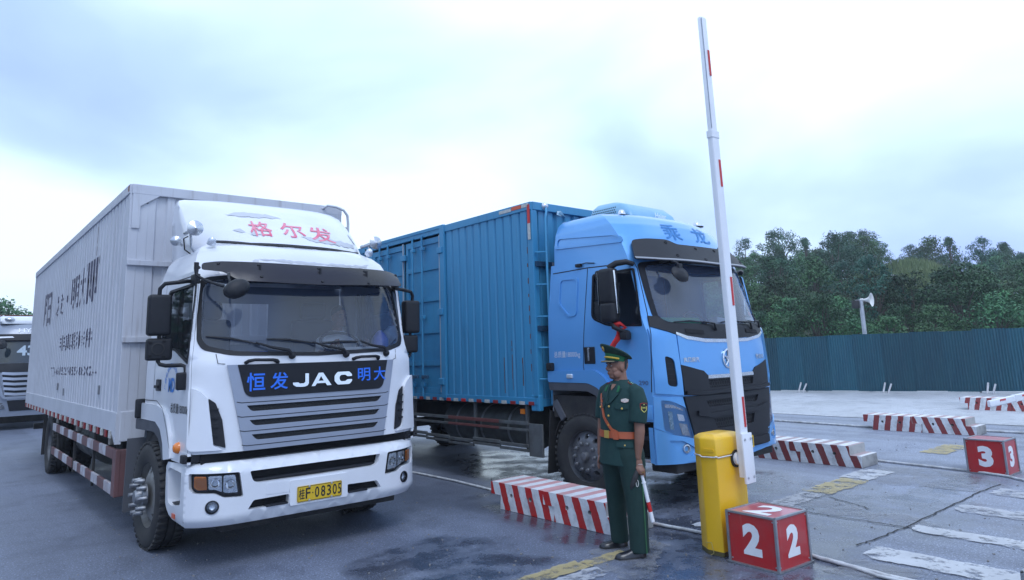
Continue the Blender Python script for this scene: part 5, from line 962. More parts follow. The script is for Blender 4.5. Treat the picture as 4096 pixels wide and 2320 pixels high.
MB().rbox((-1.225, .50, 1.555), (.07, .10, .10), .02).obj('rubber_stop', pblack, B, 45)
text_on(MB(), '总质量18000kg', LB, .445, 1.655, -.015, 1.745, .004, .004).obj('lettering', textw, B); text_on(MB(), '290', LB, -.905, 1.345, -1.04, 1.395, .004, .02).obj('lettering', mat('grey_letters', (.10, .16, .30), .4, .5), B)
for ch, a, b in (('乘', -.45, -.12), ('龙', .15, .50)): text_on(MB(), ch, FB, a, 3.065, b, 3.295, .005, .008, .03, (8, 10)).obj('roof_letter', bltx, B)
# mirrors
def bmirror(s_):
    m1 = MB().rbox((s_*1.345, -.66, 2.47), (.14, .22, .42), .05, 3).obj('wing_mirror', pblack, B, 50); MB().rbox((s_*1.345, -.66, 2.17), (.14, .21, .24), .05, 3).obj('wide_angle_mirror', pblack, B, 50)
    MB().rbox((s_*1.345, -.773, 2.40), (.038, .012, .50), .005, 2, rotm('Y', s_*.06).to_3x3()).obj('chrome_trim', chrome, m1, 50); MB().rbox((s_*1.345, -.548, 2.45), (.12, .006, .38), .002).obj('mirror_glass', chrome, m1)
    MB().tube([(s_*1.14, -.88, 2.72), (s_*1.22, -.84, 2.745), (s_*1.28, -.74, 2.735), (s_*1.345, -.67, 2.68)], [.03, .034, .038, .04], 8).obj('mirror_arm', pblack, B, 60); MB().rbox((s_*1.29, -.50, 2.62), (.05, .16, .12), .03).obj('mirror_shoulder', pblack, B, 50)
    MB().tube([(s_*1.345, -.67, 2.08), (s_*1.36, -.72, 2.0), (s_*1.28, -.78, 1.95), (s_*1.20, -.80, 1.93)], .028, 8).obj('mirror_arm', pblack, B, 60)
    if s_ < 0: MB().rbox((-1.26, -.80, 1.90), (.10, .11, .10), .03).obj('arm_foot', pblack, B, 50)
bmirror(-1); bmirror(1)
rib = MB(); rb_ = []
for k in range(10):
    t = k/9; rb_.append([Vector((-1.33+.05*sin(t*5)+dx*(1+.9*t), -.74+.05*t+dy, 2.02-.28*t)) for dx, dy in ((-.02, -.012), (.025, -.02+.015*sin(t*9)), (.02, .012), (-.02, .016))])
rib.loft(rb_).obj('red_ribbon', mat('red_cloth', (.45, .015, .015), .8), B, 60); MB().tube([(-1.36, -.70, 2.03), (-1.30, -.76, 2.04), (-1.25, -.80, 1.99), (-1.30, -.75, 1.96), (-1.36, -.70, 2.0)], .022, 6).obj('ribbon_knot', mat('red_cloth', (.45, .015, .015), .8), B, 60)
MB().tube([(-.78, -.99, 2.74), (-.78, -1.12, 2.76), (-.74, -1.20, 2.72), (-.73, -1.22, 2.66)], .014, 8).obj('close_mirror_arm', pblack, B, 60)
MB().lathe([(0, .05), (.06, .045), (.115, .025), (.14, -.005), (.13, -.02), (0, -.025)], 24, Matrix.Translation((-.735, -1.235, 2.585)) @ rotm('X', radians(62)) @ Matrix.Diagonal((1, .78, 1, 1))).obj('close_mirror', pblack, B, 60); MB().rbox((-.735, -1.23, 2.67), (.07, .04, .07), .01).obj('mirror_clamp', pblack, B)
# roof air conditioner, lamps
acm = mat('ac_shell', (.22, .45, .62), .4, var=.2, vscale=3, coat=.2); ac = MB(); ac.loft([[Vector((x, y, z)) for x, y in rpoly([(-hx, yb), (-hx*.92, yfr), (hx*.92, yfr), (hx, yb)], .07, 4)] for hx, yb, yfr, z in ((.52, .36, -.36, 3.445), (.53, .37, -.37, 3.465), (.52, .36, -.34, 3.53), (.48, .34, -.22, 3.64), (.42, .30, -.05, 3.70), (.36, .25, .02, 3.715))])
AC = ac.obj('roof_air_conditioner', acm, B, 40); Sac = plane_surf((-.505, .30, 3.49), (0.0, -1, 0), (.05, 0, 1)); hx = MB()
for i in range(13):
    for j in range(4): q = circ(.03+.032*i+(.016 if j % 2 else 0), .012+.032*j, .011, 6); pts = [Sac(*p)[0]+Sac(*p)[1]*.022 for p in q]; hx.add(pts, [tuple(range(6))])
hx.obj('vent_holes', dark, AC)['kind'] = 'stuff'
Sf = plane_surf((-.1, -.372, 3.465), (1, 0, 0), (0, .10, 1)); text_on(MB(), 'Haier', Sf, .10, .0, .34, .075, .006, .02).obj('lettering', mat('ac_letters', (.75, .82, .88), .5), AC)
for x in (-.72, .90): MB().lathe([(.05, 0), (.048, .02), (.03, .06), (0, .068)], 14, Matrix.Translation((x, -.40, 3.43))).obj('marker_lamp', lens, B, 60); MB().rbox((x+.04, -.41, 3.43), (.16, .05, .025), .01).obj('lamp_base', pblack, B)
MB().rbox((-1.155, -.02, 2.80), (.05, .09, .04), .008).obj('side_camera', pblack, B); MB().tube([(-1.16, -.06, 2.81), (-1.17, -.16, 2.815), (-1.15, -.28, 2.80)], .007, 6).obj('camera_wire', pblack, B)
# -- cargo box
XB, QY0, QD0, QY1, QT = 1.275, .689, 2.76, 7.9, 3.745
CB = holder('cargo_box', B)
c_, cen, half = corr(QY0+.09, QD0-.06, 1.165, 3.64, -XB, .172, .030, -1, .70); c_.obj('side_wall', bbox, CB)
c_, cen, half = corr(QY0+.09, QY1-.06, 1.165, 3.64, XB, .172, .030, 1, .70); c_.obj('side_wall', bbox, CB)
c_, cen, half = corr(5.0, QY1-.06, 1.165, 3.64, -XB, .172, .030, -1, .70); c_.obj('side_wall', bbox, CB)
for sg in (-1, 1):
    MB().rbox((sg*(XB-.02), (QY0+QY1)/2, 3.69), (.07, QY1-QY0-.01, .11), .008).obj('top_rail', bbox, CB); MB().rbox((sg*(XB-.02), (QY0+QY1)/2, 1.12), (.06, QY1-QY0-.01, .09), .006).obj('bottom_rail', bbox, CB)
    for y in (QY0+.045, QY1-.04): MB().rbox((sg*(XB-.045), y, 2.40), (.10, .10, 2.66), .012).obj('corner_post', bbox, CB)
MB().rbox((-XB+.0, QD0+.005, 2.42), (.06, .12, 2.62), .008).obj('door_post', bbox, CB); MB().rbox((-XB+.0, 3.9, 3.735), (.05, 2.34, .055), .006).obj('door_header', bbox, CB)
for y0, y1 in ((QD0+.06, 3.865), (3.895, 4.98)):
    dr = MB(); S = lambda a, b: (Vector((-XB+.006, a, b)), Vector((-1, 0, 0)))
    pans = []
    z = 1.20
    for hh in (.42, .50, .50, .50, .42):
        pans.append(rpoly([(y0+.07, z+.05), (y1-.07, z+.05), (y1-.07, z+hh-.03), (y0+.07, z+hh-.03)], .015, 2)); z += hh
    skin(dr, [(y0, 1.17), (y1, 1.17), (y1, 3.60), (y0, 3.60)], pans, S, .25, 0, .022)
    DR = dr.obj('side_door', bbox2, CB)
    for p in pans: skin(MB(), p, [], S, .3, -.022).obj('door_panel', bbox2, DR)
    MB().rbox((-XB-.012, y0+.03, 2.4), (.02, .018, 2.42), .004).obj('door_seal', mat('door_seal_grey', (.35, .42, .48), .6), DR)
    for yy in (y0+.5, y0+.78):
        MB().tube([(-XB-.035, yy, 1.12), (-XB-.035, yy, 3.66)], .017, 8).obj('lock_rod', bbox2, DR, 60)
        for zz_ in (1.3, 2.35, 3.45): MB().rbox((-XB-.025, yy, zz_), (.05, .09, .06), .008).obj('rod_bracket', bbox2, DR)
    for zz_ in (1.35, 2.40, 3.36): MB().rbox((-XB-.025, y0-.01, zz_), (.05, .13, .10), .012).obj('hinge', bbox, DR)
    for yy in (y0+.42, y0+.70): MB().rbox((-XB-.05, yy, 1.42), (.04, .16, .05), .01).obj('lock_handle', mat('lock_steel', (.05, .12, .2), .5, .5), DR)
c3 = MB(); n_ = 14; p_ = (2*XB-.16)/n_; prof = []
for k in range(n_):
    x = -XB+.08+p_*k; prof += [(x, .03), (x+p_*.28, .03), (x+p_*.38, 0), (x+p_*.9, 0)]
prof.append((XB-.08, .03)); m_ = len(prof); c3.add([(x, QY0+.02+y, 1.1) for x, y in prof]+[(x, QY0+.02+y, 3.66) for x, y in prof], [(i, i+1, m_+i+1, m_+i) for i in range(m_-1)]).obj('front_wall', bbox, CB)
MB().rbox((0, QY0+.01, 3.69), (2*XB-.02, .05, .11), .008).obj('front_header', bbox, CB)
for z in (2.90, 2.05): MB().rbox((0, QY0-.01, z), (2*XB-.04, .05, .07), .006).obj('front_crossrail', mat('crossrail_dark', (.012, .05, .10), .5), CB)
MB().rbox((0, QY0+.02, 1.10), (2*XB-.06, .06, .10), .006).obj('front_sill', bbox, CB); MB().box(-XB+.03, XB-.03, QY0+.03, QY1-.03, 3.70, 3.742).obj('roof', bbox, CB); MB().box(-XB+.05, XB-.05, QY0+.05, QY1-.05, 1.08, 1.11).obj('floor', chas, CB); MB().box(-XB+.03, XB-.03, QY1-.04, QY1, 1.1, 3.7).obj('rear_doors', bbox, CB)
MB().rbox((-XB+.03, QY0+.06, 1.10), (.07, .16, .20), .012).obj('corner_gusset', bbox, CB)
for k, (y, m_) in enumerate([(y_, (redrf, whrf)[i % 2]) for i, y_ in enumerate([.82+.185*j for j in range(22)])]): MB().rbox((-XB-.003, y, 1.093), (.02, .11, .045), .004).obj('rail_reflector', mat('reflector_bright_red', (.55, .03, .03), .3) if m_ is redrf and k in (8, 10) else m_, CB)
for y, z, sy, sz, m_ in ((1.22, 3.695, .26, .045, whrf), (.98, 3.705, .20, .05, tape), (.80, 3.705, .14, .05, whrf), (.735, 3.58, .05, .26, tape), (.735, 3.34, .05, .22, whrf)): MB().rbox((-XB-.016, y, z), (.008, sy, sz), .002).obj('reflective_tape', mat('tape_orange', (.62, .10, .04), .4) if (y == .98) else m_, CB)
mb = MB()
MB().tube([(-XB+.22, QY0-.05, 3.66), (-XB+.16, QY0-.12, 3.60), (-XB+.125, QY0-.13, 3.50), (-XB+.12, QY0-.13, 1.08)], .017, 8).obj('ladder_rail', bbox2, CB, 60)
for z in (3.05, 2.62, 2.2, 1.8, 1.4): MB().tube([(-XB+.02, QY0-.02, z), (-XB+.125, QY0-.13, z)], .012, 6).obj('ladder_rung', bbox2, CB)
MB().lathe([(.055, 0), (.05, .02), (.03, .05), (0, .055)], 16, Matrix.Translation((-XB+.23, QY0-.01, 3.70)) @ rotm('X', pi/2)).obj('work_lamp', lens, CB, 60)
ft = MB(); ft.add([(-.82+.10*random.uniform(-1, 1)+.02*i, QY0-.05+.02*random.random(), 3.62+.05*random.uniform(-1, 1)) for i in range(7)], [(0, 1, 2), (2, 3, 4), (1, 3, 5), (4, 5, 6), (0, 4, 6)]); ft.obj('foil_scrap', chrome, CB)
rs = MB()
for y, z0, z1 in ((1.18, 1.25, 1.9), (1.35, 1.2, 1.6), (.80, 1.5, 3.2), (.97, 1.3, 1.6)):
    for k in range(9): a = z0+(z1-z0)*k/9+random.uniform(0, .05); rs.box(-XB-.0015, -XB+.003, y, y+random.uniform(.006, .014), a, a+random.uniform(.03, .12))
rs.obj('rust_marks', rust, CB)['kind'] = 'stuff'
# chassis
for s_ in (-1, 1):
    MB().rbox((s_*.43, 3.2, .82), (.08, 9.0, .26), .008).obj('chassis_rail', chas, B); gs = holder('side_guard', B); gg = mat('guard_grey', (.11, .12, .125), .6, var=.7, vscale=6, vcol=(.05, .045, .04))
    MB().rbox((s_*1.24, .80, .63), (.03, .26, .41), .008).obj('end_plate', gg, gs)
    for z, hh in ((.83, .045), (.745, .035), (.545, .045), (.49, .035)):
        for k in range(6):
            y = .93+.6*k; MB().rbox((s_*1.245, y+.3, z+(.02*sin(k*2.1) if z < .6 else 0)), (.035, .60, hh), .006).obj('guard_rail', gg if k not in (1, 2) or z < .7 else mat('guard_rust', (.16, .05, .045), .6, var=.6, vscale=8), gs)
    for y in (.98, 2.1, 3.7): MB().rbox((s_*1.22, y, .80), (.04, .045, .60), .005).obj('guard_post', gg, gs)
    MB().rbox((s_*.98, .60, .62), (.46, .012, .78), .003, M=rotm('X', radians(6)).to_3x3()).obj('mud_flap', blk, B); fe = MB(); fe.loft([[Vector((s_*x, .60*cos(a), .50+.60*sin(a))) for x in (.72, 1.14)]+[Vector((s_*x, .585*cos(a), .50+.585*sin(a))) for x in (1.14, .72)] for a in [radians(20+k*15) for k in range(10)]]); fe.obj('inner_arch', chas, B, 50)
    MB().rbox((s_*1.16, .42, 1.02), (.05, .10, .26), .01, M=rotm('X', radians(-35)).to_3x3()).obj('arch_bracket', mat('flap_grey', (.10, .105, .12), .7), B)
    wheel(B, s_*1.05, 5.55, RIM_IN, nutg, HUB, .02, flip=s_ > 0); wheel(B, s_*.72, 5.55, RIM_IN, nutg, HUB, .02, flip=s_ > 0, full=False)
MB().lathe([(0, 0), (.27, .0), (.28, .02), (.28, 1.90), (.27, 1.92), (0, 1.92)], 28, Matrix.Translation((-.90, 1.05, .74)) @ rotm('X', -pi/2)).obj('fuel_tank', tank, B, 40)
for y in (1.4, 2.0, 2.6): MB().lathe([(.286, 0), (.286, .05)], 28, Matrix.Translation((-.90, y, .74)) @ rotm('X', -pi/2)).obj('tank_strap', mat('strap', (.2, .21, .22), .5, .5), B, 40)
MB().rbox((.9, 1.9, .74), (.5, 1.4, .5), .04).obj('battery_box', chas, B, 45); MB().rbox((-1.22, 1.05, .98), (.06, .09, .07), .01).obj('side_lamp', amber, B)
MB().rbox((0, 0, .495), (2.0, .12, .12), .02).obj('front_axle', chas, B); MB().rbox((0, 5.55, .5), (1.9, .16, .16), .03).obj('rear_axle', chas, B)
wheel(B, -1.055, 0, RIM_FLAT, nutg, HUBC, -.125, rz=radians(3)); wheel(B, 1.055, 0, RIM_FLAT, nutg, HUBC, -.125, flip=True)
# ================================================================== people
def blob(mb, name, voxel, sm=3, m=None, parent=None):
    me = mb.mesh('tmp'); o = bpy.data.objects.new('tmp', me); COL.objects.link(o)
    md = o.modifiers.new('r', 'REMESH'); md.mode = 'VOXEL'; md.voxel_size = voxel
    s_ = o.modifiers.new('s', 'SMOOTH'); s_.factor = .5; s_.iterations = sm
    dg = bpy.context.evaluated_depsgraph_get(); out_ = bpy.data.meshes.new_from_object(o.evaluated_get(dg)); out_.name = name
    bpy.data.objects.remove(o); bpy.data.meshes.remove(me); out_.shade_smooth(); out_.materials.clear(); out_.materials.append(m)
    return link(name, out_, parent)
def fl(a): return Vector((-cos(a), -sin(a), 0)), Vector((sin(a), -cos(a), 0))
def ering(c, e1, e2, n=20): return [Vector(c)+e1*cos(2*pi*k/n)+e2*sin(2*pi*k/n) for k in range(n)]
def ellip(mb, c, rx, ry, rz, M=None, n=14):
    M = M or Matrix.Identity(3); c = Vector(c); rings = []
    for i in range(1, n):
        t = -pi/2+pi*i/n; rings.append([c+M @ Vector((rx*cos(t)*cos(2*pi*k/n), ry*cos(t)*sin(2*pi*k/n), rz*sin(t))) for k in range(n)])
    mb.loft(rings)
def limb(mb, pts, n=14): mb.tube([p[:3] for p in pts], [p[3] for p in pts], n)
skinm = mat('skin', (.235, .115, .075), .5, var=.35, vscale=30, vcol=(.19, .085, .06), bump=.05, bscale=120); jack = mat('dark_green_serge', (.006, .038, .035), .82, var=.35, vscale=22, vcol=(.006, .030, .028), bump=.25, bscale=22); trous = mat('dark_green_trousers', (.006, .030, .026), .85, var=.35, vscale=14, vcol=(.004, .02, .018), bump=.3, bscale=15)
bright = mat('bright_green_felt', (.01, .11, .045), .85); gold = mat('gold', (.62, .42, .10), .35, .6); leath = mat('orange_leather', (.42, .085, .025), .5, var=.4, vscale=14, coat=.15); shoem = mat('black_leather', (.008, .009, .014), .28, coat=.3, var=.3, vscale=18); hairm = mat('black_hair', (.012, .011, .011), .7); redp = mat('red_piping', (.35, .02, .02), .6)
def head(mb, c, a, s=1.):
    """c = centre of the skull; a = facing angle"""
    Fh, Lh = fl(a); Z = Vector((0, 0, 1)); c = Vector(c); M = Matrix((Fh, Lh, Z)).transposed()
    P = lambda f, l, z: c+(Fh*f+Lh*l+Z*z)*s
    ellip(mb, P(-.008, 0, .022), .100*s, .079*s, .105*s, M); ellip(mb, P(.022, 0, -.050), .068*s, .062*s, .068*s, M)       # skull, face
    ellip(mb, P(.045, 0, -.092), .036*s, .040*s, .028*s, M)                                                       # chin
    for sg in (-1, 1):
        ellip(mb, P(.045, sg*.040, -.035), .030*s, .024*s, .026*s, M); ellip(mb, P(.020, sg*.052, -.075), .045*s, .018*s, .035*s, M)      # cheek, jaw
        ellip(mb, P(-.012, sg*.078, -.018), .022*s, .010*s, .033*s, M)                                           # ear
        ellip(mb, P(.078, sg*.028, .022), .018*s, .024*s, .009*s, M)                                             # brow
    limb(mb, [(*P(.080, 0, .012), .011*s), (*P(.095, 0, -.012), .013*s), (*P(.108, 0, -.030), .017*s)], 10); ellip(mb, P(.092, 0, -.034), .02*s, .022*s, .012*s, M)     # nose
    ellip(mb, P(.084, 0, -.062), .014*s, .025*s, .008*s, M); ellip(mb, P(.081, 0, -.075), .014*s, .023*s, .009*s, M)                 # lips
    return P, M
def face_parts(P, M, parent, s=1.):
    for sg in (-1, 1):
        e_ = MB(); ellip(e_, P(.080, sg*.032, .000), .010*s, .015*s, .007*s, M, 10); e_.obj('eye', mat('eye_white', (.26, .23, .22), .4), parent, 170)
        e_ = MB(); ellip(e_, P(.0885, sg*.034, .000), .004*s, .006*s, .006*s, M, 8); e_.obj('iris', mat('eye_dark', (.02, .012, .01), .2), parent, 170)
        e_ = MB(); ellip(e_, P(.089, sg*.032, .024), .006*s, .022*s, .005*s, M, 8); e_.obj('eyebrow', hairm, parent, 170)
    e_ = MB(); ellip(e_, P(.094, 0, -.0685), .004*s, .022*s, .0018*s, M, 8); e_.obj('mouth_line', mat('lip_dark', (.10, .03, .03), .6), parent, 170)
OF = thing('person', 'officer in dark green uniform and peaked cap holding a striped baton', 'person', (4.80, 4.37, .003), -YAW)
OF.rotation_euler = (0, radians(1.9), -YAW)
AT, AH = radians(38), radians(20); FT, LT = fl(AT)
TOR = [(.74, .012, .0, .234, .172), (.87, .008, .0, .222, .160), (.97, .0, .0, .203, .146), (1.03, -.003, .0, .196, .141), (1.15, -.003, .0, .203, .142), (1.25, .0, .0, .207, .136), (1.35, .010, .0, .205, .120), (1.41, .018, .0, .178, .100), (1.445, .020, .0, .125, .082), (1.47, .020, .0, .080, .070)]
bd_ = MB(); hc = (-.012, 0, 1.600); HP, HM = head(bd_, hc, AH)
limb(bd_, [(.030, .0, 1.36, .07), (.022, .0, 1.44, .066), (.012, 0, 1.50, .061), (.006, 0, 1.56, .060)])
bd_.loft([ering((cx, cy, z), FT*(d-.02), LT*(w_-.02)) for z, cx, cy, w_, d in TOR[1:9]])
limb(bd_, [(.125, -.145, 1.375, .055), (.145, -.180, 1.26, .055), (.140, -.195, 1.10, .047), (.140, -.205, 1.04, .046), (.131, -.21, .95, .041), (.122, -.208, .86, .030), (.119, -.205, .815, .027)])
limb(bd_, [(-.085, .145, 1.375, .055), (-.12, .175, 1.25, .05), (-.135, .185, 1.08, .045), (-.15, .17, .92, .038), (-.165, .15, .80, .027)])
for q in (((.07, -.09, .90, .10), (.085, -.12, .66, .09), (.10, -.15, .47, .07), (.11, -.165, .28, .06), (.118, -.168, .08, .045)), ((-.045, .07, .90, .10), (-.045, .09, .66, .088), (-.035, .12, .47, .068), (-.02, .14, .28, .06), (.0, .15, .08, .045))): limb(bd_, q)
# near hand closed on the baton
ellip(bd_, (.124, -.208, .778), .032, .024, .048); ellip(bd_, (.128, -.215, .750), .034, .022, .026)
for q in (((.150, -.222, .745, .0105), (.166, -.224, .722, .010), (.168, -.222, .690, .0092), (.166, -.220, .664, .008)), ((.136, -.232, .742, .0105), (.150, -.243, .718, .010), (.153, -.238, .692, .009), (.142, -.226, .680, .008)), ((.118, -.234, .742, .0105), (.128, -.246, .718, .010), (.133, -.241, .694, .009), (.128, -.226, .684, .008)), ((.100, -.226, .746, .0095), (.106, -.237, .724, .009), (.112, -.236, .702, .008), (.115, -.224, .694, .0075)), ((.128, -.188, .785, .012), (.140, -.178, .755, .011), (.150, -.182, .725, .0095), (.152, -.192, .705, .0085))): limb(bd_, q, 8)
# far hand hanging, slightly curled
ellip(bd_, (-.168, .148, .765), .022, .034, .045)
for k, (dx, dy) in enumerate(((-.008, .028), (-.012, .010), (-.012, -.008), (-.008, -.024))): limb(bd_, [(-.168+dx*.5, .148+dy, .735, .0095), (-.176+dx, .146+dy, .705, .009), (-.176+dx*.5, .144+dy, .678-(.006 if k in (1, 2) else 0), .0075)], 8)
limb(bd_, [(-.176, .12, .785, .0105), (-.190, .112, .752, .0095), (-.192, .114, .725, .008)], 8)
BODY = blob(bd_, 'body', .0055, 4, skinm, OF); face_parts(HP, HM, OF)
# clothes
jk = MB(); jk.loft([ering((cx, cy, z), FT*d, LT*w_, 28) for z, cx, cy, w_, d in TOR])
limb(jk, [(.095, -.115, 1.40, .060), (.130, -.150, 1.375, .072), (.146, -.178, 1.28, .080), (.138, -.190, 1.20, .079), (.127, -.195, 1.115, .077)], 18); limb(jk, [(-.06, .11, 1.40, .06), (-.095, .15, 1.37, .070), (-.120, .175, 1.26, .075), (-.132, .182, 1.12, .074)], 18)
JK = blob(jk, 'tunic', .008, 6, jack, OF)
tr_ = MB(); limb(tr_, [(.05, -.07, .90, .13), (.068, -.095, .82, .130), (.085, -.12, .66, .113), (.100, -.15, .47, .094), (.108, -.163, .30, .088), (.113, -.168, .16, .084), (.118, -.170, .045, .084)], 18); limb(tr_, [(-.03, .05, .90, .13), (-.045, .075, .82, .125), (-.045, .09, .66, .108), (-.035, .12, .47, .090), (-.024, .138, .30, .084), (-.012, .146, .16, .081), (-.003, .150, .05, .081)], 18); ellip(tr_, (.01, 0, .86), .13, .13, .10)
TR = blob(tr_, 'trousers', .008, 6, trous, OF)
def tor(z):
    z = max(TOR[0][0], min(TOR[-1][0], z)); return interp([(t[0], *t[1:]) for t in TOR], z)
def JS(u_, z):      # u = arc length round the chest from the front centre towards his left
    cx, cy, w_, d = tor(z); ph = u_/.17; p = Vector((cx, cy, z))+FT*d*cos(ph)+LT*w_*sin(ph); n = (FT*cos(ph)/d+LT*sin(ph)/w_).normalized(); return p, n
def band(z, hgt, off, m, name, par, n=40):
    mb = MB(); rg = []
    for dz, o in ((-hgt/2, 0), (-hgt/2, off), (hgt/2, off), (hgt/2, 0)): cx, cy, w_, d = tor(z+dz); rg.append(ering((cx, cy, z+dz), FT*(d+o), LT*(w_+o), n))
    mb.loft(rg, False, False); return mb.obj(name, m, par, 40)
BELT = band(1.005, .058, .012, leath, 'belt', JK); P_, n_ = JS(-.01, 1.005); MB().rbox(P_+n_*.014, (.012, .055, .066), .004, 2, Matrix.Rotation(AT, 3, 'Z')).obj('belt_buckle', gold, BELT)
def on_j(name, L, m, o=.012, dpt=.012, par=None, r_=.004): return plate(rpoly(L, r_, 3), JS, o, dpt, .03).obj(name, m, par or JK, 40)
on_j('lapel', [(-.012, 1.265), (.02, 1.28), (.075, 1.36), (.085, 1.405), (.062, 1.437), (.040, 1.43), (.02, 1.36)], jack, .014); on_j('lapel', [(-.012, 1.265), (-.03, 1.28), (-.075, 1.36), (-.085, 1.405), (-.062, 1.437), (-.04, 1.43), (-.03, 1.36)], jack, .014)
on_j('open_neck', [(-.008, 1.385), (.010, 1.41), (.026, 1.44), (-.034, 1.44), (-.022, 1.41)], skinm, .006)
for s_ in (-1, 1): on_j('collar_tab', [(s_*.055, 1.372), (s_*.078, 1.378), (s_*.082, 1.428), (s_*.062, 1.428)][::s_], bright, .020, .008)
cl = MB(); cl.loft([[Vector((.02, 0, z))+FT*d*cos(t)+LT*w_*sin(t) for t in [radians(40+k*14) for k in range(21)]] for z, d, w_ in ((1.425, .098, .108), (1.455, .082, .086), (1.478, .070, .072), (1.478, .062, .064), (1.44, .066, .07))], False, False); cl.obj('collar', jack, JK, 50)
for u_, z in ((.118, 1.245), (-.100, 1.245)):
    on_j('pocket_flap', [(u_-.055, z+.030), (u_+.055, z+.030), (u_+.055, z-.012), (u_, z-.026), (u_-.055, z-.012)], jack, .010); P_, n_ = JS(u_, z-.012); MB().lathe([(.010, 0), (.009, .004), (.004, .006), (0, .006)], 12, Matrix.Translation(P_+n_*.010) @ Vector((0, 0, 1)).rotation_difference(n_).to_matrix().to_4x4()).obj('button', gold, JK, 60)
for u_, z in ((.135, .925),):
    on_j('pocket_flap', [(u_-.065, z+.026), (u_+.065, z+.026), (u_+.065, z-.020), (u_-.065, z-.020)], jack, .016); P_, n_ = JS(u_, z-.004); MB().lathe([(.011, 0), (.010, .004), (.004, .006), (0, .006)], 12, Matrix.Translation(P_+n_*.010) @ Vector((0, 0, 1)).rotation_difference(n_).to_matrix().to_4x4()).obj('button', gold, JK, 60)
for z in (1.245, 1.165, 1.085): P_, n_ = JS(.004, z); MB().lathe([(.0105, 0), (.0095, .004), (.004, .006), (0, .006)], 12, Matrix.Translation(P_+n_*.005) @ Vector((0, 0, 1)).rotation_difference(n_).to_matrix().to_4x4()).obj('button', gold, JK, 60)
on_j('chest_badge', [(.10, 1.312), (.135, 1.322), (.17, 1.312), (.165, 1.292), (.135, 1.284), (.105, 1.292)], mat('badge_silver', (.6, .58, .5), .4, .3, var=.6, vscale=90, vcol=(.5, .1, .1)), .009); on_j('name_tag', [(-.125, 1.300), (-.085, 1.300), (-.085, 1.312), (-.125, 1.312)], mat('tag_dark', (.05, .05, .07), .4), .008)
st = MB(); ribbon(st, [(-.155, 1.345), (-.10, 1.285), (-.07, 1.22), (-.045, 1.15), (.0, 1.09), (.048, 1.03), (.075, .99)], JS, .022, .010, h=.006, step=.03); ST = st.obj('cross_strap', leath, JK); on_j('strap_keeper', [(.052, .968), (.092, .968), (.088, 1.04), (.040, 1.06), (.030, 1.045)], leath, .018, .012)
for s_ in (-1, 1):     # shoulder boards
    c0 = Vector((.02, 0, 1.447))+LT*s_*.10; c1 = Vector((.02, 0, 1.405))+LT*s_*.205; dvec = (c1-c0).normalized(); nv = Vector((0, 0, 1))-dvec*dvec.z; nv.normalize(); S_ = plane_surf(c0+nv*.012, dvec, -FT if s_ > 0 else FT); S2 = (lambda a, b, S_=S_, nv=nv: (S_(a, b)[0], nv))
    bo = plate(rpoly([(-.02, 0), (.0, -.022), (.10, -.026), (.10, .026), (.0, .022)], .003, 2), S2, .002, .006, .1).obj('shoulder_board', redp, JK); plate(rpoly([(-.013, 0), (.003, -.018), (.096, -.021), (.096, .021), (.003, .018)], .003, 2), S2, .004, .003, .1).obj('board_face', bright, bo)
    for t in (.02, .04, .06): plate(circ(t, 0, .006, 5), S2, .006, .002).obj('rank_star', mat('star_silver', (.7, .7, .68), .3, .5), bo)
    plate([(.082, -.02), (.088, -.02), (.088, .02), (.082, .02)], S2, .006, .002).obj('rank_bar', gold, bo)
pc = Vector((.146, -.178, 1.245)); pn = Vector((.33, -.94, .02)).normalized(); pe = Vector((.94, .33, 0)); SPt = lambda a, b: (pc+pn*(.0815-3.2*a*a)+pe*a+Vector((0, 0, 1))*b, pn)
shl = lambda k: rpoly([(-.034*k, .036*k), (0, .044*k), (.034*k, .036*k), (.034*k, -.012*k), (0, -.046*k), (-.034*k, -.012*k)], [.004, .01, .004, .01, .012, .01], 3)
pa = plate(shl(1.), SPt, .004, .006, .02).obj('sleeve_patch', redp, JK); plate(shl(.90), SPt, .0055, .002, .02).obj('patch_field', mat('patch_black', (.01, .018, .014), .8), pa); text_on(MB(), 'XNC', SPt, -.019, -.006, .019, .008, .0075, .03).obj('patch_lettering', mat('patch_yellow', (.62, .60, .16), .7), pa)
wr = MB(); ribbon(wr, [(-.024, .012), (-.026, -.012), (-.012, -.030), (0, -.036), (.012, -.030), (.026, -.012), (.024, .012)], SPt, .006, .0075, step=.01); wr.obj('patch_wreath', mat('patch_yellow', (.62, .60, .16), .7), pa); plate([(x*.008, .028+y*.008) for x, y in [(sin(2*pi*k/10)*(1 if k % 2 == 0 else .42), cos(2*pi*k/10)*(1 if k % 2 == 0 else .42)) for k in range(10)]][::-1], SPt, .0075, .001).obj('patch_star', mat('patch_yellow', (.62, .60, .16), .7), pa)
# cap
Fh, Lh = fl(AH); cc = Vector((-.020, 0, 0))
def cring(rf, rl, z0, sl_, n=36, sh=0): return [cc+Fh*(rf*cos(2*pi*k/n)+sh)+Lh*rl*sin(2*pi*k/n)+Vector((0, 0, z0+sl_*(rf*cos(2*pi*k/n)))) for k in range(n)]
CAPB = MB().loft([cring(.100, .083, 1.642, .16), cring(.104, .087, 1.692, .24), cring(.09, .07, 1.695, .24)], False, False).obj('cap_band', bright, OF, 50)
crown = mat('cap_green', (.006, .032, .022), .8, bump=.1, bscale=90); CAPC = MB().loft([cring(.102, .086, 1.690, .24), cring(.128, .110, 1.705, .35), cring(.145, .125, 1.719, .43), cring(.149, .129, 1.727, .45), cring(.145, .125, 1.735, .45), cring(.115, .10, 1.744, .43), cring(.06, .05, 1.750, .42)], False, True).obj('cap_crown', crown, CAPB, 60)
vz = MB(); rg = []
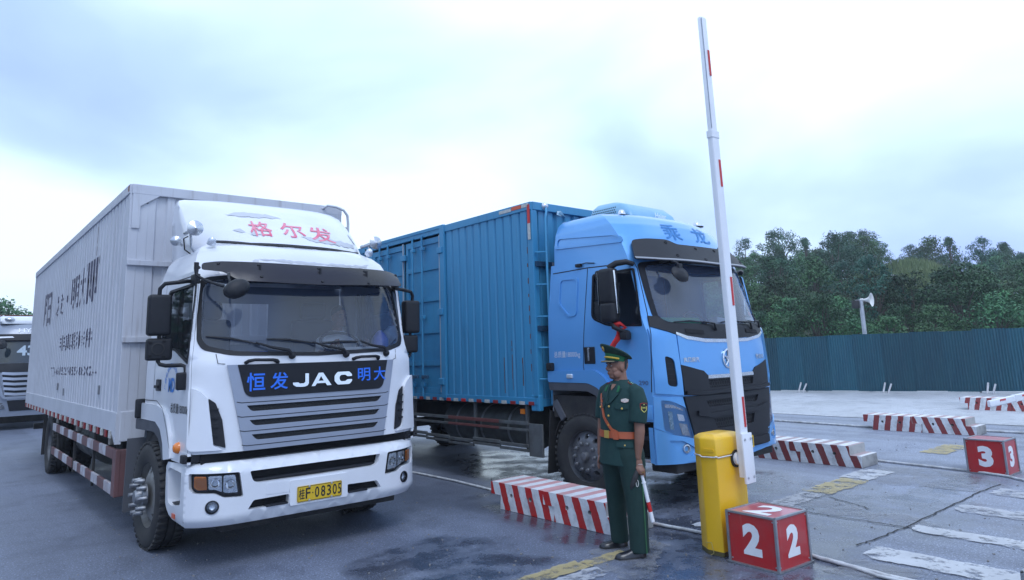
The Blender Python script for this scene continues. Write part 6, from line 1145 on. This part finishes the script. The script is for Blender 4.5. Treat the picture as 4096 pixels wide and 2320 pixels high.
for k in range(17):
    t = radians(-78+k*9.75); e_ = cos(t)**.8 if cos(t) > 0 else 0; ip = cc+Fh*.100*cos(t)+Lh*.083*sin(t)+Vector((0, 0, 1.642+.16*.1*cos(t))); op = cc+Fh*(.100+.050*e_)*cos(t)+Lh*(.083+.020*e_)*sin(t)+Vector((0, 0, 1.642+.016*cos(t)-.020*e_)); rg += [ip, op, op-Vector((0, 0, .006)), ip-Vector((0, 0, .006))]
vz.add(rg, [f_ for k in range(16) for f_ in ((4*k, 4*k+1, 4*k+5, 4*k+4), (4*k+1, 4*k+2, 4*k+6, 4*k+5), (4*k+2, 4*k+3, 4*k+7, 4*k+6))]); vz.obj('cap_peak', shoem, CAPB, 40)
MB().tube([cc+Fh*.1045*cos(t)+Lh*.0885*sin(t)+Vector((0, 0, 1.662+.018*cos(t))) for t in [radians(-80+k*8) for k in range(21)]], .0085, 8).obj('gold_cord', mat('gold_cord', (.70, .45, .05), .5, var=.6, vscale=160, vcol=(.4, .24, .02)), CAPB, 60)
tt = MB(); tt.tube([cc+Fh*(.100+.046*cos(t)**.8)*cos(t)+Lh*(.083+.02*cos(t)**.8)*sin(t)+Vector((0, 0, 1.642+.016*cos(t)-.018*cos(t)**.8+.003)) for t in [radians(-60+k*8) for k in range(16)]], .003, 6); tt.obj('peak_braid', mat('braid_pale', (.45, .38, .2), .5), CAPB, 60)
eb = cc+Fh*.131+Vector((0, 0, 1.752)); MB().lathe([(.020, 0), (.018, .004), (.010, .007), (0, .008)], 16, Matrix.Translation(eb) @ Vector((0, 0, 1)).rotation_difference((Fh+Vector((0, 0, -.35))).normalized()).to_matrix().to_4x4() @ Matrix.Diagonal((1.35, 1, 1, 1))).obj('cap_emblem', gold, CAPB, 60); MB().lathe([(.009, .006), (.007, .010), (0, .011)], 12, Matrix.Translation(eb) @ Vector((0, 0, 1)).rotation_difference((Fh+Vector((0, 0, -.35))).normalized()).to_matrix().to_4x4()).obj('emblem_centre', redp, CAPB, 60)
hr = MB(); hr.loft([[cc+Vector((.008, 0, 0))+Fh*rf*cos(t)+Lh*rl*sin(t)+Vector((0, 0, z)) for t in [radians(112+k*6.8) for k in range(21)]] for z, rf, rl in ((1.665, .101, .084), (1.64, .103, .085), (1.60, .100, .081), (1.575, .092, .074))], False, False); hr.obj('hair', hairm, OF, 60)
# shoes, stripe
def shoe(toe, heel, name):
    t, h = Vector((*toe, 0)), Vector((*heel, 0)); d = (t-h).normalized(); s_ = Vector((-d.y, d.x, 0)); Ln = (t-h).length; rg = []
    for k, w_, hh in ((0, .026, .055), (.04, .034, .072), (.2, .038, .088), (.38, .041, .085), (.52, .045, .068), (.70, .049, .054), (.86, .044, .046), (.96, .028, .036), (1, .012, .022)):
        c = h+d*Ln*k; rg.append([c+s_*w_*cos(a)*(1 if sin(a) < .3 else .92)+Vector((0, 0, max(.004, .012+(hh-.012)*max(0, sin(a))))) for a in [2*pi*j/16 for j in range(16)]])
    o = MB().loft(rg).obj(name, shoem, OF, 60); sl_ = MB(); sl_.prism([tuple((h+d*Ln*k+s_*w_).xy) for k, w_ in ((0, .02), (.05, .036), (.3, .036), (.55, .046), (.75, .052), (.9, .044), (1.01, .012))]+[tuple((h+d*Ln*k-s_*w_).xy) for k, w_ in ((1.01, .012), (.9, .044), (.75, .052), (.55, .046), (.3, .036), (.05, .036), (0, .02))], lambda a, b, dd: Vector((a, b, dd)), 0, .014).obj('sole', blk, o)
shoe((-.098, -.222), (.165, -.155), 'shoe'); shoe((-.190, .122), (.062, .172), 'shoe')
sp = MB(); q = [(.075, -.105, .78, .130), (.085, -.12, .66, .113), (.100, -.15, .47, .094), (.108, -.163, .30, .088), (.113, -.168, .16, .084), (.118, -.170, .05, .084)]; vv = []
for x, y, z, r_ in q:
    for t in (-62, -54): vv.append((x+(r_+.004)*cos(radians(t)), y+(r_+.004)*sin(radians(t)), z))
sp.add(vv, [(2*i, 2*i+1, 2*i+3, 2*i+2) for i in range(5)]); sp.obj('trouser_stripe', mat('stripe_green', (.03, .12, .05), .8), TR, 60)
MB().tube([(.095, -.205, .755), (.12, -.236, .772), (.15, -.225, .77), (.155, -.20, .765)], .003, 6).obj('wrist_band', mat('pale_band', (.55, .45, .42), .6), OF, 60)
MB().lathe([(.0118, -.003), (.0125, 0), (.0118, .003)], 12, Matrix.Translation((.151, -.243, .712)) @ rotm('X', .5)).obj('ring', gold, OF, 60)
# baton (held, a thing of its own) and dark folded glove
BA = thing('traffic_baton', 'white baton with a red band hanging from the officer hand', 'baton', (4.80, 4.37, .003), -YAW); BA.rotation_euler = OF.rotation_euler; a_, b_ = Vector((.134, -.216, .735)), Vector((.228, -.212, .292)); dd_ = b_-a_
def bt(t0, t1, r0_, r1_, m, n): MB().tube([a_+dd_*t0, a_+dd_*t1], [r0_, r1_], 14).obj(n, m, BA, 50)
bw = mat('baton_white', (.80, .80, .82), .35); br = mat('baton_red', (.55, .02, .02), .4)
bt(0, .22, .013, .014, bw, 'grip')
for k in range(5): bt(.10+.028*k, .112+.028*k, .0155, .0155, bw, 'grip_rib')
bt(.25, .275, .021, .021, bw, 'collar'); bt(.22, .62, .016, .0175, bw, 'upper_tube'); bt(.62, .80, .0178, .0182, br, 'red_band'); bt(.80, .985, .0180, .0186, bw, 'lower_tube'); bt(.985, 1, .0186, .012, bw, 'tip')
GV = thing('folded_gloves', 'dark gloves held behind the baton in the officer hand', 'gloves', (4.80, 4.37, .003), -YAW); GV.rotation_euler = OF.rotation_euler; gl_ = MB(); limb(gl_, [(.105, -.225, .72, .018), (.085, -.228, .66, .026), (.062, -.226, .60, .022), (.045, -.222, .565, .010)], 10); GL = blob(gl_, 'glove', .006, 3, blk, GV); MB().tube([(.10+.010*cos(t), -.238, .615+.028*sin(t)) for t in [2*pi*k/16 for k in range(16)]], .0028, 5, closed=True).obj('cord_loop', rope, GV, 80)
# driver in the white truck
DR_ = thing('person', 'driver in white shirt behind the steering wheel of the white truck', 'person', (2.897+.70, 6.42+1.10, 1.0), 0)
AD = radians(95); Fd, Ld = fl(AD); db = MB(); DP, DM = head(db, (0, -.03, 1.225), AD, 1.0); limb(db, [(0, .03, .95, .07), (0, .02, 1.05, .06), (0, 0, 1.16, .058)]); DT = [(.50, .19, .14), (.62, .18, .14), (.78, .195, .145), (.92, .205, .13), (.99, .19, .11), (1.04, .13, .09), (1.07, .075, .07)]
db.loft([ering((0, .03, z), Fd*(d-.02), Ld*(w_-.02)) for z, w_, d in DT[:6]]); limb(db, [(-.06, 0, .52, .09), (-.10, -.40, .52, .075), (-.10, -.44, .15, .05)]); limb(db, [(.06, 0, .52, .09), (.12, -.40, .52, .075), (.12, -.44, .15, .05)])
for s_ in (-1, 1):
    limb(db, [(s_*.19, .02, .96, .05), (s_*.25, -.12, .78, .045), (s_*.22, -.26, .86, .035), (s_*.19, -.335, .925, .026)]); ellip(db, (s_*.185, -.355, .935), .028, .04, .03)
    for k in range(4): limb(db, [(s_*.185, -.375+.004*k, .955-.018*k, .009), (s_*.175, -.40, .950-.018*k, .009), (s_*.165, -.385, .945-.018*k, .008)], 6)
    limb(db, [(s_*.17, -.35, .955, .010), (s_*.155, -.365, .965, .009)], 6)
blob(db, 'body', .008, 4, skinm, DR_); face_parts(DP, DM, DR_); sh = MB(); sh.loft([ering((0, .03, z), Fd*d, Ld*w_, 26) for z, w_, d in DT])
for s_ in (-1, 1): limb(sh, [(s_*.13, .02, .98, .06), (s_*.19, .01, .95, .07), (s_*.24, -.08, .82, .066)], 14)
blob(sh, 'shirt', .010, 5, mat('white_shirt', (.78, .80, .84), .8), DR_); hh = MB(); ellip(hh, DP(-.018, 0, .05), .098, .082, .090, DM); hh.obj('hair', hairm, DR_, 170)
# ================================================================== grey tractor unit far left
gpaint = mat('grey_truck_paint', (.27, .30, .36), .35, .2, coat=.4, var=.2, vscale=2); HT = thing('grey_lorry', 'grey lorry with slatted silver grille half hidden behind the white truck', 'truck', (2.43, 25.0, 0))
HC = [(.40, .06, .25, 1.20, 5), (.9, .0, .25, 1.25, 5), (1.7, .02, .25, 1.25, 4), (1.9, .05, .28, 1.24, 3), (2.6, .25, .28, 1.18, 3), (2.75, .30, .3, 1.17, 3), (3.0, .45, .3, 1.13, 3), (3.12, .62, .3, 1.02, 3)]
HS = front_surf(HC); MB().loft([ring_pts(HC, z, 1.9) for z in (.40, .6, .9, 1.2, 1.5, 1.7, 1.9, 2.1, 2.35, 2.6, 2.75, 2.88, 3.0, 3.07, 3.12)]).obj('cab_body', gpaint, HT, 45)
plate(rpoly([(-1.12, 1.92), (1.12, 1.92), (1.08, 2.54), (-1.08, 2.54)], .08, 4), HS, .006, .01, .1).obj('windscreen', mat('dark_windscreen', (.02, .03, .04), .08, coat=.6), HT, 50); plate(rpoly([(-1.2, 2.55), (1.2, 2.55), (1.15, 2.73), (-1.15, 2.73)], .04, 3), HS, .10, .10, .1).obj('sun_visor', pblack, HT, 45)
plate(rpoly([(-1.0, 1.655), (1.0, 1.655), (1.1, 1.91), (-1.1, 1.91)], .02, 3), HS, .012, .02, .1).obj('nose_panel', pblack, HT, 45); plate(rpoly([(-.86, 1.62), (.86, 1.62), (.74, .95), (-.74, .95)][::-1], .03, 3), HS, .010, .02, .1).obj('grille', pblack, HT, 45)
for k in range(5): z = 1.60-.145*k; ribbon(MB(), [(-.86+.022*k, z+.03), (-.60+.02*k, z), (.60-.02*k, z), (.86-.022*k, z+.03)], HS, .075, .05, h=.035).obj('grille_slat', mat('slat_silver', (.45, .48, .55), .3, .5), HT)
ribbon(MB(), [(-1.0, 1.66), (-.82, 1.0), (-.76, .93), (.76, .93), (.82, 1.0), (1.0, 1.66)], HS, .07, .05, h=.04).obj('grille_frame', gpaint, HT)
plate(rpoly([(-1.16, .82), (-.80, .80), (-.72, .62), (-1.1, .60)], .03, 3), HS, .02, .03, .1).obj('headlamp', lensd, HT, 45); plate(rpoly([(1.16, .82), (.80, .80), (.72, .62), (1.1, .60)], .03, 3), HS, .02, .03, .1).obj('headlamp', lensd, HT, 45); plate(rpoly([(-.70, .86), (.70, .86), (.62, .55), (-.62, .55)], .02, 3), HS, .015, .02, .1).obj('lower_intake', pblack, HT, 45); ribbon(MB(), [(-.7, .885), (.7, .885)], HS, .05, .03, h=.02).obj('bumper_strip', mat('slat_silver', (.45, .48, .55), .3, .5), HT)
for s_ in (-1, 1): plate(rpoly([(s_*1.2, 1.95), (s_*1.0, 1.7), (s_*.90, 1.1), (s_*.98, .95), (s_*1.2, .95)], .05, 3), HS, .03, .03, .08).obj('corner_wing', gpaint, HT, 45)
hd_ = MB(); hd_.loft([[Vector((x, y, z)) for x, y in rpoly([(-hx, 1.6), (-hx*.95, yq), (hx*.95, yq), (hx, 1.6)], .12, 4)] for hx, yq, z in ((1.0, .55, 3.08), (1.05, .55, 3.15), (1.05, .62, 3.26), (1.0, .75, 3.315))]); hd_.obj('roof_deflector', mat('deflector_white', (.75, .76, .78), .4), HT, 45)
for x in (-.76, .76): MB().lathe([(.10, 0), (.09, .05), (.04, .09), (0, .1)], 16, Matrix.Translation((x, .58, 3.21)) @ rotm('X', pi/2) @ Matrix.Diagonal((1.3, .75, 1, 1))).obj('roof_lamp', dull, HT, 60)
text_on(MB(), 'HYUNDAI', HS, -.53, 2.81, .53, 2.93, .008, .02).obj('lettering', mat('pale_letters', (.75, .77, .80), .4), HT); plate([(-.95, 2.61), (-.62, 2.62), (-.66, 2.66), (-.95, 2.655)], HS, .105, .004).obj('visor_lamp', mat('lamp_white', (.8, .82, .85), .3), HT)
text_on(MB(), '43', HS, -.55, 2.12, -.10, 2.42, .010, .03).obj('screen_number', mat('screen_pale', (.40, .48, .55), .5), HT)
MB().lathe([(0, .05), (.08, .04), (.14, .0), (0, -.02)], 16, Matrix.Translation((-.95, -.12, 2.45)) @ rotm('Y', .5) @ rotm('X', 1.2)).obj('close_mirror', pblack, HT, 60); MB().tube([(-1.0, .3, 2.6), (-.98, -.02, 2.56), (-.95, -.1, 2.47)], .02, 6).obj('mirror_arm', pblack, HT)
MB().rbox((0, 3.0, .8), (1.0, 5.5, .3), .02).obj('chassis', chas, HT); TW = wheel(HT, -1.08, 1.5, RIM_FLAT, nutg, HUBC, -.125, full=False); wheel(HT, 1.08, 1.5, RIM_FLAT, nutg, HUBC, -.125, flip=True, full=False); wheel(HT, -1.08, 5.0, RIM_FLAT, nutg, HUBC, -.125, full=False); wheel(HT, 1.08, 5.0, RIM_FLAT, nutg, HUBC, -.125, flip=True, full=False)
contm = mat('container_brown', (.14, .045, .03), .6, var=.5, vscale=1.2, vcol=(.09, .04, .03), streak=.4); CO = thing('shipping_container', 'rust brown container behind the grey lorry cab', 'container', (2.35, 27.6, 0)); MB().rbox((0, 6.1, 2.42), (2.44, 12.2, 2.05), .02).obj('container_shell', contm, CO)
MB().rbox((0, .0, 3.40), (2.46, .12, .13), .01).obj('front_header', contm, CO); MB().rbox((0, 6.1, 1.25), (1.2, 12.0, .28), .02).obj('trailer_frame', chas, CO)
for k in range(5): MB().rbox((-1.18+.11*k, -.065, 3.405), (.05, .01, .10), .001, 1, rotm('Y', .5).to_3x3()).obj('warning_stripe', whitev, CO)
for y in (8, 9.3):
    for s_ in (-1, 1): wheel(CO, s_*1.0, y, RIM_FLAT, nutg, HUBC, -.125, flip=s_ > 0, full=False)
MB().rbox((0, 8.6, .85), (2.0, 2.2, .6), .03).obj('bogie', chas, CO); MB().rbox((0, 1.0, .55), (1.6, .15, 1.1), .02).obj('landing_leg', chas, CO)
# ================================================================== hillside and trees
def azd(az, d): return Vector((sin(az)*d, cos(az)*d, 0))
def hz(d, az):
    t = max(0, min(1, (d-34)/64)); t = t*t*(3-2*t); return t*(9.0-4.6*max(0, (az-radians(66))/radians(16)))+.6*noise.noise(Vector((sin(az)*d*.05, cos(az)*d*.05, .3)))*min(1, max(0, (d-34)/20))+2.2*math.exp(-((d-90)/9)**2-((az-radians(70.4))/radians(2.6))**2)
hm_ = mat('hill_soil', (.035, .055, .028), .95, var=.8, vscale=.6, vcol=(.07, .075, .04)); vv = []; ff = []; NA, ND = 50, 40
for i in range(NA+1):
    for j in range(ND+1):
        a = radians(26+70*i/NA); d = 33+107*j/ND; p = azd(a, d); vv.append((p.x, p.y, hz(d, a)*min(1, max(0, (d-33)/6))-.02+(.0 if d > 34 else -.3)-(max(0, d-118)*.35)))
for i in range(NA):
    for j in range(ND): ff.append((i*(ND+1)+j, (i+1)*(ND+1)+j, (i+1)*(ND+1)+j+1, i*(ND+1)+j+1))
hb_ = MB(); hb_.add(vv, ff); tag(hb_.obj('hillside', hm_, smooth=170), kind='structure')
def leafmat(name, c1, c2):
    m = bpy.data.materials.new(name); m.use_nodes = True; t = m.node_tree; b = t.nodes['Principled BSDF']; A = t.nodes.new; K = t.links.new
    oi = A('ShaderNodeObjectInfo'); c = A('ShaderNodeTexCoord'); n = A('ShaderNodeTexNoise'); n.inputs['Scale'].default_value = .9; n.inputs['Detail'].default_value = 4; K(c.outputs['Object'], n.inputs['Vector'])
    mx_ = A('ShaderNodeMixRGB'); mx_.inputs[1].default_value = (*c1, 1); mx_.inputs[2].default_value = (*c2, 1); r = A('ShaderNodeValToRGB'); r.color_ramp.elements[0].position = .35; r.color_ramp.elements[1].position = .65; K(n.outputs[0], r.inputs[0]); K(r.outputs[0], mx_.inputs[0])
    h = A('ShaderNodeHueSaturation'); mr = A('ShaderNodeMapRange'); mr.inputs['To Min'].default_value = .62; mr.inputs['To Max'].default_value = 1.5; K(oi.outputs['Random'], mr.inputs[0]); K(mr.outputs[0], h.inputs['Value']); m3 = A('ShaderNodeMapRange'); m3.inputs['To Min'].default_value = .47; m3.inputs['To Max'].default_value = .525; K(oi.outputs['Random'], m3.inputs[0]); K(m3.outputs[0], h.inputs['Hue']); K(mx_.outputs[0], h.inputs['Color']); K(h.outputs[0], b.inputs['Base Color'])
    b.inputs['Roughness'].default_value = .55; b.inputs['Specular IOR Level'].default_value = .3; b.inputs['Transmission Weight'].default_value = 0
    return m
bark = mat('bark', (.10, .085, .07), .9, var=.6, vscale=5)
def tree_proto(seed, h, rad, ncl, nl, lm, ls=.26, cone=0.):
    R_ = random.Random(seed); tr = MB(); cr_ = MB(); zb = h*.28; cl = []
    for k in range(ncl):
        a = R_.uniform(0, 2*pi); t = R_.uniform(0, 1)**.8; z = zb+(h-zb)*t*.92; prof = (sin(pi*min(1, .18+.80*t))**.7) if not cone else (1-t)*.9+.12; q = rad*prof*sqrt(R_.uniform(.08, 1)); cl.append((Vector((q*cos(a), q*sin(a), z)), R_.uniform(.55, 1.05)*rad*.36))
    V, F_ = [], []
    for c, r_ in cl:
        for j in range(nl):
            d = Vector((R_.gauss(0, 1), R_.gauss(0, 1), R_.gauss(0, 1)+.35)).normalized(); p = c+d*r_*R_.uniform(.55, 1.06)*Vector((1, 1, .78)).length/1.6; p.z = c.z+(p.z-c.z)*.8
            n_ = (d+Vector((R_.uniform(-.8, .8), R_.uniform(-.8, .8), R_.uniform(-.3, .9)))).normalized(); u_ = n_.orthogonal().normalized(); u_ = Matrix.Rotation(R_.uniform(0, 6.28), 3, n_) @ u_; v_ = n_.cross(u_); s_ = ls*R_.uniform(.55, 1.25); b = len(V); V += [p-u_*s_*.5, p+v_*s_*.28-u_*.05*s_, p+u_*s_*.5, p-v_*s_*.28]; F_.append((b, b+1, b+2, b+3))
    cr_.v = [tuple(p) for p in V]; cr_.f = F_; cr_.recalc = False; me = cr_.mesh('crown'); me.materials.append(lm)
    limb_pts = [(0, 0, -.4), (.05*h*R_.uniform(-.5, .5), .03*h*R_.uniform(-.5, .5), h*.35), (.06*h*R_.uniform(-.5, .5), 0, h*.78)]; tr.tube(limb_pts, [.028*h, .020*h, .005*h], 7)
    for c, r_ in cl[::3]: tr.tube([Vector(limb_pts[1])*(.75)+Vector((0, 0, .08*h)), (Vector(limb_pts[1])+c)*.55, c], [.011*h, .007*h, .003*h], 5)
    mt = tr.mesh('trunk', 60); mt.materials.append(bark); return mt, me
LM = [leafmat('leaf_deep', (.015, .055, .026), (.032, .094, .036)), leafmat('leaf_mid', (.025, .084, .032), (.052, .138, .044)), leafmat('leaf_blue', (.015, .062, .042), (.030, .096, .054)), leafmat('leaf_light', (.055, .110, .035), (.085, .150, .050))]
PR = [tree_proto(1, 7.5, 3.0, 46, 78, LM[0]), tree_proto(2, 6.5, 2.8, 42, 80, LM[1]), tree_proto(3, 8.5, 2.6, 44, 76, LM[2], .25), tree_proto(4, 6.0, 3.2, 44, 78, LM[1], .28), tree_proto(5, 8.0, 2.2, 36, 70, LM[0], .24, 1.), tree_proto(6, 3.2, 2.0, 22, 80, LM[3], .24)]
def tree(proto, loc, rz, s, label, group, name='tree'):
    t = thing(name, label, 'tree' if name != 'shrub' else 'shrub', loc, rz, group); t.scale = (s, s, s*random.uniform(.88, 1.15)); link('trunk', PR[proto][0], t); link('crown', PR[proto][1], t); return t
def LABT(k, d_, a_):
    kind = ('dark rounded tree', 'mid green bushy tree', 'blue green slender tree', 'broad spreading tree', 'dark pointed tree', 'light green bush')[k]
    row = 'just over the top of the fence' if d_ < 46 else 'on the lower slope' if d_ < 62 else 'half way up the slope' if d_ < 82 else 'near the skyline'
    deg = math.degrees(a_); side = 'next to the blue truck' if deg < 60 else 'left of the loudspeaker' if deg < 66 else 'right of the loudspeaker' if deg < 71 else 'towards the right edge'
    return kind+' '+row+', '+side
random.seed(21); nt_ = 0; d = 38.
while d < 104:
    sp_ = 2.9+(d-38)*.026; az = radians(50)+random.uniform(0, .05)
    while az < radians(85):
        aj, dj = az+random.uniform(-.4, .4)*sp_/d, d+random.uniform(-1.6, 1.6); clr = radians(67.8) < aj < radians(73) and 68 < dj < 95; clw = radians(66.8) < aj < radians(73.8) and 50 < dj <= 69
        if not clr:
            near = dj < 44; p = azd(aj, dj); pi_ = random.choice((0, 1, 2, 3, 1, 0, 4)) if not near else random.choice((1, 3, 5, 0)); s_ = random.uniform(.72, 1.12)*(.50 if near else .66)*(.62 if clw else 1)
            tree(pi_, (p.x, p.y, hz(dj, aj)-.1), random.uniform(0, 6.28), s_, LABT(pi_, dj, aj), 'hillside wood trees' if pi_ != 5 else 'hillside bushes', 'tree' if pi_ != 5 else 'shrub'); nt_ += 1
        az += sp_/d*random.uniform(.8, 1.2)
    d += sp_*.95
for az, dd, pi_, s_, lab in ((61.2, 100, 0, .95, 'dark rounded tree standing above the skyline of the wood'), (67.3, 101, 2, .90, 'blue green tree poking up in the middle of the skyline'), (58.6, 101, 2, .8, 'slender tree on the skyline beside the blue truck visor'), (71.4, 101, 3, .95, 'flat topped tree on the right part of the skyline'), (75.3, 102, 0, .9, 'tall tree on the skyline at the right edge')):
    p = azd(radians(az), dd); tree(pi_, (p.x, p.y, hz(dd, radians(az))-.1), random.uniform(0, 6), s_, lab, None)
for k, (az, dd, s_) in enumerate(((2.2, 66, .95), (3.3, 68, 1.05), (4.6, 72, .8), (5.6, 74, .85), (6.6, 72, .8), (1.0, 66, 1.1))): p = azd(radians(az), dd); tree((0, 1, 3)[k % 3], (p.x, p.y, -.1), k*1.3, s_, 'distant tree behind the brown container at the far left', 'trees behind the container')
for k in range(16):     # trees lining the other side of the yard, seen mirrored in the side glass
    az, dd = radians(-86+k*5.0), 24+(k*7 % 11); p = azd(az, dd); tree((0, 1, 3, 2)[k % 4], (p.x, p.y, -.1), k*1.7, 1.1+.05*(k % 3), 'leafy tree on the near side of the yard, mirrored in the white truck side window', 'trees on the near side')
for k, (az, dd) in enumerate(((-4.6, 41), (-7.6, 35), (-10.4, 39), (-13.5, 33), (-6.0, 47))):
    p = azd(radians(az), dd); tree((1, 0, 3, 2)[k % 4], (p.x, p.y, -.1), k*2.1, 1.15, 'leafy tree on the near side of the yard, mirrored in the white truck side window', 'trees on the near side')
# clearing: grass and grey rock
gr_ = MB(); R_ = random.Random(5); V, F_ = [], []
for k in range(9000):
    a = radians(R_.uniform(67.3, 73.6)); dd = R_.uniform(69, 96); p = azd(a, dd); z = hz(dd, a); h_ = R_.uniform(.5, 1.25); w_ = R_.uniform(.05, .12); b = len(V); o = Vector((R_.uniform(-.35, .35), R_.uniform(-.35, .35), 0)); t = R_.uniform(0, 3.1); e_ = Vector((cos(t), sin(t), 0))*w_; V += [Vector((p.x, p.y, z))-e_, Vector((p.x, p.y, z))+e_, Vector((p.x, p.y, z+h_))+o]; F_.append((b, b+1, b+2))
gr_.v = [tuple(q) for q in V]; gr_.f = F_; gr_.recalc = False; tag(gr_.obj('tall_grass', mat('grass', (.17, .225, .085), .8, var=.8, vscale=.35, vcol=(.06, .12, .04))), 'pale tall grass in the clearing near the top of the hill', 'grass', kind='stuff')
for k, (az, dd, s_) in enumerate(((68.1, 80, 1.5), (68.9, 78.5, 1.1), (69.6, 77.2, .8))):
    p = azd(radians(az), dd); bm = bmesh.new(); bmesh.ops.create_icosphere(bm, subdivisions=3, radius=1)
    for v in bm.verts: v.co *= 1+.35*noise.noise(v.co*1.7+Vector((k, 0, 0)))+.12*noise.noise(v.co*5); v.co.z *= .55
    me = bpy.data.meshes.new('rock'); bm.to_mesh(me); bm.free(); me.materials.append(mat('grey_rock', (.17, .18, .20), .9, var=.7, vscale=3)); o = link('rock', me, None, (p.x, p.y, hz(dd, radians(az))+.25*s_), (0, 0, k)); o.scale = (s_*1.3, s_, s_*.9); tag(o, ('largest grey rock at the left of the grassy clearing', 'middle grey rock below the grassy clearing', 'smallest grey rock at the right foot of the clearing')[k], 'rock')
# ------------------------------------------------------------------ the damp air itself
hz_ = MB().box(-355, 355, -355, 355, -1.2, 31); vm = bpy.data.materials.new('haze_air'); vm.use_nodes = True; t_ = vm.node_tree; t_.nodes.clear(); vo_ = t_.nodes.new('ShaderNodeOutputMaterial'); pv = t_.nodes.new('ShaderNodeVolumePrincipled'); pv.inputs['Color'].default_value = (.90, .95, 1, 1); pv.inputs['Density'].default_value = .0008; pv.inputs['Anisotropy'].default_value = .2; t_.links.new(pv.outputs[0], vo_.inputs['Volume'])
tag(hz_.obj('haze', vm), kind='stuff')
